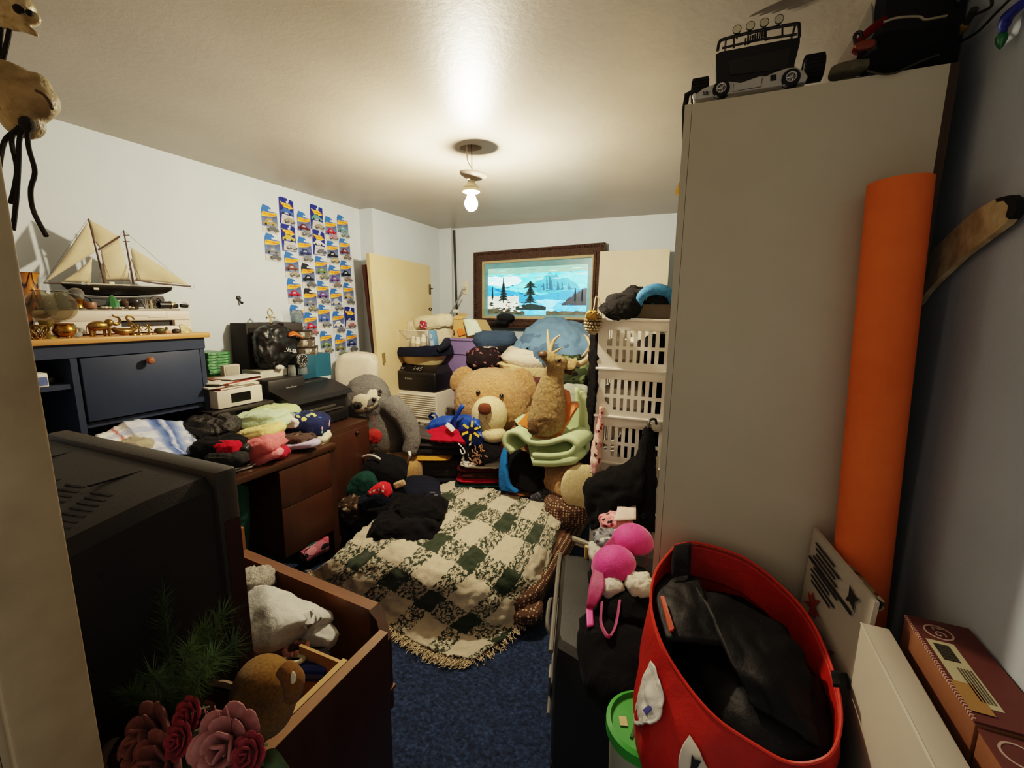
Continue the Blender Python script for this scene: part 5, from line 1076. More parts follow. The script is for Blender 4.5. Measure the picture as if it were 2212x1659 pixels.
obj('sleeve', B().tube([(-1.87, 2.92, 1.13), (-1.83, 2.95, 1.17), (-1.85, 3.02, 1.19), (-1.9, 3.1, 1.17)], [.02, .03, .035, .03], 12, sm=16), cloth('#20232f'), o, world=True)
o = thing('canvas_tote', 'crumpled beige canvas tote with black metal grommets behind the clear bag', 'bag', (-2.1, 3.14, 1.06)); can = cloth('#cfc3a6', bs=120); b = B(); b.sup((-2.10, 3.13, 1.20), (.42, .16, .28), .55, .6, 50, 30, (0, .12, .1), .022, 12, 5); b.sup((-2.02, 3.10, 1.34), (.34, .14, .11), .6, .7, 40, 22, (0, -.12, .1), .018, 15, 8)
obj('bag', b, can, o, world=True)
for x, y in ((858, 690), (930, 668)): obj('grommet', B().lathe([(.008, 0), (.014, .001), (.014, .005), (.008, .006)], PY(x, y, 3.0 if x < 900 else 3.03), 16, (PI / 2, 0, 0)), mat('#2a2722', .3, .8), o, world=True)
o = thing('clear_bag', 'clear plastic zip bag holding bottles, standing in the navy-rimmed basin', 'bag', (-2.12, 2.98, 1.08)); b = B(); b.bx(-2.275, -1.965, 2.93, 3.02, 1.10, 1.275, bev=.01, seg=2); obj('film', b, glassy('#d9d6cb', .12, .16), o, world=True); b = B(); b.tube([(-2.275, 2.925, 1.1), (-2.275, 2.925, 1.275), (-1.965, 2.925, 1.275), (-1.965, 2.925, 1.1), (-2.275, 2.925, 1.1)], .005, 6); b.bx(-2.27, -2.24, 2.922, 2.928, 1.1, 1.27); obj('seam', b, mat('#d9d4c6', .3), o, world=True)
for i, (x, h_, r, c1, lb) in enumerate(((-2.13, 0.1215, 0.0187, '#d8cf9e', 'slim pale yellow tube in the clear bag, left of the bottles'), (-2.085, 0.11475, 0.0231, '#e2d9bd', 'squat cream bottle in the clear bag, between tube and tall bottle'), (-2.03, 0.14175, 0.0253, '#e8e0cb', 'tall cream bottle in the clear bag, rightmost'))):
    o = thing('lotion_bottle', lb, 'bottle', (x, 2.965, 1.108), group='bottles in the clear bag'); obj('bottle', B().lathe([(0, 0), (r, 0), (r, h_ * .72), (r * .7, h_ * .8), (0, h_ * .8)], (0, 0, 0), 18), mat(c1, .4), o); obj('cap', B().lathe([(r * .62, h_ * .8), (r * .62, h_), (0, h_)], (0, 0, 0), 16), mat('#efe8d6', .4), o); obj('label_band', B().lathe([(r + .0006, h_ * .2), (r + .0006, h_ * .55)], (0, 0, 0), 18), mat('#b9a98a', .5, 0, 0, 60, .3, 90), o)
o = thing('blue_carton', 'slim blue printed carton leaning in the right of the clear bag', 'box', (-1.945, 3.0, 1.10), rot=(0, -.16, 0)); obj('carton', B().bx(-.022, .022, -.03, .03, 0, .18, bev=.002), mat('#4f7fa8', .5, 0, 0, 60, .2, 20, '#6c97b8'), o); obj('print', B().bx(-.015, .015, -.0312, -.0302, .02, .1).bx(-.012, .012, -.0312, -.0302, .12, .15), mat('#a9c3d6', .5), o)
solo('red_ribbon', 'small dark red and white ribbon knot above the clear bag', 'ribbon', B().sup(PY(914, 702, 2.95), (.05, .03, .06), .8, .8, amp=.012, fr=40), blobs('#8e3040', ['#d9c9c4', '#7a2030'], 60, .35))
# ---- purple bin, carton
o = thing('purple_bin', 'tall purple plastic bin with a wide lip against the back corner', 'bin', (-1.81, 3.3, .62)); Mp = mat('#7f6f9c', .4, 0, .04, 60, .1); b = B()
def rr(hw, hd, z, n=6):
    out = []
    for cx, cy, a0 in ((1, 1, 0), (-1, 1, 1), (-1, -1, 2), (1, -1, 3)):
        for i in range(n + 1): a = (a0 + i / n) * PI / 2; out.append(V((cx * (hw - .05) + .05 * math.cos(a), cy * (hd - .05) + .05 * math.sin(a), z)))
    return out
def loft(b, rings, cap0=True, cap1=True):
    rv = [[b.bm.verts.new(p) for p in r] for r in rings]; n = len(rv[0])
    for a, c_ in zip(rv, rv[1:]):
        for i in range(n): b._f((a[i], a[(i + 1) % n], c_[(i + 1) % n], c_[i]))
    if cap0: b._f(rv[0][::-1])
    if cap1: b._f(rv[-1])
loft(b, [rr(.165, .165, 0), rr(.195, .19, .46), rr(.21, .205, .47), rr(.215, .21, .575), rr(.225, .22, .58), rr(.225, .22, .60), rr(.205, .2, .60), rr(.19, .18, .4), rr(.16, .16, .02)]); obj('body', b, Mp, o, sharp=.5)
obj('rib', B().bx(.216, .228, -.10, .10, .49, .575, bev=.01), mat('#5a5070', .5), o)
o = thing('crate', 'grey storage crate underneath the purple bin', 'crate', (-1.81, 3.3, 0)); obj('body', B().bx(-.2, .2, -.2, .2, 0, .60, bev=.01), mat('#5b5b60', .6), o); obj('lid', B().bx(-.21, .21, -.21, .21, .585, .62, bev=.008), mat('#4a4a4f', .6), o)
o = thing('cardboard_box', 'open cardboard carton with FAN lettering wedged in the purple bin', 'box', PY(990, 735, 3.3)); cb = mat('#c29a62', .8, 0, .1, 60, .1); b = B()
f0 = [PY(945, 742, 3.18), PY(975, 688, 3.22), PY(1022, 692, 3.24), PY(1038, 722, 3.22), PY(1030, 760, 3.2), PY(950, 760, 3.18)]; b.plate(f0, (.02, .2, .0)); obj('carton', b, cb, o, world=True, sharp=.3)
obj('flap', B().plate([PY(975, 688, 3.21), PY(985, 682, 3.22), PY(1005, 684, 3.24), PY(995, 690, 3.22)], (.01, .05, .02)), cb, o, world=True)
text('lettering', 'FAN', .065, frame(PY(969, 722, 3.186) - o.location, PY(985, 720, 3.19) - PY(950, 728, 3.18), PY(975, 690, 3.19) - PY(962, 730, 3.18)), mat('#2a1c10', .7), o)
obj('orange_sticker', B().plate([PY(988, 712, 3.19), PY(998, 708, 3.2), PY(1006, 722, 3.2), PY(992, 726, 3.19)], (0, -.004, 0)), mat('#e2762a', .6), o, world=True)
s = B(); s.sheet([[PY(1000, 690, 3.17), PY(1015, 688, 3.18), PY(1030, 692, 3.2)], [PY(1005, 707, 3.15), PY(1022, 706, 3.16), PY(1038, 710, 3.18)], [PY(1010, 726, 3.1), PY(1030, 722, 3.12), PY(1045, 722, 3.14)]], 8, 8, .004, 20)
solo('paper_sheet', 'pale mint paper sheet folded over the cardboard carton', 'paper', s, mat('#cddbc0', .7, 0, 0, 60, .1, 20), mods=[SOL(.002)])
solo('dark_red_cloth', 'dark red cloth stuffed between beige tote and carton', 'cloth', B().sup(PY(955, 715, 3.28), (.1, .08, .1), .7, .7, amp=.012, fr=30), cloth('#3a1418'))
o = thing('desk_lamp_arm', 'thin grey rod with a clip rising from the carton toward the outlet', 'lamp', PY(965, 700, 3.4)); obj('rod', B().tube([PY(948, 716, 3.3), PY(1000, 632, 3.55)], .005, 6), mat('#8b8a88', .4, .5), o, world=True); obj('clip', B().box(PY(985, 672, 3.45), (.06, .02, .03), None, .004), mat('#ded8cc', .5), o, world=True)
# ---- items in front of the picture
o = thing('dark_hat', 'dark cap hooked on the lower left of the picture frame', 'cap', PY(1090, 692, 3.62)); b = B(); b.sup(PY(1092, 685, 3.62), (.16, .12, .07), .9, .9, 24, 14, RY); obj('crown', b, cloth('#22262a'), o, world=True); b = B(); b.sheet([[PY(1062, 698, 3.62), PY(1080, 690, 3.6), PY(1098, 692, 3.6)], [PY(1055, 701, 3.55), PY(1075, 698, 3.53), PY(1092, 700, 3.53)]], 8, 6); obj('visor', b, cloth('#15171a'), o, world=True, mods=[SOL(.006)])
dj = cloth('#3a4c63', bs=140, col2='#2a3849')
o = thing('storage_bench', 'dark low cupboard carrying jeans and bedding behind the big bear', 'cupboard', (-1.2, 3.25, 0)); obj('carcass', B().bx(-1.56, -.62, 3.0, 3.5, .05, .90, bev=.006), mat('#2d2420', .6), o, world=True)
for x in (-1.5, -.68): obj('foot', B().bx(x - .03, x + .03, 3.05, 3.45, 0, .05), mat('#1d1714', .6), o, world=True)
lump('folded_jeans', 'folded blue jeans lying left of the big blue duvet', 'jeans', 1070, 735, 92, 36, 3.22, .28, dj, amp=.016, fr=16, lay=2, e=(.5, .6))
lump('denim_pile', 'dark folded denim directly under the blue jeans', 'jeans', 1075, 752, 80, 18, 3.22, .26, cloth('#1c1d22'), amp=.008, fr=18)
lump('pink_towel', 'small folded pale pink towel below the jeans', 'towel', 1058, 757, 36, 16, 3.08, .12, cloth('#d9bcae'), amp=.004, fr=20, lay=2)
lump('towel_pile', 'stack of dark folded fabric under the pink towel', 'towel', 1070, 790, 100, 60, 3.2, .3, cloth('#3a3330'), amp=.01, fr=14, lay=4)
lump('floral_bag', 'dark scrunched drawstring bag with a pink floral print beside the bear ear', 'bag', 1046, 775, 74, 42, 3.0, .2, blobs('#1d1417', ['#7a4a50', '#3d2228', '#1d1417', '#9a6a68'], 26, .3), amp=.03, fr=18, e=(.8, .8))
b = B(); M_duv = cloth('#5f7f9a', bs=30, col2='#56758f', bump=.12)
b.bm.free(); s = B(); s.sheet([[PY(*q) for q in r] for r in ([(1130, 716, 3.36), (1158, 692, 3.36), (1195, 680, 3.36), (1235, 692, 3.36), (1266, 704, 3.36)], [(1114, 736, 3.14), (1150, 714, 3.12), (1195, 704, 3.12), (1236, 710, 3.12), (1272, 724, 3.14)], [(1100, 758, 3.0), (1145, 742, 2.97), (1195, 738, 2.96), (1238, 746, 2.97), (1274, 760, 3.0)], [(1094, 772, 3.0), (1140, 764, 2.95), (1195, 766, 2.93), (1238, 778, 2.93), (1268, 792, 2.98)], [(1110, 776, 3.05), (1142, 770, 3.0), (1195, 774, 2.98), (1238, 786, 2.98), (1264, 796, 3.03)])], 70, 60, .032, 5.5, 4, .005, 16)
solo('blue_duvet', 'puffy grey-blue duvet folded on top of the bedding stack', 'duvet', s, M_duv, sharp=1.5, mods=[SOL(.05, -1)])
lump('duvet_core', 'thick dark blue comforter inside the folded grey-blue duvet', 'comforter', 1190, 745, 130, 50, 3.2, .34, cloth('#4d6782'), amp=.01, fr=8)
lump('blue_duvet_fold', 'crumpled lower fold of blue bedding on the stack', 'duvet', 1212, 765, 118, 46, 3.04, .16, cloth('#4d6782', bs=30), amp=.03, fr=12, e=(.7, .7), nu=60, nv=36)
lump('white_quilt', 'off-white folded quilt directly under the blue duvet', 'quilt', 1180, 776, 186, 44, 3.14, .40, cloth('#d9cbb4', bs=30), amp=.018, fr=9, lay=2, ry=.06)
lump('cream_blanket', 'cream folded blanket with soft folds below the white quilt', 'blanket', 1160, 797, 165, 34, 3.13, .40, cloth('#c9b184', bs=40), amp=.014, fr=10, lay=3, ry=.08)
lump('ivory_sheet', 'ivory folded sheet at the bottom of the bedding stack', 'sheet', 1160, 818, 160, 30, 3.12, .38, cloth('#cdbb95', bs=40), amp=.012, fr=12, lay=2)
lump('maroon_cushion', 'dull maroon cushion peeking between the bear ear and deer neck', 'cushion', 1155, 835, 50, 60, 2.98, .12, cloth('#5d3a3c'), amp=.01, fr=12)
lump('camouflage_cloth', 'green camouflage cloth bundled behind the deer head', 'cloth', 1238, 800, 84, 62, 2.92, .16, blobs('#3c4630', ['#1c1d18', '#5d6a44', '#2b3524', '#76805a'], 16, .5), amp=.02, fr=16, e=(.7, .7))
lump('black_bundle', 'black cloth bundle between the camouflage cloth and green foam', 'cloth', 1240, 832, 90, 30, 2.94, .14, cloth('#121112'), amp=.012, fr=18)
lump('grey_pillow', 'grey-green pillow corner on top of the green foam mat', 'pillow', 1238, 862, 70, 60, 2.86, .12, cloth('#a8ab9c', bs=30), amp=.02, fr=12)
# ================================================================== giant teddy bear
FT = fur('#d6ad7c', '#a3713f', 75, 1.0); FM_ = fur('#ecd9ac', '#cdb584', 60, .6)
HB = PY(1066, 868, 2.76); kb = mpp(HB)
o = thing('teddy_bear', 'giant tan teddy bear slumped at the head of the bed', 'teddy bear', (-1.2, 2.7, .25))
b = B(); b.sup(HB, (168 * kb, 150 * kb, 148 * kb), .92, .92, 40, 24, RY @ Euler((0, .06, 0)).to_matrix())
for x, y, ww, hh, tl in ((1000, 822, 56, 66, .6), (1134, 828, 44, 74, -.5)): b.sup(PY(x, y, 2.80), (ww * kb, 26 * kb, hh * kb), .9, .9, 24, 14, RY @ Euler((0, tl, 0)).to_matrix())
b.sup((-1.14, 2.80, .50), (.62, .34, .62), .9, .9, 30, 18, RY)
b.tube([(-1.0, 2.84, .46), PY(1180, 1020, 2.70), PY(1225, 1040, 2.52), PY(1248, 1048, 2.42)], [.14, .14, .135, .13], 18, sm=14)
b.tube([(-1.40, 2.84, .45), (-1.62, 2.72, .42)], [.14, .13], 16)
obj('body', b, FT, o, world=True, mods=[REM(.011), SMO(.5, 6), FURD(.022, .016)])
fp = PY(1258, 1052, 2.36); obj('foot_pad', B().sup(fp, (.25, .07, .27), .9, .95, 28, 16, Euler((0, 0, .45)).to_matrix()), FM_, o, world=True)
sn = PY(1057, 897, 2.52); ks = mpp(sn); obj('muzzle', B().sup(sn, (78 * ks, 62 * ks, 84 * ks), .95, .95, 32, 20, RY), FM_, o, world=True)
obj('chin', B().sup(PY(1066, 938, 2.50), (56 * ks, 50 * ks, 36 * ks), .95, .95, 24, 14, RY), FM_, o, world=True)
nz_ = PY(1047, 883, 2.415); obj('nose', B().sup(nz_, (28 * ks, 16 * ks, 24 * ks), .8, .85, 24, 14, RY), fur('#7a452a', '#4f2a18', 160, .4), o, world=True)
def onsph(px, py, c, r):
    d = ray(px, py).normalized(); oc = CAM - c; bq = oc.dot(d); disc = max(0, bq * bq - (oc.length_squared - r * r)); return CAM + d * (-bq - math.sqrt(disc))
for x, y in ((1033, 848), (1083, 855)): obj('eye', B().ell(onsph(x, y, HB, 80 * kb), .015), mat('#0e0a08', .1, spec=.8), o, world=True)
obj('mouth_seam', B().tube([onsph(1050, 900, sn, 36 * ks), onsph(1053, 915, sn, 36 * ks), onsph(1060, 924, sn, 36 * ks)], .003, 5, sm=8), mat('#8a6a45', .9), o, world=True)
# ================================================================== green foam mat with the mounted deer
M_foam = mat('#b7c79a', .85, 0, .12, 160, .06, 4, '#adbe90')
o = thing('foam_mat', 'thick pale green foam mat rolled into a scroll at its front edge', 'foam mat', (-.8, 2.5, .5)); b = B()
path = [(1105, 978), (1090, 958), (1096, 937), (1118, 937), (1142, 955), (1180, 958), (1222, 948), (1243, 962), (1228, 980), (1190, 986), (1150, 984)]
fr1 = [PY(x, y, 2.33) for x, y in path]; bk1 = [p + V((.03, .24, .0)) for p in fr1]
b.sheet([fr1, [a.lerp(c_, .5) for a, c_ in zip(fr1, bk1)], bk1], 60, 6); obj('scroll', b, M_foam, o, world=True, mods=[SOL(.03, 0)])
p2 = [(1150, 1002), (1200, 1004), (1245, 996), (1268, 975), (1270, 920), (1262, 850)]; b = B(); f2 = [PY(x, y, 2.33 + i * .09 * (i > 2) * .8) for i, (x, y) in enumerate(p2)]
rows = [f2, [p + V((-.14, .22, .10 if i < 3 else .02)) for i, p in enumerate(f2)], [p + V((-.30, .36, .18 if i < 3 else .04)) for i, p in enumerate(f2)]]
b.sheet(rows, 40, 10, .004, 6); obj('sheet', b, M_foam, o, world=True, mods=[SOL(.034, 0)])
o = thing('deer_mount', 'mounted deer head with antlers on an orange wooden plaque, nose raised', 'deer mount', PY(1185, 945, 2.40))
b = B(); pw = [(1118, 915), (1140, 925), (1165, 955), (1175, 950), (1200, 950), (1243, 882), (1240, 872), (1226, 872), (1222, 850), (1200, 840), (1150, 880)]; b.plate([PY(x, y, 2.375 + (955 - y) * .0013) for x, y in pw], (.015, .03, .01)); obj('plaque', b, wood('#c4712c', '#a3541c', 2, .35, 10), o, world=True, sharp=.3)
FD = fur('#c2a670', '#836338', 60, 1.2); kd = mpp(PY(1190, 880, 2.4))
b = B(); b.sup(PY(1181, 905, 2.42), (84 * kd, 70 * kd, 84 * kd), .95, .95, 30, 18, RY); b.tube([PY(1182, 900, 2.42), PY(1186, 862, 2.43), PY(1192, 825, 2.44), PY(1200, 795, 2.44)], [40 * kd, 36 * kd, 26 * kd, 20 * kd], 20, sm=14)
b.ell(PY(1203, 785, 2.44), (24 * kd, 24 * kd, 20 * kd), RY); b.tube([PY(1202, 786, 2.42), PY(1188, 775, 2.38), PY(1175, 767, 2.35)], [20 * kd, 15 * kd, 10 * kd], 14, sm=8)
obj('head', b, FD, o, world=True, mods=[REM(.009), SMO(.5, 4), FURD(.018, .016)])
b = B(); b.sup(PY(1182, 920, 2.355), (.12, .1, .07), .9, .9, amp=.006, fr=30); obj('chest_tuft', B().sup(PY(1153, 921, 2.34), (.07, .05, .09), .9, .9, amp=.008, fr=40), fur('#7a5a30', '#4f3a1e', 70, 1), o, world=True); b.bm.free()
for pts in ([(1222, 790), (1236, 785), (1246, 776)],): obj('ear', B().tube([PY(x, y, 2.45) for x, y in pts], [.03, .045, .008], 10, sm=8, flat=.5), FD, o, world=True)
obj('ear', B().tube([PY(1218, 800, 2.46), PY(1232, 800, 2.48), PY(1242, 795, 2.5)], [.02, .035, .006], 10, sm=8, flat=.5), fur('#6b4f2a', '#3f2d16', 60, 1), o, world=True)
obj('nose', B().ell(PY(1173, 766, 2.34), (.028, .022, .022), RY), mat('#4a3420', .5), o, world=True); obj('eye', B().ell(PY(1209, 779, 2.375), .011), mat('#0c0806', .1, spec=.8), o, world=True)
obj('mouth', B().tube([PY(1172, 772, 2.335), PY(1182, 780, 2.345), PY(1192, 786, 2.365)], .004, 6, sm=6), mat('#2a1c10', .8), o, world=True)
M_ant = mat('#b9a27a', .45, 0, .3, 40, .3, 12, '#7e6844')
b = B(); b.tube([PY(1190, 764, 2.45), PY(1186, 745, 2.46), PY(1184, 730, 2.47), PY(1183, 712, 2.48)], [.017, .014, .010, .004], 10, sm=16); b.tube([PY(1189, 757, 2.45), PY(1197, 735, 2.46), PY(1211, 723, 2.46)], [.014, .010, .003], 8, sm=10); b.tube([PY(1193, 764, 2.44), PY(1205, 756, 2.42), PY(1214, 751, 2.4)], [.01, .007, .003], 8, sm=8); obj('antler', b, M_ant, o, world=True, sharp=1.5)
b = B(); b.tube([PY(1226, 784, 2.47), PY(1255, 785, 2.48), PY(1272, 770, 2.5), PY(1276, 748, 2.52), (PY(1270, 732, 2.53)), PY(1261, 722, 2.54)], [.013, .018, .017, .015, .010, .003], 10, sm=26); b.tube([PY(1273, 752, 2.51), PY(1263, 764, 2.49), PY(1256, 770, 2.48)], [.010, .007, .003], 8, sm=8); obj('antler', b, M_ant, o, world=True, sharp=1.5)
# ================================================================== white stacking baskets
M_bk = mat('#d9d1c7', .45, 0, .03, 80, .05)
BX0, BX1, BY0, BY1, BH = -.452, -.118, 2.10, 2.48, .232
o = thing('stacking_basket', '', 'basket', (0, 0, 0))
def basket_parts(o):
    b = B(); W2 = (BX1 - BX0) / 2; D2 = (BY1 - BY0) / 2; H = BH; t = .006
    b.bx(-W2, W2, -D2, -D2 + t, H - .055, H, bev=.003); b.bx(-W2, W2, -D2, -D2 + t, 0, .028); b.bx(-W2, -W2 + .045, -D2, -D2 + t, .028, H - .055); b.bx(W2 - .03, W2, -D2, -D2 + t, .028, H - .055); b.bx(-W2 - .004, W2 + .004, -D2 - .008, -D2 + .01, H - .012, H, bev=.003)
    n = 8
    for i in range(1, n): x = -W2 + .045 + (2 * W2 - .075) * i / n; b.bx(x - .0085, x + .0085, -D2, -D2 + t, .028, H - .055)
    b.bx(-W2 + .045, W2 - .03, -D2, -D2 + t, .088, .104)
    b.plate([(-W2 + .045, -D2, .028), (-W2 + .09, -D2, .028), (-W2 + .045, -D2, .07)], (0, t, 0))
    for s in (-1, 1):
        x0, x1 = (s * W2 - t if s > 0 else -W2), (s * W2 if s > 0 else -W2 + t)
        b.bx(x0, x1, -D2, D2, H - .055, H); b.bx(x0, x1, -D2, D2, 0, .028)
        for i in range(6): y = -D2 + .03 + (2 * D2 - .06) * i / 5; b.bx(x0, x1, y - .022, y + .022, .028, H - .055)
    b.bx(-W2, W2, D2 - t, D2, H - .055, H); b.bx(-W2, W2, D2 - t, D2, 0, .028)
    for i in range(6): x = -W2 + .03 + (2 * W2 - .06) * i / 5; b.bx(x - .02, x + .02, D2 - t, D2, .028, H - .055)
    obj('lattice', b, M_bk, o, sharp=.4); obj('base', B().bx(-W2 + .004, W2 - .004, -D2 + .004, D2 - .004, .002, .008), M_bk, o)
    for sx in (-1, 1):
        for sy in (-1, 1): obj('corner_post', B().bx(sx * W2 - (.02 if sx > 0 else 0), sx * W2 + (.02 if sx < 0 else 0), sy * D2 - (.02 if sy > 0 else 0), sy * D2 + (.02 if sy < 0 else 0), 0, H), M_bk, o)
basket_parts(o); ztop = 1.413; bc = V(((BX0 + BX1) / 2, (BY0 + BY1) / 2, 0)); lbs = ['top white slotted basket of the stack beside the wardrobe', 'white slotted basket second from the top of the stack', 'white slotted basket third from the top, with black cloth inside', 'white slotted basket fourth from top, behind the black jacket', 'lowest visible white slotted basket behind the black jacket']
for i in range(6):
    loc = bc + V((0, 0, ztop - BH * (i + 1)))
    if i == 5: break
    r = o if i == 0 else dup(o, loc); r.location = loc; r['label'] = lbs[i]; r['group'] = 'white stacking baskets'
tag(obj('basket_plinth', B().bx(BX0 + .01, BX1 - .01, BY0 + .01, BY1 - .01, 0, ztop - 5 * BH), mat('#b9b0a0', .6)), 'plain white base under the basket stack', 'base')
for i, (c1, lb, x0, x1) in enumerate((('#e6ddcc', 'white folded cloth inside the top slotted basket', 0, .55), ('#ded6c6', 'white paper stack inside the second slotted basket', 0, .7), ('#1d1b1b', 'black cloth inside the third slotted basket', .3, 1))):
    z = ztop - BH * (i + 1) + .012; w2 = (BX1 - BX0 - .03)
    b = B(); b.sup((BX0 + .015 + w2 * (x0 + x1) / 2, 2.27, z + .06), (w2 * (x1 - x0), .3, .12), .4, .4, 30, 18, amp=.006, fr=20, lay=3); solo('folded_cloth', lb, 'cloth', b, cloth(c1))
for i, (c1, lb) in enumerate((('#141314', 'dark cloth in the right part of the top slotted basket'), ('#161516', 'dark cloth in the right half of the second slotted basket'))):
    z = ztop - BH * (i + 1) + .012; b = B(); b.sup((-.20, 2.30, z + .07), (.12, .28, .14), .5, .5, 24, 16, amp=.006, fr=20); solo('folded_cloth', lb, 'cloth', b, cloth(c1))
# on top of the baskets
o = thing('hat_box', 'flat dark taupe box on top of the white baskets', 'box', (-.26, 2.28, ztop + .001)); obj('carton', B().bx(-.085, .155, -.14, .14, 0, .066, bev=.003), mat('#5b5348', .7), o); obj('label_panel', B().bx(-.08, -.055, -.1412, -.1402, .004, .06), mat('#a8a196', .6), o)
b = B(); b.sheet([[PY(1292, 664, 2.05), PY(1330, 640, 2.15), PY(1362, 618, 2.25), PY(1388, 622, 2.3)], [PY(1300, 672, 2.0), PY(1335, 655, 2.08), PY(1370, 640, 2.13), PY(1392, 638, 2.2)], [PY(1312, 680, 1.98), PY(1345, 676, 2.04), PY(1375, 668, 2.1), PY(1388, 662, 2.15)], [PY(1335, 690, 2.0), PY(1350, 688, 2.08), PY(1368, 686, 2.12), PY(1380, 680, 2.16)]], 30, 24, .014, 22, 4, .004, 60)
solo('black_shirt', 'black jacket thrown over the front corner of the top basket', 'jacket', b, cloth('#151414'), mods=[SOL(.014)])
lump('black_jacket_heap', 'black cloth heap left of the blue cap on the baskets', 'cloth', 1348, 655, 70, 40, 2.22, .2, cloth('#181717'), amp=.009, fr=12)
o = thing('bucket_hat', 'black and bright blue winter hat lying on the taupe box', 'hat', PY(1416, 660, 2.2)); kk = mpp(PY(1416, 645, 2.2)); b = B(); b.sup(PY(1418, 648, 2.22), (70 * kk, .16, 40 * kk), .8, .9, 36, 20, RY, .008, 26, 3); obj('lining', b, blobs('#141618', ['#1d4f66', '#101213', '#2a7a96'], 24, .35), o, world=True)
b = B(); b.tube([PY(1380, 662, 2.13), PY(1386, 640, 2.12), PY(1405, 627, 2.12), PY(1430, 626, 2.13), PY(1448, 638, 2.14), PY(1452, 655, 2.15)], [.012, .022, .026, .026, .022, .014], 12, sm=26); obj('brim', b, mat('#3d86b8', .7, 0, .5, 120, .3, 60, '#2b648e'), o, world=True, sharp=1.5)
o = thing('beaded_purse', 'cream beaded pineapple-shaped pouch hanging beside the top basket', 'pouch', PY(1281, 715, 2.08)); kk = mpp(PY(1281, 695, 2.08)); cc = PY(1281, 697, 2.08); b = B()
for i in range(9):
    ph = -1.25 + i * .3
    for j in range(16): a = j * 2 * PI / 16 + i * .2; b.ell(cc + V((18 * kk * math.cos(ph) * math.cos(a), 15 * kk * math.cos(ph) * math.sin(a), 24 * kk * math.sin(ph))), .0062, nu=8, nv=6)
obj('bead', b, mat('#c9b894', .4, 0, 0, 60, .35, 120, '#7a6748'), o, world=True); obj('lining', B().ell(cc, (16 * kk, 13 * kk, 23 * kk)), mat('#54452f', .7), o, world=True)
obj('flower_patch', B().sup(cc + V((0, -.035, .035)), (.05, .02, .04), .8, .9, amp=.008, fr=60), mat('#a8812e', .6, 0, 0, 60, .4, 40), o, world=True); obj('cord', B().tube([cc + V((0, 0, .06)), PY(1284, 660, 2.09), PY(1288, 640, 2.1), PY(1296, 655, 2.10), PY(1300, 690, 2.10)], .003, 6, sm=20), mat('#cbb892', .7), o, world=True)
seq = mat('#040404', .6, 0, 1.0, 260, .5, 200, '#101011', spec=.15)
b = B(); b.sheet([[PY(1276, 700, 2.16), PY(1290, 695, 2.12), PY(1302, 700, 2.12)], [PY(1272, 770, 2.15), PY(1286, 770, 2.10), PY(1300, 770, 2.12)], [PY(1268, 850, 2.15), PY(1284, 855, 2.09), PY(1298, 850, 2.13)], [PY(1270, 915, 2.15), PY(1278, 925, 2.10), PY(1290, 920, 2.14)]], 16, 40, .014, 18, 4, .004, 60)
solo('sequin_dress', 'black sequinned dress hanging down the left side of the baskets', 'dress', b, seq, mods=[SOL(.01)])
b = B(); b.sheet([[PY(1292, 880, 2.12), PY(1298, 878, 2.09), PY(1306, 880, 2.1)], [PY(1282, 940, 2.11), PY(1292, 940, 2.07), PY(1302, 940, 2.09)], [PY(1276, 990, 2.1), PY(1288, 992, 2.06), PY(1298, 990, 2.08)], [PY(1274, 1020, 2.1), PY(1284, 1024, 2.06), PY(1296, 1022, 2.08)]], 14, 30, .010, 18, 4)
solo('pink_floral_dress', 'pink and dark red floral dress hanging below the sequinned one', 'dress', b, blobs('#d6aca0', ['#8e2a3a', '#c9707a', '#3a1c20', '#e6cfc4'], 34, .36), mods=[SOL(.008)])
# ================================================================== BED
dot_, nt, bs = newmat('dotted_comforter'); co = coords(nt); vo = nt.nodes.new('ShaderNodeTexVoronoi'); vo.inputs['Scale'].default_value = 62; vo.inputs['Randomness'].default_value = .15; nt.links.new(co, vo.inputs[0])
nt.links.new(mixc(nt, math_(nt, 'LESS_THAN', vo.outputs[0], .33), lin('#4e3425'), lin('#b89a78')), bs.inputs['Base Color']); bs.inputs['Roughness'].default_value = .9; bumpit(nt, bs, noise_(nt, co, 60), .3)
satin = mat('#c29a7e', .35, 0, .3, 18, .25, 4, '#9c7358', sheen=.5, spec=.5)
BD = B(); BD.sup((-1.10, 2.31, .09), (.96, 1.30, .18), .35, .3, 60, 20, amp=.01, fr=6)
o = thing('bed', 'low bed on the floor covered by a brown dotted comforter', 'bed', (-1.1, 2.25, 0)); obj('mattress', BD, mat('#8d7a64', .9), o, world=True)
b = B(); b.sup((-1.11, 2.32, .115), (1.04, 1.36, .19), .6, .28, 80, 24, amp=.02, fr=7, seed=4); obj('comforter', b, dot_, o, world=True, sharp=1.5)
b = B(); b.sup((-1.13, 2.27, .135), (1.03, 1.08, .17), .6, .3, 80, 24, amp=.024, fr=8, seed=9); solo('satin_quilt', 'pinkish beige satin quilt showing at the edges of the plaid throw', 'quilt', b, satin, sharp=1.5)
lump('comforter_fold', 'brown dotted comforter corner bunched at the right side of the bed', 'comforter', 1222, 1098, 90, 66, 2.40, .22, dot_, amp=.02, fr=12, e=(.7, .7))
lump('comforter_tail', 'small dotted comforter corner poking out under the throw', 'comforter', 1138, 1318, 66, 34, 1.72, .14, dot_, amp=.014, fr=16, e=(.7, .7))
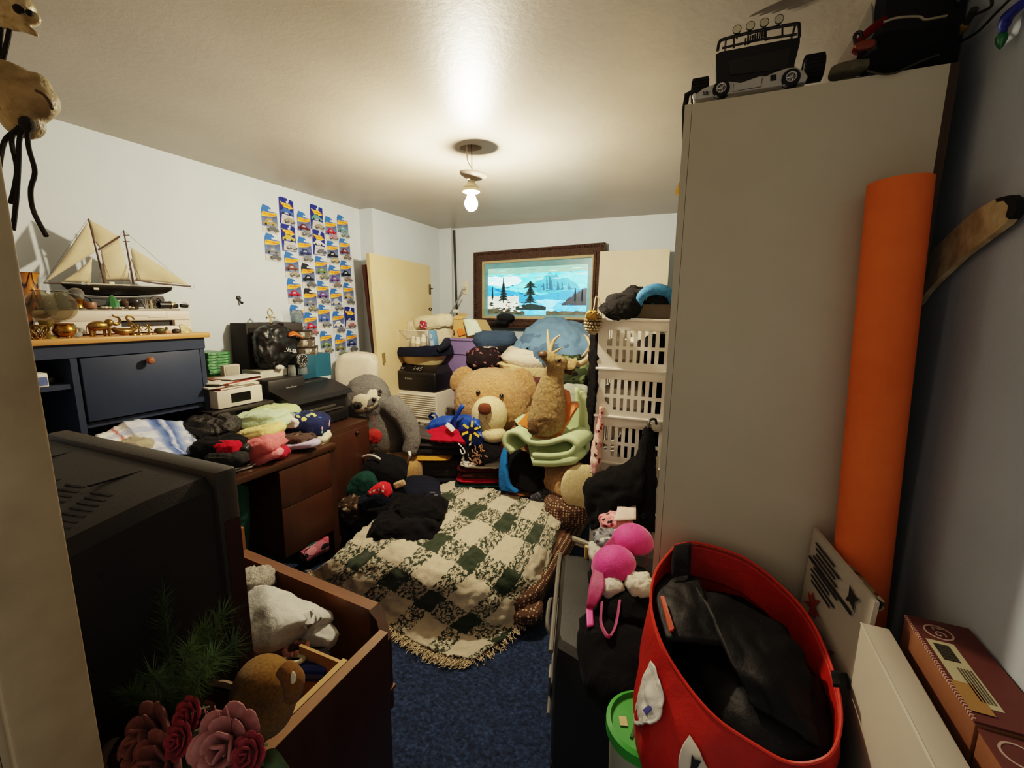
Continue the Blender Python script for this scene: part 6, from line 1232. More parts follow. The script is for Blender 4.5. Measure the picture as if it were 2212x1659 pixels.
# plaid throw
plaid = stripes_uv((.58, 1.0), (.56, 1.0), 1, 1, cols=('#e0d2b6', '#1c2818'), nsc=13)
rows = [[(672, 1238, .12), (705, 1262, .10), (745, 1290, .07), (795, 1322, .03), (850, 1358, .02), (905, 1392, .02), (960, 1418, .02), (1018, 1428, .015)],
        [(720, 1205, .22), (755, 1222, .21), (800, 1245, .2), (855, 1275, .17), (905, 1305, .13), (955, 1340, .08), (1010, 1370, .04), (1075, 1392, .02)],
        [(770, 1160, .26), (810, 1175, .275), (860, 1200, .275), (910, 1228, .27), (960, 1258, .25), (1012, 1292, .2), (1065, 1322, .12), (1125, 1345, .05)],
        [(815, 1122, .27), (860, 1140, .285), (910, 1160, .285), (960, 1182, .285), (1010, 1208, .28), (1060, 1240, .25), (1110, 1268, .20), (1158, 1290, .12)],
        [(870, 1090, .28), (915, 1104, .285), (960, 1120, .29), (1010, 1138, .29), (1060, 1160, .285), (1105, 1186, .27), (1148, 1205, .24), (1184, 1218, .18)],
        [(925, 1062, .28), (965, 1072, .285), (1005, 1086, .29), (1050, 1100, .29), (1095, 1115, .285), (1140, 1132, .28), (1178, 1140, .26), (1204, 1150, .22)],
        [(980, 1038, .28), (1015, 1045, .285), (1050, 1056, .285), (1090, 1066, .285), (1130, 1078, .285), (1165, 1088, .28), (1195, 1096, .27), (1218, 1108, .25)]]
g = [[PZ(x, y, z + (.012 if z > .2 else 0)) for x, y, z in r] for r in rows]
bk = B(); bk.sheet(g, 110, 110, .020, 9, 3, .008, 30, uvs=(4.7, 3.55))
fringe_pts = []; bk.bm.verts.ensure_lookup_table()
for j in range(0, 111): fringe_pts.append((bk.bm.verts[j * 111].co.copy() if False else None))
edge = spline(g[0], 150)
o = thing('plaid_throw', 'cream and dark green plaid throw with a fringe spread over the bed', 'blanket', PZ(960, 1200, .27))
obj('cloth', bk, plaid, o, world=True, sharp=0, mods=[SOL(.007, 0)])
fb = B(); rnd = random.Random(5)
def strand(p, d):
    q = p.copy(); pts = [q.copy()]
    for s in range(5):
        d2 = V((d.x + rnd.gauss(0, .9), d.y + rnd.gauss(0, .9), -.3 + rnd.gauss(0, .4))).normalized() * rnd.uniform(.007, .014); q = q + d2; q.z = max(.004, q.z); pts.append(q.copy())
    fb.tube(pts, .0015, 4, sm=10)
out = V((-.45, -.9, 0))
for p in edge:
    for _ in range(4): strand(p + V((rnd.gauss(0, .008), rnd.gauss(0, .008), .004)), out)
for p in spline([r[-1] for r in g[:3]], 26):
    for _ in range(2): strand(p + V((0, 0, .004)), V((.7, -.4, 0)))
fo = obj('fringe', fb, cloth('#d3bf9d'), o, world=True); fo['kind'] = 'stuff'
# ================================================================== folded clothes on the bed
def folded(name, label, cat, px, py, w, thick, z, y, mt, dep=.26, lay=2, amp=.008, rz=YAW, ry=0, fr=14, rx=0, e=(.42, .32), la=.05, group=None):
    """folded garment: centre column px, lying on height z at depth y; w in photo pixels, thick in metres"""
    p = PY(px, py, y); k = mpp(p); b = B(); c = V((p.x, y, z + thick / 2))
    b.sup(c, (w * k, dep, thick), e[0], e[1], 52, 20, Euler((rx, ry, rz)).to_matrix(), amp, fr, random.random() * 40, lay, layamp=la); return solo(name, label, cat, b, mt, group, sharp=1.6)
BK, NV = cloth('#141316'), cloth('#161b2a')
YS = 2.52
def stk(px, items, z0=.27, y=YS):
    z = z0
    for (name, lb, cat, w, t, m, kw) in items: folded(name, lb, cat, px + kw.pop('dx', 0), 1000, w, t, z, y + kw.pop('dy', 0), m, **kw); z += t * .93
stk(945, [('folded_trousers', 'black folded trousers at the bottom of the left bed stack', 'trousers', 122, .06, cloth('#2b2a2e'), {}), ('folded_shirt', 'black sweatshirt second from the bottom of the left bed stack', 'shirt', 122, .07, cloth('#383436'), dict(lay=3)),
          ('folded_shirt', 'dark brown-black hoodie under the mustard shirt', 'shirt', 112, .055, cloth('#3d332d'), {}), ('folded_shirt', 'mustard yellow folded shirt in the left bed stack', 'shirt', 92, .04, cloth('#c08a34'), dict(dx=-14, dy=-.05, amp=.004, e=(.8, .35))),
          ('folded_shirt', 'black folded hoodie above the mustard shirt', 'shirt', 118, .055, cloth('#2c292b'), dict(lay=3, dx=4)), ('folded_shirt', 'black jersey with faint folds below the charcoal hoodie', 'shirt', 116, .045, cloth('#3a3538'), dict(dx=6)), ('folded_shirt', 'charcoal hoodie near the top of the left bed stack', 'shirt', 122, .04, cloth('#4a4644'), dict(dx=8, lay=2, amp=.012, ry=.12))])
s = B(); s.sheet([[PY(914, 934, 2.44), PY(935, 924, 2.45), PY(965, 918, 2.45), PY(985, 926, 2.43)], [PY(908, 940, 2.41), PY(930, 938, 2.41), PY(965, 936, 2.41), PY(995, 942, 2.40)], [PY(918, 948, 2.38), PY(945, 950, 2.36), PY(975, 952, 2.36), PY(1005, 954, 2.37)]], 20, 20, .012, 20, 2)
solo('red_shirt', 'bright red shirt lying on top of the left bed stack', 'shirt', s, cloth('#c01c34'), mods=[SOL(.02, -1)])
s = B(); s.sheet([[PY(966, 912, 2.42), PY(976, 918, 2.41), PY(984, 928, 2.40)], [PY(962, 920, 2.40), PY(970, 928, 2.39), PY(976, 934, 2.38)]], 6, 6, .002, 20); solo('white_collar', 'white paper tag on the red shirt', 'tag', s, mat('#e2dccb', .7), mods=[SOL(.003)])
solo('drawstring', 'white drawstring loop on the front of the charcoal hoodie', 'cord', B().tube([PY(990, 958, 2.36), PY(1000, 968, 2.34), PY(1004, 978, 2.33), PY(998, 980, 2.33), PY(994, 970, 2.34)], .004, 6, sm=16), mat('#d5d2cb', .7))
stk(1037, [('folded_jeans', 'folded grey-blue jeans at the bottom of the middle stack', 'jeans', 98, .035, cloth('#3b4654'), dict(amp=.005)), ('folded_shirt', 'folded dark green shirt above the grey-blue jeans', 'shirt', 98, .035, cloth('#1d332c'), dict(amp=.005)), ('folded_shirt', 'folded crimson shirt in the middle bed stack', 'shirt', 90, .035, cloth('#a51c30'), dict(amp=.005)),
           ('folded_shirt', 'folded dark brown sweater in the middle bed stack', 'shirt', 84, .045, cloth('#3a1f1a'), dict(amp=.006, dx=4)), ('folded_shirt', 'folded maroon shirt below the white one in the middle stack', 'shirt', 88, .035, cloth('#4a1519'), dict(amp=.005)), ('folded_shirt', 'folded white shirt under the floral black top', 'shirt', 86, .035, cloth('#d2ccbf'), dict(amp=.008, dx=6))])
s = B(); s.sheet([[PY(1008, 936, 2.56), PY(1030, 926, 2.60), PY(1058, 930, 2.6), PY(1078, 946, 2.56)], [PY(1004, 955, 2.46), PY(1028, 950, 2.46), PY(1058, 954, 2.46), PY(1082, 966, 2.47)], [PY(1001, 985, 2.41), PY(1028, 984, 2.39), PY(1056, 982, 2.39), PY(1078, 984, 2.41)], [PY(1003, 1008, 2.40), PY(1028, 1008, 2.38), PY(1050, 1002, 2.38), PY(1074, 994, 2.4)]], 26, 26, .010, 14, 5)
o = thing('floral_shirt', 'black top with cream piping and a peach flower print on the middle stack', 'shirt', PY(1040, 1005, 2.45)); obj('cloth', s, BK, o, world=True, mods=[SOL(.03, -1)])
b = B()
for i in range(44):
    x, y = random.gauss(1030, 8), random.uniform(962, 1004); x += (985 - y) * .25; p = PY(x, y, 2.352); a = random.uniform(0, 6.3); r = random.uniform(.008, .018)
    b.plate([p + V((r * math.cos(a), 0, r * math.sin(a))), p + V((r * .3 * math.cos(a + 1.6), 0, r * .3 * math.sin(a + 1.6))), p - V((r * .8 * math.cos(a), 0, r * .8 * math.sin(a))), p - V((r * .3 * math.cos(a + 1.6), 0, r * .3 * math.sin(a + 1.6)))], (0, -.003, 0))
obj('flower_print', b, mat('#d09a76', .8, 0, 0, 60, .4, 60), o, world=True)
for pts in ([(1016, 930), (1026, 936), (1024, 948), (1014, 962)], [(1034, 926), (1056, 928), (1072, 938), (1080, 950)], [(1001, 985), (1003, 1004), (1008, 1012)]): obj('piping', B().tube([PY(x, y, 2.405 if y > 960 else 2.47) for x, y in pts], .006, 6, sm=12), mat('#d9d2c4', .7), o, world=True)
stk(1135, [('folded_jeans', 'folded slate blue jeans at the bottom of the right bed stack', 'jeans', 112, .04, cloth('#33435a'), dict(amp=.006)), ('folded_shirt', 'folded brown shirt above the slate jeans', 'shirt', 84, .03, cloth('#6f4a2e'), dict(amp=.004, dx=6)), ('folded_shirt', 'folded dark maroon shirt in the right bed stack', 'shirt', 92, .03, cloth('#20161a'), dict(amp=.004))])
s = B(); s.sheet([[PY(1098, 962, 2.55), PY(1120, 968, 2.58), PY(1145, 980, 2.62), PY(1155, 1000, 2.62)], [PY(1092, 1000, 2.46), PY(1118, 1004, 2.44), PY(1150, 1010, 2.46), PY(1178, 1012, 2.5)], [PY(1094, 1040, 2.42), PY(1125, 1048, 2.38), PY(1155, 1052, 2.4), PY(1182, 1046, 2.46)], [PY(1112, 1050, 2.40), PY(1132, 1060, 2.37), PY(1158, 1064, 2.39), PY(1180, 1060, 2.44)]], 26, 26, .012, 12, 6)
solo('black_sweater', 'black sweater draped over the right bed stack', 'shirt', s, cloth('#100f0f'), mods=[SOL(.06, -1)])
s = B(); s.sheet([[PY(1090, 972, 2.50), PY(1098, 966, 2.52)], [PY(1086, 1005, 2.42), PY(1098, 1005, 2.40)], [PY(1084, 1040, 2.39), PY(1104, 1044, 2.365)], [PY(1086, 1056, 2.385), PY(1122, 1060, 2.36)]], 6, 20, .003, 14); solo('blue_shirt', 'bright blue shirt edge showing on left of the black sweater', 'shirt', s, cloth('#1f66a4'), mods=[SOL(.03, -1)])
lump('grey_sock', 'grey patterned rolled sock beside the right bed stack', 'sock', 1172, 1072, 54, 26, 2.42, .07, blobs('#3a3b44', ['#5d5d66', '#23242b'], 60, .4), amp=.006, fr=30, ry=-.3)
lump('pink_shirt', 'pink and white shirt edge between the middle and right stacks', 'shirt', 1086, 975, 20, 60, 2.58, .08, blobs('#c85a6a', ['#e2c4c4', '#c85a6a'], 30, .35), amp=.006, fr=30)
# blue shopping bag behind the left stack
o = thing('blue_shopping_bag', 'bright blue reusable shopping bag with a yellow burst emblem behind the stacks', 'bag', PY(970, 960, 2.62)); M_bb = mat('#1746a0', .45, 0, .2, 40, .2, 6)
s = B(); s.sheet([[PY(905, 945, 2.46), PY(935, 905, 2.49), PY(985, 895, 2.50), PY(1030, 900, 2.42), PY(1042, 935, 2.38)], [PY(903, 985, 2.45), PY(935, 940, 2.45), PY(985, 930, 2.44), PY(1025, 925, 2.37), PY(1040, 950, 2.36)], [PY(905, 1010, 2.58), PY(935, 1000, 2.58), PY(985, 1000, 2.56), PY(1025, 990, 2.50), PY(1040, 985, 2.48)]], 40, 24, .03, 10, 2, .008, 30)
obj('panel', s, M_bb, o, world=True, sharp=1.5, mods=[SOL(.004)])
obj('handle', B().tube([PY(975, 915, 2.46), PY(988, 895, 2.44), PY(1000, 876, 2.42), PY(994, 882, 2.41), PY(985, 900, 2.42), PY(982, 918, 2.43)], .014, 8, sm=18, flat=.4), M_bb, o, world=True); obj('handle', B().tube([PY(935, 905, 2.62), PY(928, 898, 2.6), PY(938, 893, 2.6), PY(950, 912, 2.6)], .012, 8, sm=14, flat=.4), M_bb, o, world=True)
em_ = PY(1018, 930, 2.345); EM = frame(em_ - o.location, (math.cos(YAW), math.sin(YAW), -.12), (0, .25, 1)); y_ = mat('#e8c23a', .5)
for i in range(6):
    a = i * PI / 3 + PI / 2; b = B(); b.prism([(.022 * math.cos(a) + .007 * math.cos(a + PI / 2), .022 * math.sin(a) + .007 * math.sin(a + PI / 2)), (.022 * math.cos(a) - .007 * math.cos(a + PI / 2), .022 * math.sin(a) - .007 * math.sin(a + PI / 2)), (.062 * math.cos(a) - .007 * math.cos(a + PI / 2), .062 * math.sin(a) - .007 * math.sin(a + PI / 2)), (.062 * math.cos(a) + .007 * math.cos(a + PI / 2), .062 * math.sin(a) + .007 * math.sin(a + PI / 2))], .004, EM); obj('spark_ray', b, y_, o)
# left heap: navy / black bundle
s_ = [('black_trousers', 'black trousers bundle lowest in the big dark heap on the throw', 'trousers', 880, 1150, 150, 76, 1.80, .30, BK, dict(amp=.03, fr=9, e=(.7, .7), lay=2)), ('black_hoodie', 'black hoodie folded in the middle of the dark heap', 'hoodie', 905, 1110, 112, 60, 1.92, .28, cloth('#0f0e10'), dict(amp=.022, fr=12, lay=3)), ('black_shorts', 'black shorts on left of the big dark heap', 'shorts', 845, 1105, 100, 66, 1.95, .24, cloth('#121113'), dict(amp=.025, fr=12, e=(.75, .7)))]
for nm, lb, ct, x, y, w_, h_, Y, d_, m_, kw in s_: lump(nm, lb, ct, x, y, w_, h_, Y, d_, m_, nu=64, nv=40, **kw)
s = B(); s.sheet([[PY(878, 1030, 2.22), PY(905, 1026, 2.24), PY(935, 1030, 2.24), PY(950, 1040, 2.2)], [PY(872, 1050, 2.10), PY(905, 1050, 2.08), PY(938, 1055, 2.08), PY(952, 1060, 2.1)], [PY(882, 1076, 2.0), PY(908, 1082, 1.96), PY(938, 1082, 1.96), PY(953, 1078, 2.0)], [PY(890, 1092, 1.98), PY(910, 1096, 1.94), PY(938, 1094, 1.94), PY(953, 1090, 1.98)]], 20, 20, .006, 12)
o = thing('navy_shirt', 'smooth folded navy shirt topping the big dark heap', 'shirt', PY(915, 1080, 2.06)); obj('cloth', s, NV, o, world=True, mods=[SOL(.05, -1)]); obj('print', B().box(PY(934, 1064, 2.01), (.03, .004, .006), (0, 0, YAW)).box(PY(942, 1070, 2.00), (.02, .004, .006), (0, 0, YAW)), mat('#9a9aa0', .6), o, world=True)
lump('beige_tag', 'beige curled garment label beside the navy shirt', 'tag', 863, 1046, 26, 14, 2.02, .02, mat('#c9a880', .7), amp=.004, fr=40, ry=-.4)
# floor heap beside the desk leg
o = thing('laundry_basket', 'dark low laundry basket under the heap beside the desk', 'basket', (-1.83, 1.98, 0)); b = B(); b.lathe([(0, .01), (.17, .01), (.2, .26), (.21, .265), (.2, .27), (.16, .03), (0, .025)], (0, 0, 0), 28, sq=.9); obj('tub', b, mat('#1a1818', .6), o)
lump('grey_jeans', 'grey-black jeans lowest in the heap beside the desk', 'jeans', 795, 1100, 110, 60, 1.95, .3, cloth('#22242b'), amp=.024, fr=12, e=(.75, .7))
lump('brown_belt_heap', 'brown and white patterned fabric at the heap bottom by the desk leg', 'cloth', 765, 1098, 54, 44, 1.86, .14, blobs('#3a2c22', ['#7d6a54', '#15110f', '#b5a78e'], 30, .4), amp=.02, fr=20)
lump('teal_shirt', 'dark teal shirt across the heap beside the desk', 'shirt', 783, 1052, 80, 56, 1.98, .16, cloth('#1d4038'), amp=.014, fr=12, ry=-.55, e=(.6, .5))
lump('black_hoodie', 'black hoodie with white piping on top of the heap by the desk', 'hoodie', 832, 1020, 86, 64, 2.12, .24, cloth('#121214'), amp=.02, fr=12, ry=.35, e=(.7, .6))
lump('black_tee', 'black t-shirt at left of the heap beside the desk', 'shirt', 765, 1025, 56, 52, 2.06, .2, cloth('#101011'), amp=.02, fr=14)
lump('red_shorts', 'red and white striped shorts poking from the heap', 'shorts', 822, 1063, 44, 32, 1.90, .08, blobs('#c22a32', ['#d8c4c0', '#c22a32', '#c22a32'], 40, .3), amp=.012, fr=30, ry=-.5)
lump('navy_shorts', 'navy shorts between teal shirt and red shorts', 'shorts', 812, 1080, 70, 40, 1.90, .14, NV, amp=.014, fr=16, ry=-.4)
lump('white_sock', 'crumpled white sock at left edge of the heap', 'sock', 748, 1042, 22, 24, 1.96, .05, cloth('#d6cfbf'), amp=.008, fr=40)
obj_ = [(778, 992), (790, 984), (806, 984), (822, 992)]
solo('hoodie_piping', 'white piping along the hood edge on the heap by the desk', 'piping', B().tube([PY(x, y, 2.03) for x, y in obj_], .007, 6, sm=14), mat('#d9d5ca', .7))
solo('shoulder_strap', 'short white strap sticking out of the heap beside the cabinet', 'strap', B().tube([PY(737, 1008, 1.98), PY(745, 1004, 1.97), PY(753, 1008, 1.97)], .007, 6, sm=8), mat('#dcd8ce', .7))
# patterned box under the desk edge
o = thing('pencil_case', 'pink and teal patterned pouch on the floor below the desk', 'pouch', PZ(690, 1195, .06)); b = B(); q0, q1 = PZ(655, 1205, .08), PZ(728, 1165, .10); b.tube([q0, q0.lerp(q1, .5) + V((0, 0, .015)), q1], [.045, .055, .05], 18, sm=10, flat=.8); obj('pouch', b, blobs('#b86a78', ['#d98a94', '#2f5d58', '#d9b8a8', '#20222a', '#b84a5c'], 22, .5), o, world=True); obj('zip', B().tube([q0 + V((.02, 0, .055)), q1 + V((.02, 0, .055))], .003, 6), mat('#cfa8a4', .4), o, world=True)
# ================================================================== RIGHT SIDE
# jacket hanging from the baskets
M_jk = cloth('#0b0a0a')
o = thing('black_coat', 'black coat hung from the basket stack and spread over the suitcase end', 'coat', PY(1360, 1110, 1.95))
s = B(); s.sheet([[PY(1393, 925, 2.04), PY(1402, 922, 2.03), PY(1412, 930, 2.03)], [PY(1375, 1000, 2.0), PY(1392, 1000, 1.96), PY(1414, 1000, 2.0)], [PY(1372, 1070, 1.96), PY(1392, 1070, 1.92), PY(1412, 1070, 1.96)], [PY(1374, 1140, 1.90), PY(1392, 1145, 1.86), PY(1412, 1150, 1.9)]], 14, 30, .014, 12, 2); obj('hanging_panel', s, M_jk, o, world=True, mods=[SOL(.03)])
s = B(); s.sheet([[PY(1392, 982, 2.02), PY(1345, 1005, 2.06), PY(1302, 1022, 2.08), PY(1270, 1040, 2.06)], [PY(1390, 1010, 1.94), PY(1345, 1030, 1.95), PY(1300, 1045, 1.94), PY(1264, 1062, 1.96)], [PY(1388, 1050, 1.90), PY(1348, 1062, 1.9), PY(1305, 1075, 1.9), PY(1268, 1090, 1.92)], [PY(1385, 1088, 1.9), PY(1340, 1085, 1.88), PY(1300, 1110, 1.86), PY(1276, 1125, 1.88)], [PY(1360, 1090, 1.88), PY(1325, 1105, 1.86), PY(1298, 1135, 1.84), PY(1280, 1146, 1.86)]], 34, 34, .022, 9, 3, .004, 40); obj('spread_panel', s, M_jk, o, world=True, sharp=1.5, mods=[SOL(.012)])
obj('strap', B().tube([PY(1400, 925, 2.02), PY(1404, 908, 2.04), PY(1415, 906, 2.06), PY(1418, 916, 2.08)], .006, 8, sm=12), mat('#1a1818', .4), o, world=True)
o = thing('chrome_clip', 'shiny chrome clip holding the black coat on the basket rim', 'clip', PY(1415, 925, 2.08)); obj('frame', B().tube([PY(1405, 916, 2.085), PY(1430, 912, 2.085), PY(1430, 930, 2.085), PY(1408, 932, 2.085), PY(1405, 916, 2.085)], .004, 6), mat('#c9c7c2', .15, .95), o, world=True)
solo('white_card', 'narrow white card strip hanging between coat and wardrobe', 'card', B().plate([PY(1416, 988, 2.03), PY(1423, 986, 2.03), PY(1421, 1045, 2.03), PY(1415, 1046, 2.03)], (0, .004, 0)), mat('#cfc8ba', .6))
# suitcase
o = thing('suitcase', 'charcoal hard-shell suitcase with grey trim standing in the aisle', 'suitcase', (-.27, 1.4, 0)); Q = [V((-.335, 1.12, 0)), V((-.465, 1.64, 0)), V((-.14, 1.70, 0)), V((-.10, 1.05, 0))]
def qring(z, ins, bul=0): c = sum(Q, V((0, 0, 0))) / 4; return [q + (c - q).normalized() * ins + V((0, 0, z)) for q in Q]
def rqring(z, ins):
    c = sum(Q, V((0, 0, 0))) / 4; out = []
    for i in range(4):
        p0, p1, p2 = Q[i - 1], Q[i], Q[(i + 1) % 4]
        for t in (.12, .04): out.append(p1.lerp(p0, t).lerp(c, ins) + V((0, 0, z)))
        for t in (.04, .12): out.append(p1.lerp(p2, t).lerp(c, ins) + V((0, 0, z)))
    return out
b = B(); loft(b, [rqring(.03, .06), rqring(.05, .01), rqring(.22, 0), rqring(.40, .01), rqring(.455, .05), rqring(.47, .13)]); obj('shell', b, mat('#2c2c2c', .45, 0, .1, 200, .2, 5, '#222222'), o, world=True, sharp=.6)
def onside(t, z, off=0): # along the left face A->B
    d = (Q[1] - Q[0]).normalized(); n = V((-d.y, d.x, 0)); return Q[0].lerp(Q[1], t) + V((0, 0, z)) + n * off
gm = mat('#6d6b66', .35, .2, 0, 60, .1)
b = B(); b.tube([onside(-.02, .455, .006), onside(.35, .47, .006), onside(.75, .47, .006), onside(.98, .45, .006), onside(1.02, .40, .006), onside(1.02, .06, .006)], .008, 8, sm=20); b.tube([onside(-.02, .24, .008), onside(1.0, .24, .008)], .006, 8); obj('trim', b, gm, o, world=True)
b = B(); b.plate([onside(.30, .33, .012), onside(.62, .36, .012), onside(.60, .43, .012), onside(.32, .42, .012)], (.004, 0, 0)); obj('handle_recess', b, mat('#0e0e0e', .7), o, world=True); obj('handle', B().tube([onside(.32, .36, .014), onside(.36, .385, .03), onside(.55, .40, .03), onside(.6, .385, .014)], .008, 8, sm=14), gm, o, world=True)
obj('latch', B().plate([onside(.1, .24, .014), onside(.2, .24, .014), onside(.2, .31, .014), onside(.1, .31, .014)], (.006, -.002, 0)), mat('#aaa79e', .25, .8), o, world=True)
for q in Q: obj('wheel', B().cyl(q.lerp(sum(Q, V((0, 0, 0))) / 4, .12) + V((-.012, 0, .018)), q.lerp(sum(Q, V((0, 0, 0))) / 4, .12) + V((.012, 0, .018)), .018, n=14), mat('#111111', .5), o, world=True)
o = thing('folding_walker', 'grey metal rods of a folded frame lying behind the suitcase', 'frame', PZ(1262, 1180, .42)); b = B(); b.tube([PZ(1238, 1163, .47), PZ(1288, 1182, .50)], .012, 10); b.tube([PZ(1245, 1175, .46), PZ(1292, 1192, .49)], .006, 8); obj('rod', b, mat('#b9b3a5', .25, .7), o, world=True); obj('end_cap', B().ell(PZ(1238, 1163, .47), .013), mat('#222222', .5), o, world=True)
p = PZ(1268, 1195, .49); solo('wood_peg', 'short pale wooden peg poking up at the suitcase corner', 'peg', B().cyl(p + V((0, 0, -.02)), p + V((0, 0, .03)), .010, n=12), mat('#c2a26a', .5))
# things on the suitcase (top about z .47)
def onz(name, label, cat, px, py, w, h, z, mt, th=.05, **k):
    p = PZ(px, py, z); kk = mpp(p); b = B(); b.sup(p, (w * kk, h * kk * 1.7, th), k.pop('e1', .7), k.pop('e2', .7), 40, 22, Euler((k.pop('rx', .15), k.pop('ry', 0), k.pop('rz', YAW))).to_matrix(), k.pop('amp', .01), k.pop('fr', 22), random.random() * 30, k.pop('lay', 0)); return solo(name, label, cat, b, mt, sharp=1.6)
onz('black_cloth', 'black crumpled cloth piled on the suitcase under the pink bra', 'cloth', 1345, 1280, 130, 110, .50, cloth('#0f0e0f'), .09, amp=.02, fr=14)
onz('black_skirt', 'black folded skirt hanging over the near end of the suitcase', 'skirt', 1330, 1420, 160, 130, .44, cloth('#0d0c0d'), .10, amp=.02, fr=10)
onz('white_towel', 'white towel on the suitcase beside the wardrobe', 'towel', 1382, 1262, 58, 30, .56, cloth('#d9d2c4'), .05, amp=.012, fr=30)
onz('white_sock', 'balled white sock under the lower pink bra cup', 'sock', 1322, 1268, 46, 26, .545, cloth('#cfcabd'), .05, amp=.010, fr=30)
onz('grey_print_scarf', 'grey and white printed scarf behind the pink bra', 'scarf', 1318, 1168, 70, 32, .545, blobs('#77787d', ['#c4c3c0', '#3c3d44', '#9a9aa0'], 50, .45), .06, amp=.014, fr=26)
onz('white_gloves', 'pair of pale grey knit gloves at the suitcase corner', 'gloves', 1288, 1198, 26, 40, .52, cloth('#bdb9ae'), .04, amp=.012, fr=40)
onz('pink_floral_shirt', 'pink shirt with dark red flowers behind the pink bra', 'shirt', 1330, 1128, 66, 30, .56, blobs('#dc8f92', ['#8e2030', '#dc8f92', '#2a1a20', '#e8b4b0'], 40, .4), .05, amp=.012, fr=26)
s = B(); s.sheet([[PZ(1335, 1085, .60), PZ(1374, 1083, .60)], [PZ(1332, 1105, .60), PZ(1374, 1103, .6)], [PZ(1325, 1125, .595), PZ(1374, 1122, .595)]], 6, 6, .002, 20); solo('paper_sheet', 'pale pink lined paper sheet lying behind the pink shirt', 'paper', s, mat('#e0c9bd', .7), mods=[SOL(.003)])
onz('paper_stack', 'low pile of dark folded cloth under the pink paper', 'cloth', 1350, 1110, 70, 40, .55, cloth('#2a2526'), .08)
# pink bra
PK, PK2 = mat('#d6338a', .6, 0, .3, 90, .2, 40, '#c02a78', sheen=.3), mat('#9c1458', .6, 0, .2, 60, .2, 10, sheen=.3)
o = thing('pink_bra', 'hot pink bra with lace straps draped over the suitcase', 'bra', PZ(1340, 1200, .56))
def cup(px, py, r, z, tilt): 
    p = PZ(px, py, z); kk = mpp(p); R_ = r * kk; b = B(); prof = [(R_ * math.sin(a), R_ * .85 * math.cos(a)) for a in [PI / 2 - i * PI / 24 for i in range(12)]] + [(.0002, R_ * .85)]
    b.lathe(prof, p, 28, tilt, sq=1.0); return obj('cup', b, PK, o, world=True, sharp=1.5, mods=[SOL(.006)])
T1 = (RT * 1.0, -DN * .6 - FW * .55)
cup(1326, 1224, 47, .57, Euler((.18, -.35, .2)).to_matrix()); cup(1366, 1172, 43, .59, Euler((.12, -.05, .3)).to_matrix())
s = B(); s.sheet([[PZ(1290, 1200, .60), PZ(1310, 1172, .61), PZ(1335, 1150, .62), PZ(1358, 1132, .63)], [PZ(1300, 1215, .58), PZ(1325, 1190, .59), PZ(1345, 1170, .6), PZ(1372, 1142, .61)]], 20, 6, .003, 30); obj('band', s, PK2, o, world=True, mods=[SOL(.004)])
s = B(); s.sheet([[PZ(1285, 1215, .58), PZ(1302, 1228, .585)], [PZ(1274, 1260, .56), PZ(1306, 1268, .565)], [PZ(1268, 1300, .53), PZ(1290, 1305, .53)], [PZ(1266, 1315, .51), PZ(1280, 1315, .51)]], 6, 20, .004, 30); obj('wing', s, PK2, o, world=True, mods=[SOL(.004)])
s = B(); s.sheet([[PZ(1266, 1313, .512), PZ(1280, 1312, .512)], [PZ(1268, 1355, .50), PZ(1282, 1352, .50)]], 4, 8); obj('hook_tab', s, mat('#e85aa2', .5), o, world=True, mods=[SOL(.006)])
for pts in ([(1340, 1250), (1338, 1300), (1330, 1350), (1318, 1375)], [(1300, 1300), (1298, 1345), (1310, 1372), (1318, 1376)], [(1352, 1255), (1362, 1275), (1350, 1290), (1338, 1280)], [(1400, 1190), (1396, 1215), (1386, 1225), (1392, 1235)]): obj('strap', B().tube([PZ(x, y, .535 if y < 1310 else .51) for x, y in pts], .006, 8, sm=16, flat=.4), PK2, o, world=True)
# ---- pail
o = thing('paint_pail', 'pale plastic pail with a green lid between suitcase and red tote', 'pail', (-.052, .955, 0)); obj('body', B().lathe([(0, 0), (.072, 0), (.082, .46), (.085, .47)], (0, 0, 0), 32), mat('#a9ac98', .4, 0, 0, 60, .1), o)
obj('lid', B().lathe([(.085, .455), (.092, .46), (.092, .485), (.082, .49), (.078, .48), (0, .482)], (0, 0, 0), 36), mat('#3f9a3c', .4, 0, .05, 40, .12), o); obj('sticker', B().box((-.05, -.015, .4835), (.018, .024, .002), (0, 0, .3)), mat('#cbb682', .6), o); obj('lid_slot', B().box((-.018, .01, .4832), (.006, .12, .003), (0, 0, -.15)), mat('#1f5a22', .5), o)
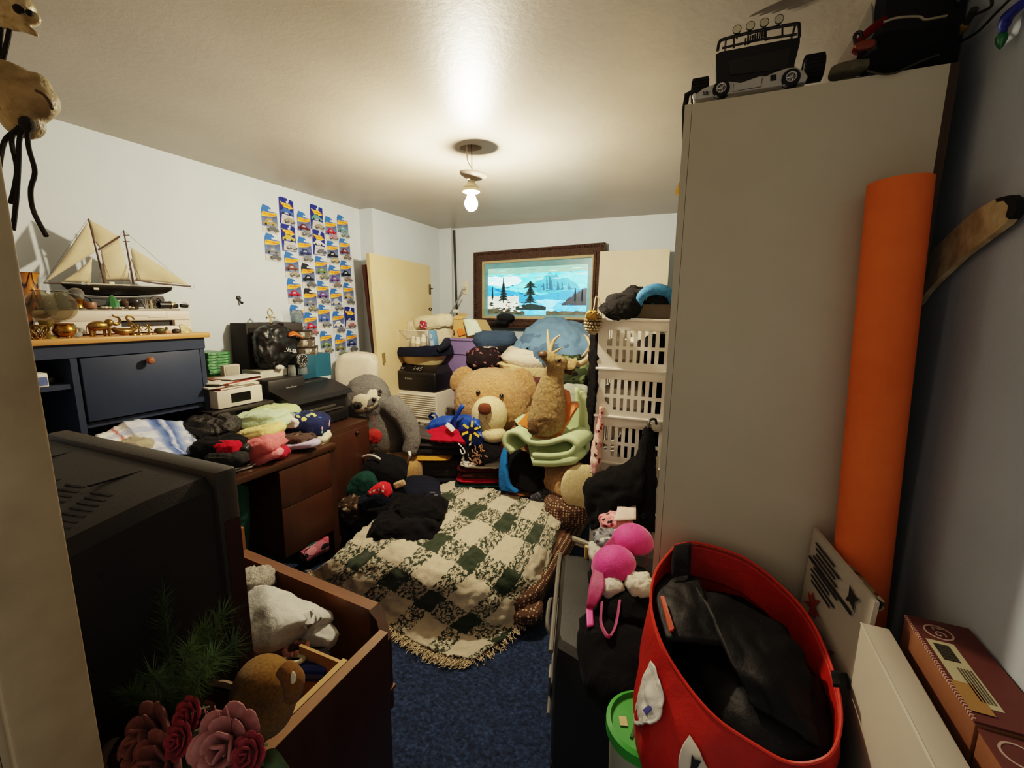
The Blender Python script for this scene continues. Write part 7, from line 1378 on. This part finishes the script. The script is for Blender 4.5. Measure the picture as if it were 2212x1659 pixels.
# ---- red tote
RED = mat('#b5210f', .5, 0, .5, 14, .2, 5, '#8f1609', spec=.35)
rim = [(1460, 1178, .805), (1500, 1172, .815), (1560, 1186, .812), (1620, 1212, .80), (1690, 1268, .77), (1745, 1330, .745), (1785, 1410, .72), (1812, 1500, .71), (1814, 1580, .70), (1785, 1636, .69), (1710, 1648, .66), (1630, 1608, .66), (1540, 1545, .67), (1470, 1460, .69), (1425, 1380, .72), (1406, 1300, .745), (1418, 1232, .775)]
rp = [PZ(*q) for q in rim]; cen = sum(rp, V((0, 0, 0))) / len(rp)
rp = spline(rp + [rp[0]], 84)[:-1]; n_ = len(rp)
o = thing('red_tote', 'large red reusable tote bag stuffed with a black garment bag', 'bag', (cen.x, cen.y, 0))
def rg_(z, sc, k0, seed=0, bulge=0):
    out = []
    for i, p in enumerate(rp):
        q = cen + (p - cen) * sc; ang = math.atan2(p.y - cen.y, p.x - cen.x); near = max(0, math.cos(ang - math.radians(228))) ** 2
        q.z = z if z is not None else p.z
        q.x += bulge * near * math.cos(math.radians(232)); q.y += bulge * near * math.sin(math.radians(232))
        w_ = noise.noise(V((i * .35, k0 * 1.3, seed))) * .02; q += V((math.cos(ang), math.sin(ang), 0)) * w_; q.x = min(q.x, .322); out.append(q)
    return out
b = B(); inn = [p + (cen - p).normalized() * .012 + V((0, 0, -.09)) for p in rp]
loft(b, [rg_(.01, .62, 0), rg_(.05, .74, .5), rg_(.25, .86, 1), rg_(.40, .94, 1.5, bulge=.05), rg_(.53, .985, 2, bulge=.10), rg_(.61, .995, 2.4, bulge=.075), rg_(.65, .998, 2.8, bulge=.03), rp, [p + V((0, 0, .003)) + (cen - p).normalized() * .004 for p in rp], inn], True, False)
b.bm.faces.ensure_lookup_table(); bv = BVHTree.FromBMesh(b.bm); obj('body', b, RED, o, world=True, sharp=1.2, mods=[SUB(1)])
b = B(); b.tube([p + (cen - p).normalized() * .0 + V((0, 0, .0)) for p in rp + [rp[0]]], .0035, 6); obj('seam', b, mat('#d8371f', .5), o, world=True)
st_ = cloth('#1c1a1a'); s = B(); s.sheet([[PZ(1456, 1179, .812), PZ(1492, 1172, .818)], [PZ(1452, 1205, .80), PZ(1492, 1200, .80)], [PZ(1452, 1245, .77), PZ(1490, 1242, .77)]], 6, 10); obj('strap', s, st_, o, world=True, mods=[SOL(.005)])
s = B(); s.sheet([[PZ(1795, 1450, .73), PZ(1800, 1482, .73)], [PZ(1815, 1452, .725), PZ(1818, 1484, .725)], [PZ(1840, 1455, .66), PZ(1842, 1490, .66)]], 6, 8); obj('strap', s, st_, o, world=True, mods=[SOL(.005)])
s = B(); s.sheet([[hit(bv, 1490, 1588, .006)] * 3, [hit(bv, 1474, 1612, .006), hit(bv, 1492, 1615, .006), hit(bv, 1510, 1620, .006)], [hit(bv, 1466, 1645, .006), hit(bv, 1490, 1645, .006), hit(bv, 1522, 1648, .006)], [hit(bv, 1468, 1690, .006), hit(bv, 1495, 1690, .006), hit(bv, 1545, 1690, .006)]], 12, 12); obj('leaf_emblem', s, mat('#cfc6b8', .6), o, world=True, mods=[SOL(.003)])
s = B(); s.plate([hit(bv, x, y, .011) for x, y in ((1494, 1630), (1500, 1642), (1514, 1646), (1506, 1660), (1512, 1688), (1486, 1688), (1492, 1655))], (0, 0, .002)); obj('emblem_detail', s, mat('#15171f', .6), o, world=True)
def wb(x, y):
    h = bv.ray_cast(CAM, ray(x, y).normalized())[0]; f = PZ(x, y, .52)
    return (h if h is not None and (h - CAM).length < (f - CAM).length else f) - ray(x, y).normalized() * .02
s = B(); s.sheet([[wb(1402, 1425), wb(1412, 1440), wb(1425, 1470)], [wb(1385, 1470), wb(1408, 1490), wb(1432, 1500)], [wb(1370, 1520), wb(1395, 1540), wb(1425, 1545)], [wb(1362, 1560), wb(1378, 1565), wb(1400, 1560)]], 20, 24, .008, 22, 3, .003, 70)
o = thing('white_plastic_bag', 'crumpled white plastic bag squeezed between green lid and red tote', 'bag', wb(1395, 1500)); obj('film', s, mat('#c9c5bd', .25, 0, .2, 60, .1, spec=.6), o, world=True, mods=[SOL(.003)]); obj('print', B().plate([wb(1388, 1535), wb(1404, 1522), wb(1408, 1532), wb(1396, 1545)], (0, 0, .002)), mat('#3a3f86', .5), o, world=True)
o = thing('garment_bag', 'black garment bag with an orange stripe stuffed inside the red tote', 'bag', (cen.x, cen.y, .45)); gb = mat('#0c0b0b', .6, 0, .35, 26, .3, 6, '#131111', spec=.25)
b = B(); b.sup((cen.x + .025, cen.y + .03, .58), (.26, .50, .22), .5, .75, 80, 44, Euler((.0, 0, .28)).to_matrix(), .014, 9, 5); obj('cloth', b, gb, o, world=True, sharp=1.6)
s = B(); s.sheet([[PZ(1412, 1250, .745), PZ(1450, 1232, .755), PZ(1510, 1245, .765)], [PZ(1420, 1310, .745), PZ(1470, 1300, .76), PZ(1530, 1305, .76)], [PZ(1440, 1380, .735), PZ(1490, 1380, .745), PZ(1570, 1390, .74)]], 20, 20, .008, 14); obj('lapel', s, gb, o, world=True, mods=[SOL(.01, -1)])
s = B(); s.sheet([[PZ(1500, 1262, .765), PZ(1600, 1300, .75), PZ(1690, 1345, .735), PZ(1740, 1410, .725)], [PZ(1540, 1330, .765), PZ(1620, 1380, .755), PZ(1700, 1400, .745), PZ(1755, 1460, .72)], [PZ(1580, 1430, .745), PZ(1650, 1470, .745), PZ(1710, 1500, .735), PZ(1765, 1560, .70)], [PZ(1620, 1520, .70), PZ(1680, 1560, .70), PZ(1740, 1590, .70), PZ(1775, 1610, .69)]], 30, 30, .016, 9, 4); obj('sleeve', s, gb, o, world=True, mods=[SOL(.02, -1)])
b = B(); b.plate([PZ(1426, 1292, .76), PZ(1434, 1292, .762), PZ(1456, 1362, .752), PZ(1446, 1368, .75)], (0, 0, .006)); obj('orange_stripe', b, mat('#b8401a', .6), o, world=True)
# ---- printed board, white box, brown cartons, noodle, stick
tl, tr = PY(1758, 1140, 1.27), PY(1890, 1300, 1.0)
M_wh = mat('#b3aa9b', .6, 0, .05, 60, .06)
o = thing('printed_board', 'white printed box panel with red leaves and black text leaning by the wardrobe', 'panel', (tl.x, 1.14, 0)); b = B(); b.plate([(tl.x - .03, tl.y, 0), (tr.x - .045, tr.y, 0), tr, tl], (.008, 0, 0)); obj('board', b, M_wh, o, world=True, sharp=.3)
ux = (tr - tl).normalized(); dnv = (V((tl.x - .03, tl.y, 0)) - tl).normalized(); nn = ux.cross(dnv).normalized(); nn = nn if nn.x < 0 else -nn
def bd(u, v): return tl + (tr - tl) * u + dnv * v + nn * .005
tx = mat('#26221f', .7); L = (tr - tl).length
for i in range(9):
    v = .02 + i * .012; b = B(); u0 = .12 + .02 * (i % 3); b.plate([bd(u0, v), bd(u0 + .35 + .08 * (i % 2), v), bd(u0 + .35 + .08 * (i % 2), v + .005), bd(u0, v + .005)], nn * .001) if i != 4 else b.plate([bd(.05, v), bd(.8, v), bd(.8, v + .008), bd(.05, v + .008)], nn * .001)
    obj('text_line', b, tx, o, world=True)
b = B(); b.plate([bd(.72, .02), bd(.78, .03), bd(.86, .025), bd(.8, .045), bd(.84, .06), bd(.76, .052), bd(.70, .06), bd(.73, .042)], nn * .001); obj('emblem', b, tx, o, world=True)
for u, v, s_ in ((.25, .17, .05), (.55, .24, .07), (.75, .33, .08), (.3, .34, .06)):
    b = B(); pts = []
    for k in range(14): a = k * 2 * PI / 14; r = s_ * (1 if k % 2 == 0 else .45) * (.8 + .2 * math.sin(k * 2.3)); pts.append(bd(u + r * math.cos(a) / L, v + r * math.sin(a)))
    b.plate(pts, nn * .001); obj('leaf_print', b, mat('#7d2418', .6, 0, 0, 60, .4, 30, '#a8442a'), o, world=True)
x1 = .33; z1 = .852; o = thing('white_box', 'long flat white carton standing beside the red tote', 'box', (.35, .70, 0)); rr_ = PZ(1893, 1305, z1)
obj('carton', B().bx(x1, x1 + .045, .42, .985, 0, z1, bev=.002), mat('#b5ab9b', .6, 0, .04, 60, .06), o, world=True); obj('edge_fold', B().bx(x1 - .0008, x1 + .0012, .42, .985, z1 - .003, z1 + .0008), mat('#d9d0bf', .5), o, world=True)
KR = mat('#7d4f30', .75, 0, .1, 60, .12, 6); MR = mat('#5d2f28', .6, 0, .05, 60, .15, 20)
o = thing('brown_carton', 'long brown shipping carton with a maroon top, circle logo and barcode label', 'box', (.445, .88, .785)); obj('carton', B().bx(.40, .492, .757, 1.0, .785, .876, bev=.002), KR, o, world=True); obj('top_panel', B().bx(.399, .493, .757, 1.0, .876, .880), MR, o, world=True)
TM = lambda x, y: frame(V((x, y, .8812)) - o.location, (0, -1, 0), (1, 0, 0))
rgm = B(); rgm.lathe([(.018, 0), (.021, 0), (.021, .0006), (.018, .0006), (.018, 0)], (.436, .963, .8802), 28); rgm.lathe([(0, .0004), (.0001, .0004), (.012, .0004)], (.436, .963, .8802), 20) if False else None
obj('logo_ring', rgm, mat('#b99c90', .6), o, world=True); text('logo_letters', 'LG', .022, TM(.436, .963), mat('#b99c90', .6), o)
lw = mat('#b5aa88', .6); obj('label', B().bx(.408, .446, .79, .935, .880, .8808), lw, o, world=True)
bc_ = B()
for i in range(16): y = .885 + i * .0026; bc_.bx(.414, .436, y, y + (.0013 if i % 3 else .002), .8808, .8813)
obj('barcode', bc_, mat('#2a2622', .7), o, world=True); obj('tan_sticker', B().bx(.402, .430, .775, .835, .8812, .8816), mat('#9a7440', .6), o, world=True)
for i in range(5): obj('text_line', B().bx(.442 - .004 * i - .002, .442 - .004 * i, .80, .87, .8812, .8816), mat('#4a4438', .7), o, world=True)
bt = B()
for i in range(40): bt.bx(.398, .402, .76 + i * .006, .763 + i * .006, .8765, .881)
obj('torn_edge', bt, mat('#b98a7c', .8), o, world=True); obj('side_print', B().bx(.3985, .4, .80, .95, .80, .812), mat('#a8783a', .7), o, world=True)
o = thing('brown_carton', 'second brown carton in the corner nearest the camera', 'box', (.445, .6, .785)); obj('carton', B().bx(.402, .494, .46, .752, .785, .87, bev=.002), KR, o, world=True); obj('top_panel', B().bx(.401, .495, .46, .752, .87, .874), MR, o, world=True); g_ = B(); g_.lathe([(.018, 0), (.021, 0), (.021, .0006), (.018, .0006), (.018, 0)], (.43, .72, .8742), 28); obj('logo_ring', g_, mat('#b99c90', .6), o, world=True)
o = thing('dark_carton', 'dark shipping carton standing underneath the brown cartons', 'box', (.445, .73, 0)); obj('carton', B().bx(.402, .494, .46, 1.0, 0, .784, bev=.003), mat('#3a2a20', .8), o, world=True); obj('tape', B().bx(.4015, .402, .70, .74, .02, .784), mat('#5a4630', .5), o, world=True)
n0, n1 = PY(1944, 392, 1.232), PY(1858, 1250, 1.215); dn = (n1 - n0); n2 = n0 + dn * (n0.z - .055) / -dn.z
OR = mat('#ea7a38', .85, 0, .12, 220, .12, 6, '#de6e2e', spec=.2)
o = thing('foam_roll', 'tall bright orange foam roll leaning in the corner by the wardrobe', 'foam roll', (n2.x, n2.y, 0)); b = B(); b.tube([n2, n2.lerp(n0, .5), n0], .0555, 36); obj('roll', b, OR, o, world=True, sharp=.7); ax = (n0 - n2).normalized()
o = thing('hockey_stick', 'worn pale hockey stick blade with black tape leaning on right wall', 'hockey stick', (.47, 1.3, 0)); out_ = [(1968, 668), (1970, 625), (1985, 585), (2020, 535), (2060, 495), (2105, 455), (2150, 430), (2178, 424), (2193, 435), (2192, 455), (2170, 485), (2130, 515), (2080, 553), (2030, 600), (2000, 632), (1985, 655)]
SXX = .475; bl = [PX(x, y, SXX) for x, y in out_]; b = B(); b.plate(bl, (.012, 0, 0)); obj('blade', b, mat('#d2c198', .7, 0, .25, 60, .3, 22, '#a8926a'), o, world=True, sharp=.5)
b = B(); b.plate([PX(x, y, SXX - .001) for x, y in ((2150, 429), (2178, 422), (2195, 434), (2194, 456), (2180, 474), (2172, 468), (2178, 445), (2168, 434), (2152, 436))], (.014, 0, 0)); obj('black_tape', b, mat('#14110d', .9, 0, .4, 120), o, world=True)
q = PX(1972, 655, SXX); b = B(); b.tube([q + V((.006, 0, .02)), q + V((.006, .02, -.2)), V((SXX - .03, q.y + .05, .01))], .014, 8, flat=.8); obj('shaft', b, mat('#5d4a34', .6), o, world=True)
o = thing('wrapping_roll', 'roll of old-print wrapping paper tucked behind the printed panel', 'roll', PY(1840, 1230, 1.15)); w0, w1 = PY(1778, 1170, 1.285) + V((.02, -.02, -.02)), PY(1880, 1292, 1.03) + V((.01, 0, -.01)); obj('roll', B().tube([w0, w1], .016, 18), blobs('#8f8468', ['#5d2f28', '#b8ae8e', '#4a4434', '#a8742c'], 36, .45), o, world=True); obj('core', B().tube([w1, w1 + (w1 - w0).normalized() * .002], .011, 14), mat('#15120f', .9), o, world=True)
p = PX(1905, 1195, .40); o = thing('plastic_wrap', 'clear wrapped brown packet standing behind the orange roll', 'packet', (.445, 1.22, .0)); b = B(); b.sup((.42, 1.235, .46), (.05, .06, .92), .3, .5, 24, 16, amp=.004, fr=20); obj('packet', b, mat('#57483c', .25, 0, .3, 30, .3, 10, spec=.6), o, world=True)
# ================================================================== on top of the wardrobe
SIL = mat('#b5b2aa', .35, .15, 0, 60, .08)
WTZ = WZ
o = thing('silver_toy_car', 'silver open-top toy race car at front edge of the wardrobe top', 'toy car', (.06, 1.352, WTZ))
def tc(px, py, Y=1.306): return PY(px, py, Y)
sil = [(1496, 214), (1500, 205), (1520, 190), (1545, 180), (1560, 174), (1585, 176), (1600, 178), (1640, 164), (1655, 164), (1672, 156), (1700, 146), (1720, 144), (1738, 152), (1746, 165), (1740, 176), (1690, 184), (1600, 198), (1500, 216)]
b = B(); b.plate([tc(x, y) for x, y in sil], (0, .10, 0)); obj('body', b, SIL, o, world=True, sharp=.6, mods=[('BEVEL', dict(width=.004, segments=2, limit_method='ANGLE'))])
obj('cockpit', B().plate([tc(1568, 174, 1.316), tc(1600, 176, 1.316), tc(1640, 162, 1.316), (tc(1655, 161, 1.316)), tc(1650, 168, 1.316), tc(1580, 182, 1.316)], (0, .08, 0)), mat('#141312', .5), o, world=True)
for x, y in ((1558, 191), (1709, 167)):
    c_ = tc(x, y, 1.302); w_ = obj('tyre', B().lathe([(.010, -.012), (.018, -.012), (.0195, -.008), (.0195, .008), (.018, .012), (.010, .012)], c_ + V((0, .010, 0)), 26, (PI / 2, 0, 0)), mat('#131211', .7), o, world=True)
    b = B(); b.lathe([(.0095, 0), (.0115, .001), (.0115, .003), (.0095, .003)], c_ + V((0, -.002, 0)), 24, (PI / 2, 0, 0)); b.lathe([(0, .001), (.003, .001)], c_ + V((0, -.002, 0)), 12, (PI / 2, 0, 0))
    for k in range(6): a = k * PI / 3; b.tube([c_ + V((.003 * math.cos(a), -.001, .003 * math.sin(a))), c_ + V((.010 * math.cos(a), -.001, .010 * math.sin(a)))], .0013, 5)
    obj('rim', b, mat('#cfccc4', .2, .8), o, world=True); obj('arch', B().lathe([(.0, 0), (.022, 0), (.022, .002), (0, .002)], c_ + V((0, .012, .001)), 26, (PI / 2, 0, 0)), mat('#0d0c0c', .8), o, world=True)
b = B()
for x0, y0 in ((1664, 163), (1664, 169)): b.plate([tc(x0, y0, 1.3055), tc(x0 + 13, y0 - 2, 1.3055), tc(x0 + 13, y0 + 4, 1.3055), tc(x0, y0 + 6, 1.3055)], (0, -.001, 0))
obj('side_vent', b, mat('#171615', .6), o, world=True); b = B()
for i in range(5): b.plate([tc(1519 + i * 3, 197, 1.3055), tc(1520.5 + i * 3, 197, 1.3055), tc(1519.5 + i * 3, 206, 1.3055), tc(1518 + i * 3, 206, 1.3055)], (0, -.001, 0))
obj('louvre_slots', b, mat('#171615', .6), o, world=True); obj('headlight', B().ell(tc(1500, 208, 1.305), (.005, .004, .007)), mat('#d8d6cf', .15), o, world=True)
b = B(); b.tube([tc(1585, 182, 1.3052), tc(1583, 198, 1.3052), tc(1644, 187, 1.3052), tc(1647, 168, 1.3052)], .0007, 4); obj('door_seam', b, mat('#4a4844', .5), o, world=True)
o = thing('black_toy_truck', 'big black toy truck with roll bar and four lamps behind silver car', 'toy truck', (.09, 1.47, WTZ)); tb = mat('#151413', .5, 0, .05, 60, .2)
def tt(px, py, Y=1.42): return PY(px, py, Y)
b = B(); b.plate([tt(1546, 118), tt(1556, 112), tt(1728, 80), tt(1728, 92), tt(1716, 140), tt(1718, 165), tt(1548, 178)], (0, .09, 0)); obj('cab', b, tb, o, world=True, sharp=.5); obj('windscreen', B().plate([tt(1572, 132, 1.418), tt(1706, 104, 1.418), tt(1700, 148, 1.418), tt(1578, 162, 1.418)], (0, .002, 0)), mat('#070707', .15, spec=.8), o, world=True)
rb = B(); rb.tube([tt(1550, 110), tt(1554, 92), tt(1566, 84), tt(1640, 66), tt(1716, 52), tt(1726, 56), tt(1727, 80)], .004, 8, sm=24); rb.tube([tt(1560, 104), tt(1640, 86), tt(1722, 74)], .003, 8)
for x, y0, y1 in ((1585, 80, 104), (1616, 72, 96), (1654, 64, 88), (1690, 57, 80)): rb.tube([tt(x, y0), tt(x, y1)], .0026, 7)
rb.tube([tt(1568, 84), tt(1568, 84) + V((0, .07, -.005))], .003, 6); rb.tube([tt(1718, 53), tt(1718, 53) + V((0, .07, -.005))], .003, 6); obj('roll_bar', rb, mat('#1f1a18', .4), o, world=True)
gr_ = B()
for i in range(9): gr_.bx(tt(1610 + i * 5, 94 - i * 1.1).x - .002, tt(1610 + i * 5, 94 - i * 1.1).x + .002, 1.415, 1.42, tt(1610, 98 - i * 1.1).z, tt(1610, 84 - i * 1.1).z)
obj('grille', gr_, mat('#0b0a0a', .5), o, world=True)
for x, y in ((1592, 64), (1621, 56), (1651, 49), (1683, 42)):
    c_ = tt(x, y, 1.415); lo_ = obj('lamp', B().lathe([(0, .006), (.007, .006), (.0105, .002), (.0105, -.002), (.0095, -.002)], c_, 20, (-PI / 2, 0, 0)), mat('#1b1715', .4), o, world=True); l2 = obj('lens', B().lathe([(0, 0), (.0092, 0)], c_ - V((0, .002, 0)), 18, (PI / 2, 0, 0)), mat('#cfc8ac', .15), lo_); l2.matrix_parent_inverse = Matrix.Translation(-o.location); rb2 = obj('lamp_post', B().tube([c_ + V((0, .004, -.008)), tt(x, y + 20)], .0022, 6), mat('#1f1a18', .4), o, world=True)
for x, y, Y in ((1756, 148, 1.40), (1512, 196, 1.44)):
    c_ = tt(x, y, Y); b = B(); b.lathe([(.012, -.022), (.026, -.022), (.029, -.016), (.029, .016), (.026, .022), (.012, .022)], c_, 30, (0, PI / 2, 0))
    for k in range(22):
        a = k * 2 * PI / 22; b.box(c_ + V((0, .029 * math.cos(a), .029 * math.sin(a))), (.04, .004, .004), (a, 0, 0))
    obj('tyre', b, mat('#161514', .8), o, world=True)
b = B(); c0 = PY(1480, 245, 1.44); b.tube([PY(1500, 196, 1.44), PY(1484, 205, 1.45), PY(1479, 235, 1.46), PY(1477, 300, 1.46)], [.006, .008, .008, .005], 8)
solo('knobbly_strap', 'black knobbly strap hanging over the front edge of the wardrobe', 'strap', b, mat('#1d1915', .8, 0, 1.0, 160))
o = thing('yellow_tag', 'yellow ribbon tag hanging on the wardrobe door edge', 'tag', PY(1465, 400, 1.5)); obj('ribbon', B().plate([PY(1476, 374, 1.5), PY(1480, 385, 1.5), PY(1468, 412, 1.5), PY(1460, 422, 1.5), PY(1459, 412, 1.5)], (.004, .006, 0)), mat('#c9982c', .6), o, world=True); obj('hook', B().tube([PY(1470, 395, 1.5), PY(1466, 450, 1.5)], .003, 6), mat('#a8a49a', .3, .8), o, world=True)
# bag, box and board at the back right
o = thing('white_board', 'white board edge sloping up behind the black bag on the wardrobe', 'board', PY(1840, 110, 1.50)); b = B(); b.plate([PY(1790, 165, 1.36), PY(1845, 140, 1.36), PY(1885, 60, 1.40), PY(1882, 5, 1.42), PY(1850, 70, 1.40)], (.01, .02, 0)); obj('board', b, mat('#cfc8b8', .6), o, world=True)
lump('grey_cloth', 'flat grey-green cloth under the black bag at the wardrobe edge', 'cloth', 1838, 152, 80, 18, 1.35, .06, cloth('#6a6450'), amp=.004, fr=20, rz=0)
o = thing('black_sports_bag', 'black bag with red handle strap on the wardrobe top', 'bag', (.335, 1.42, WTZ)); b = B(); b.sup((.372, 1.372, WTZ + .052), (.165, .12, .10), .55, .5, 50, 30, amp=.008, fr=16); obj('bag', b, cloth('#121012'), o, world=True, sharp=1.6)
obj('red_strap', B().tube([PY(1846, 115, 1.31), PY(1860, 85, 1.31), PY(1890, 58, 1.31), PY(1912, 44, 1.32)], .010, 8, sm=14, flat=.5), cloth('#6d1410'), o, world=True); obj('orange_toggle', B().sup(PY(1868, 98, 1.305), (.04, .014, .02), .7, .7), mat('#7a3418', .5), o, world=True)
obj('light_piping', B().tube([PY(1908, 48, 1.31), PY(1940, 38, 1.31), PY(1985, 36, 1.31), PY(2000, 42, 1.31), PY(2045, 34, 1.32)], .0025, 6, sm=18), mat('#a89c84', .5), o, world=True); obj('buckle', B().tube([PY(1850, 110, 1.305), PY(1846, 78, 1.305), PY(1858, 70, 1.305), PY(1862, 82, 1.305)], .004, 7, sm=12), mat('#1d1614', .3), o, world=True)
o = thing('black_case', 'upright black case standing on the bag, touching the ceiling edge', 'case', (.385, 1.56, WTZ)); obj('case', B().bx(.325, .497, 1.44, 1.94, WTZ, 2.19, bev=.006), mat('#1b191a', .6, 0, .1, 120), o, world=True); obj('edge_strip', B().bx(.323, .345, 1.436, 1.442, WTZ, 2.19), mat('#2a2829', .5), o, world=True)
solo('thin_cord', 'thin dark cord curling over the front edge of the wardrobe top', 'cord', B().tube([PY(1872, 152, 1.294), PY(1905, 160, 1.292), PY(1935, 157, 1.292), PY(1965, 143, 1.294), PY(2000, 128, 1.296), PY(2030, 118, 1.3)], .002, 6, sm=20), mat('#3a3226', .6))
o = thing('string_lights', 'dark cord with coloured bulbs hanging at the top of right wall', 'string lights', PX(2130, 60, .48)); b = B(); b.tube([PX(2065, 95, .482), PX(2110, 70, .48), PX(2150, 30, .48), PX(2185, -5, .48)], .0028, 6, sm=16); b.tube([PX(2080, 45, .485), PX(2110, 30, .48), PX(2140, 15, .48), PX(2142, -5, .48)], .0028, 6, sm=16); obj('cord', b, mat('#22241f', .7), o, world=True)
def bulb(p, d, c1, c2, nm):
    d = V(d).normalized(); lo = obj('bulb', B().lathe([(.006, 0), (.0085, .004), (.0085, .012), (.005, .022), (.0003, .028)], p, 16, d.to_track_quat('Z', 'Y').to_matrix()), mat(c1, .2, 0, 0, 60, .2, spec=.7), o, world=True); obj('bulb_socket', B().tube([p, p - d * .03], [.0065, .0075], 12), mat(c2, .5), o, world=True)
bulb(PX(2166, 72, .478), (0, .0, -1), '#0f6a3a', '#1c2f8a', 'green'); bulb(PX(2088, 50, .48), (-.0, .9, -.4), '#a8842a', '#34382c', 'yellow'); bulb(PX(2075, -12, .48), (0, .3, -.8), '#1b1c20', '#1b1c20', 'dark')
obj('bulb_socket', B().tube([PX(2168, 58, .478), PX(2178, 35, .478), PX(2205, 10, .478)], [.009, .010, .008], 10, sm=8), mat('#1a2a86', .5), o, world=True)
# ================================================================== render look
w = bpy.data.worlds.new('world'); scene.world = w; w.use_nodes = True
bg = w.node_tree.nodes['Background']; bg.inputs[0].default_value = (1.0, .92, .82, 1); bg.inputs[1].default_value = .42
scene.view_settings.view_transform = 'Filmic'
scene.view_settings.look = 'Medium High Contrast'
scene.view_settings.exposure = 0.0
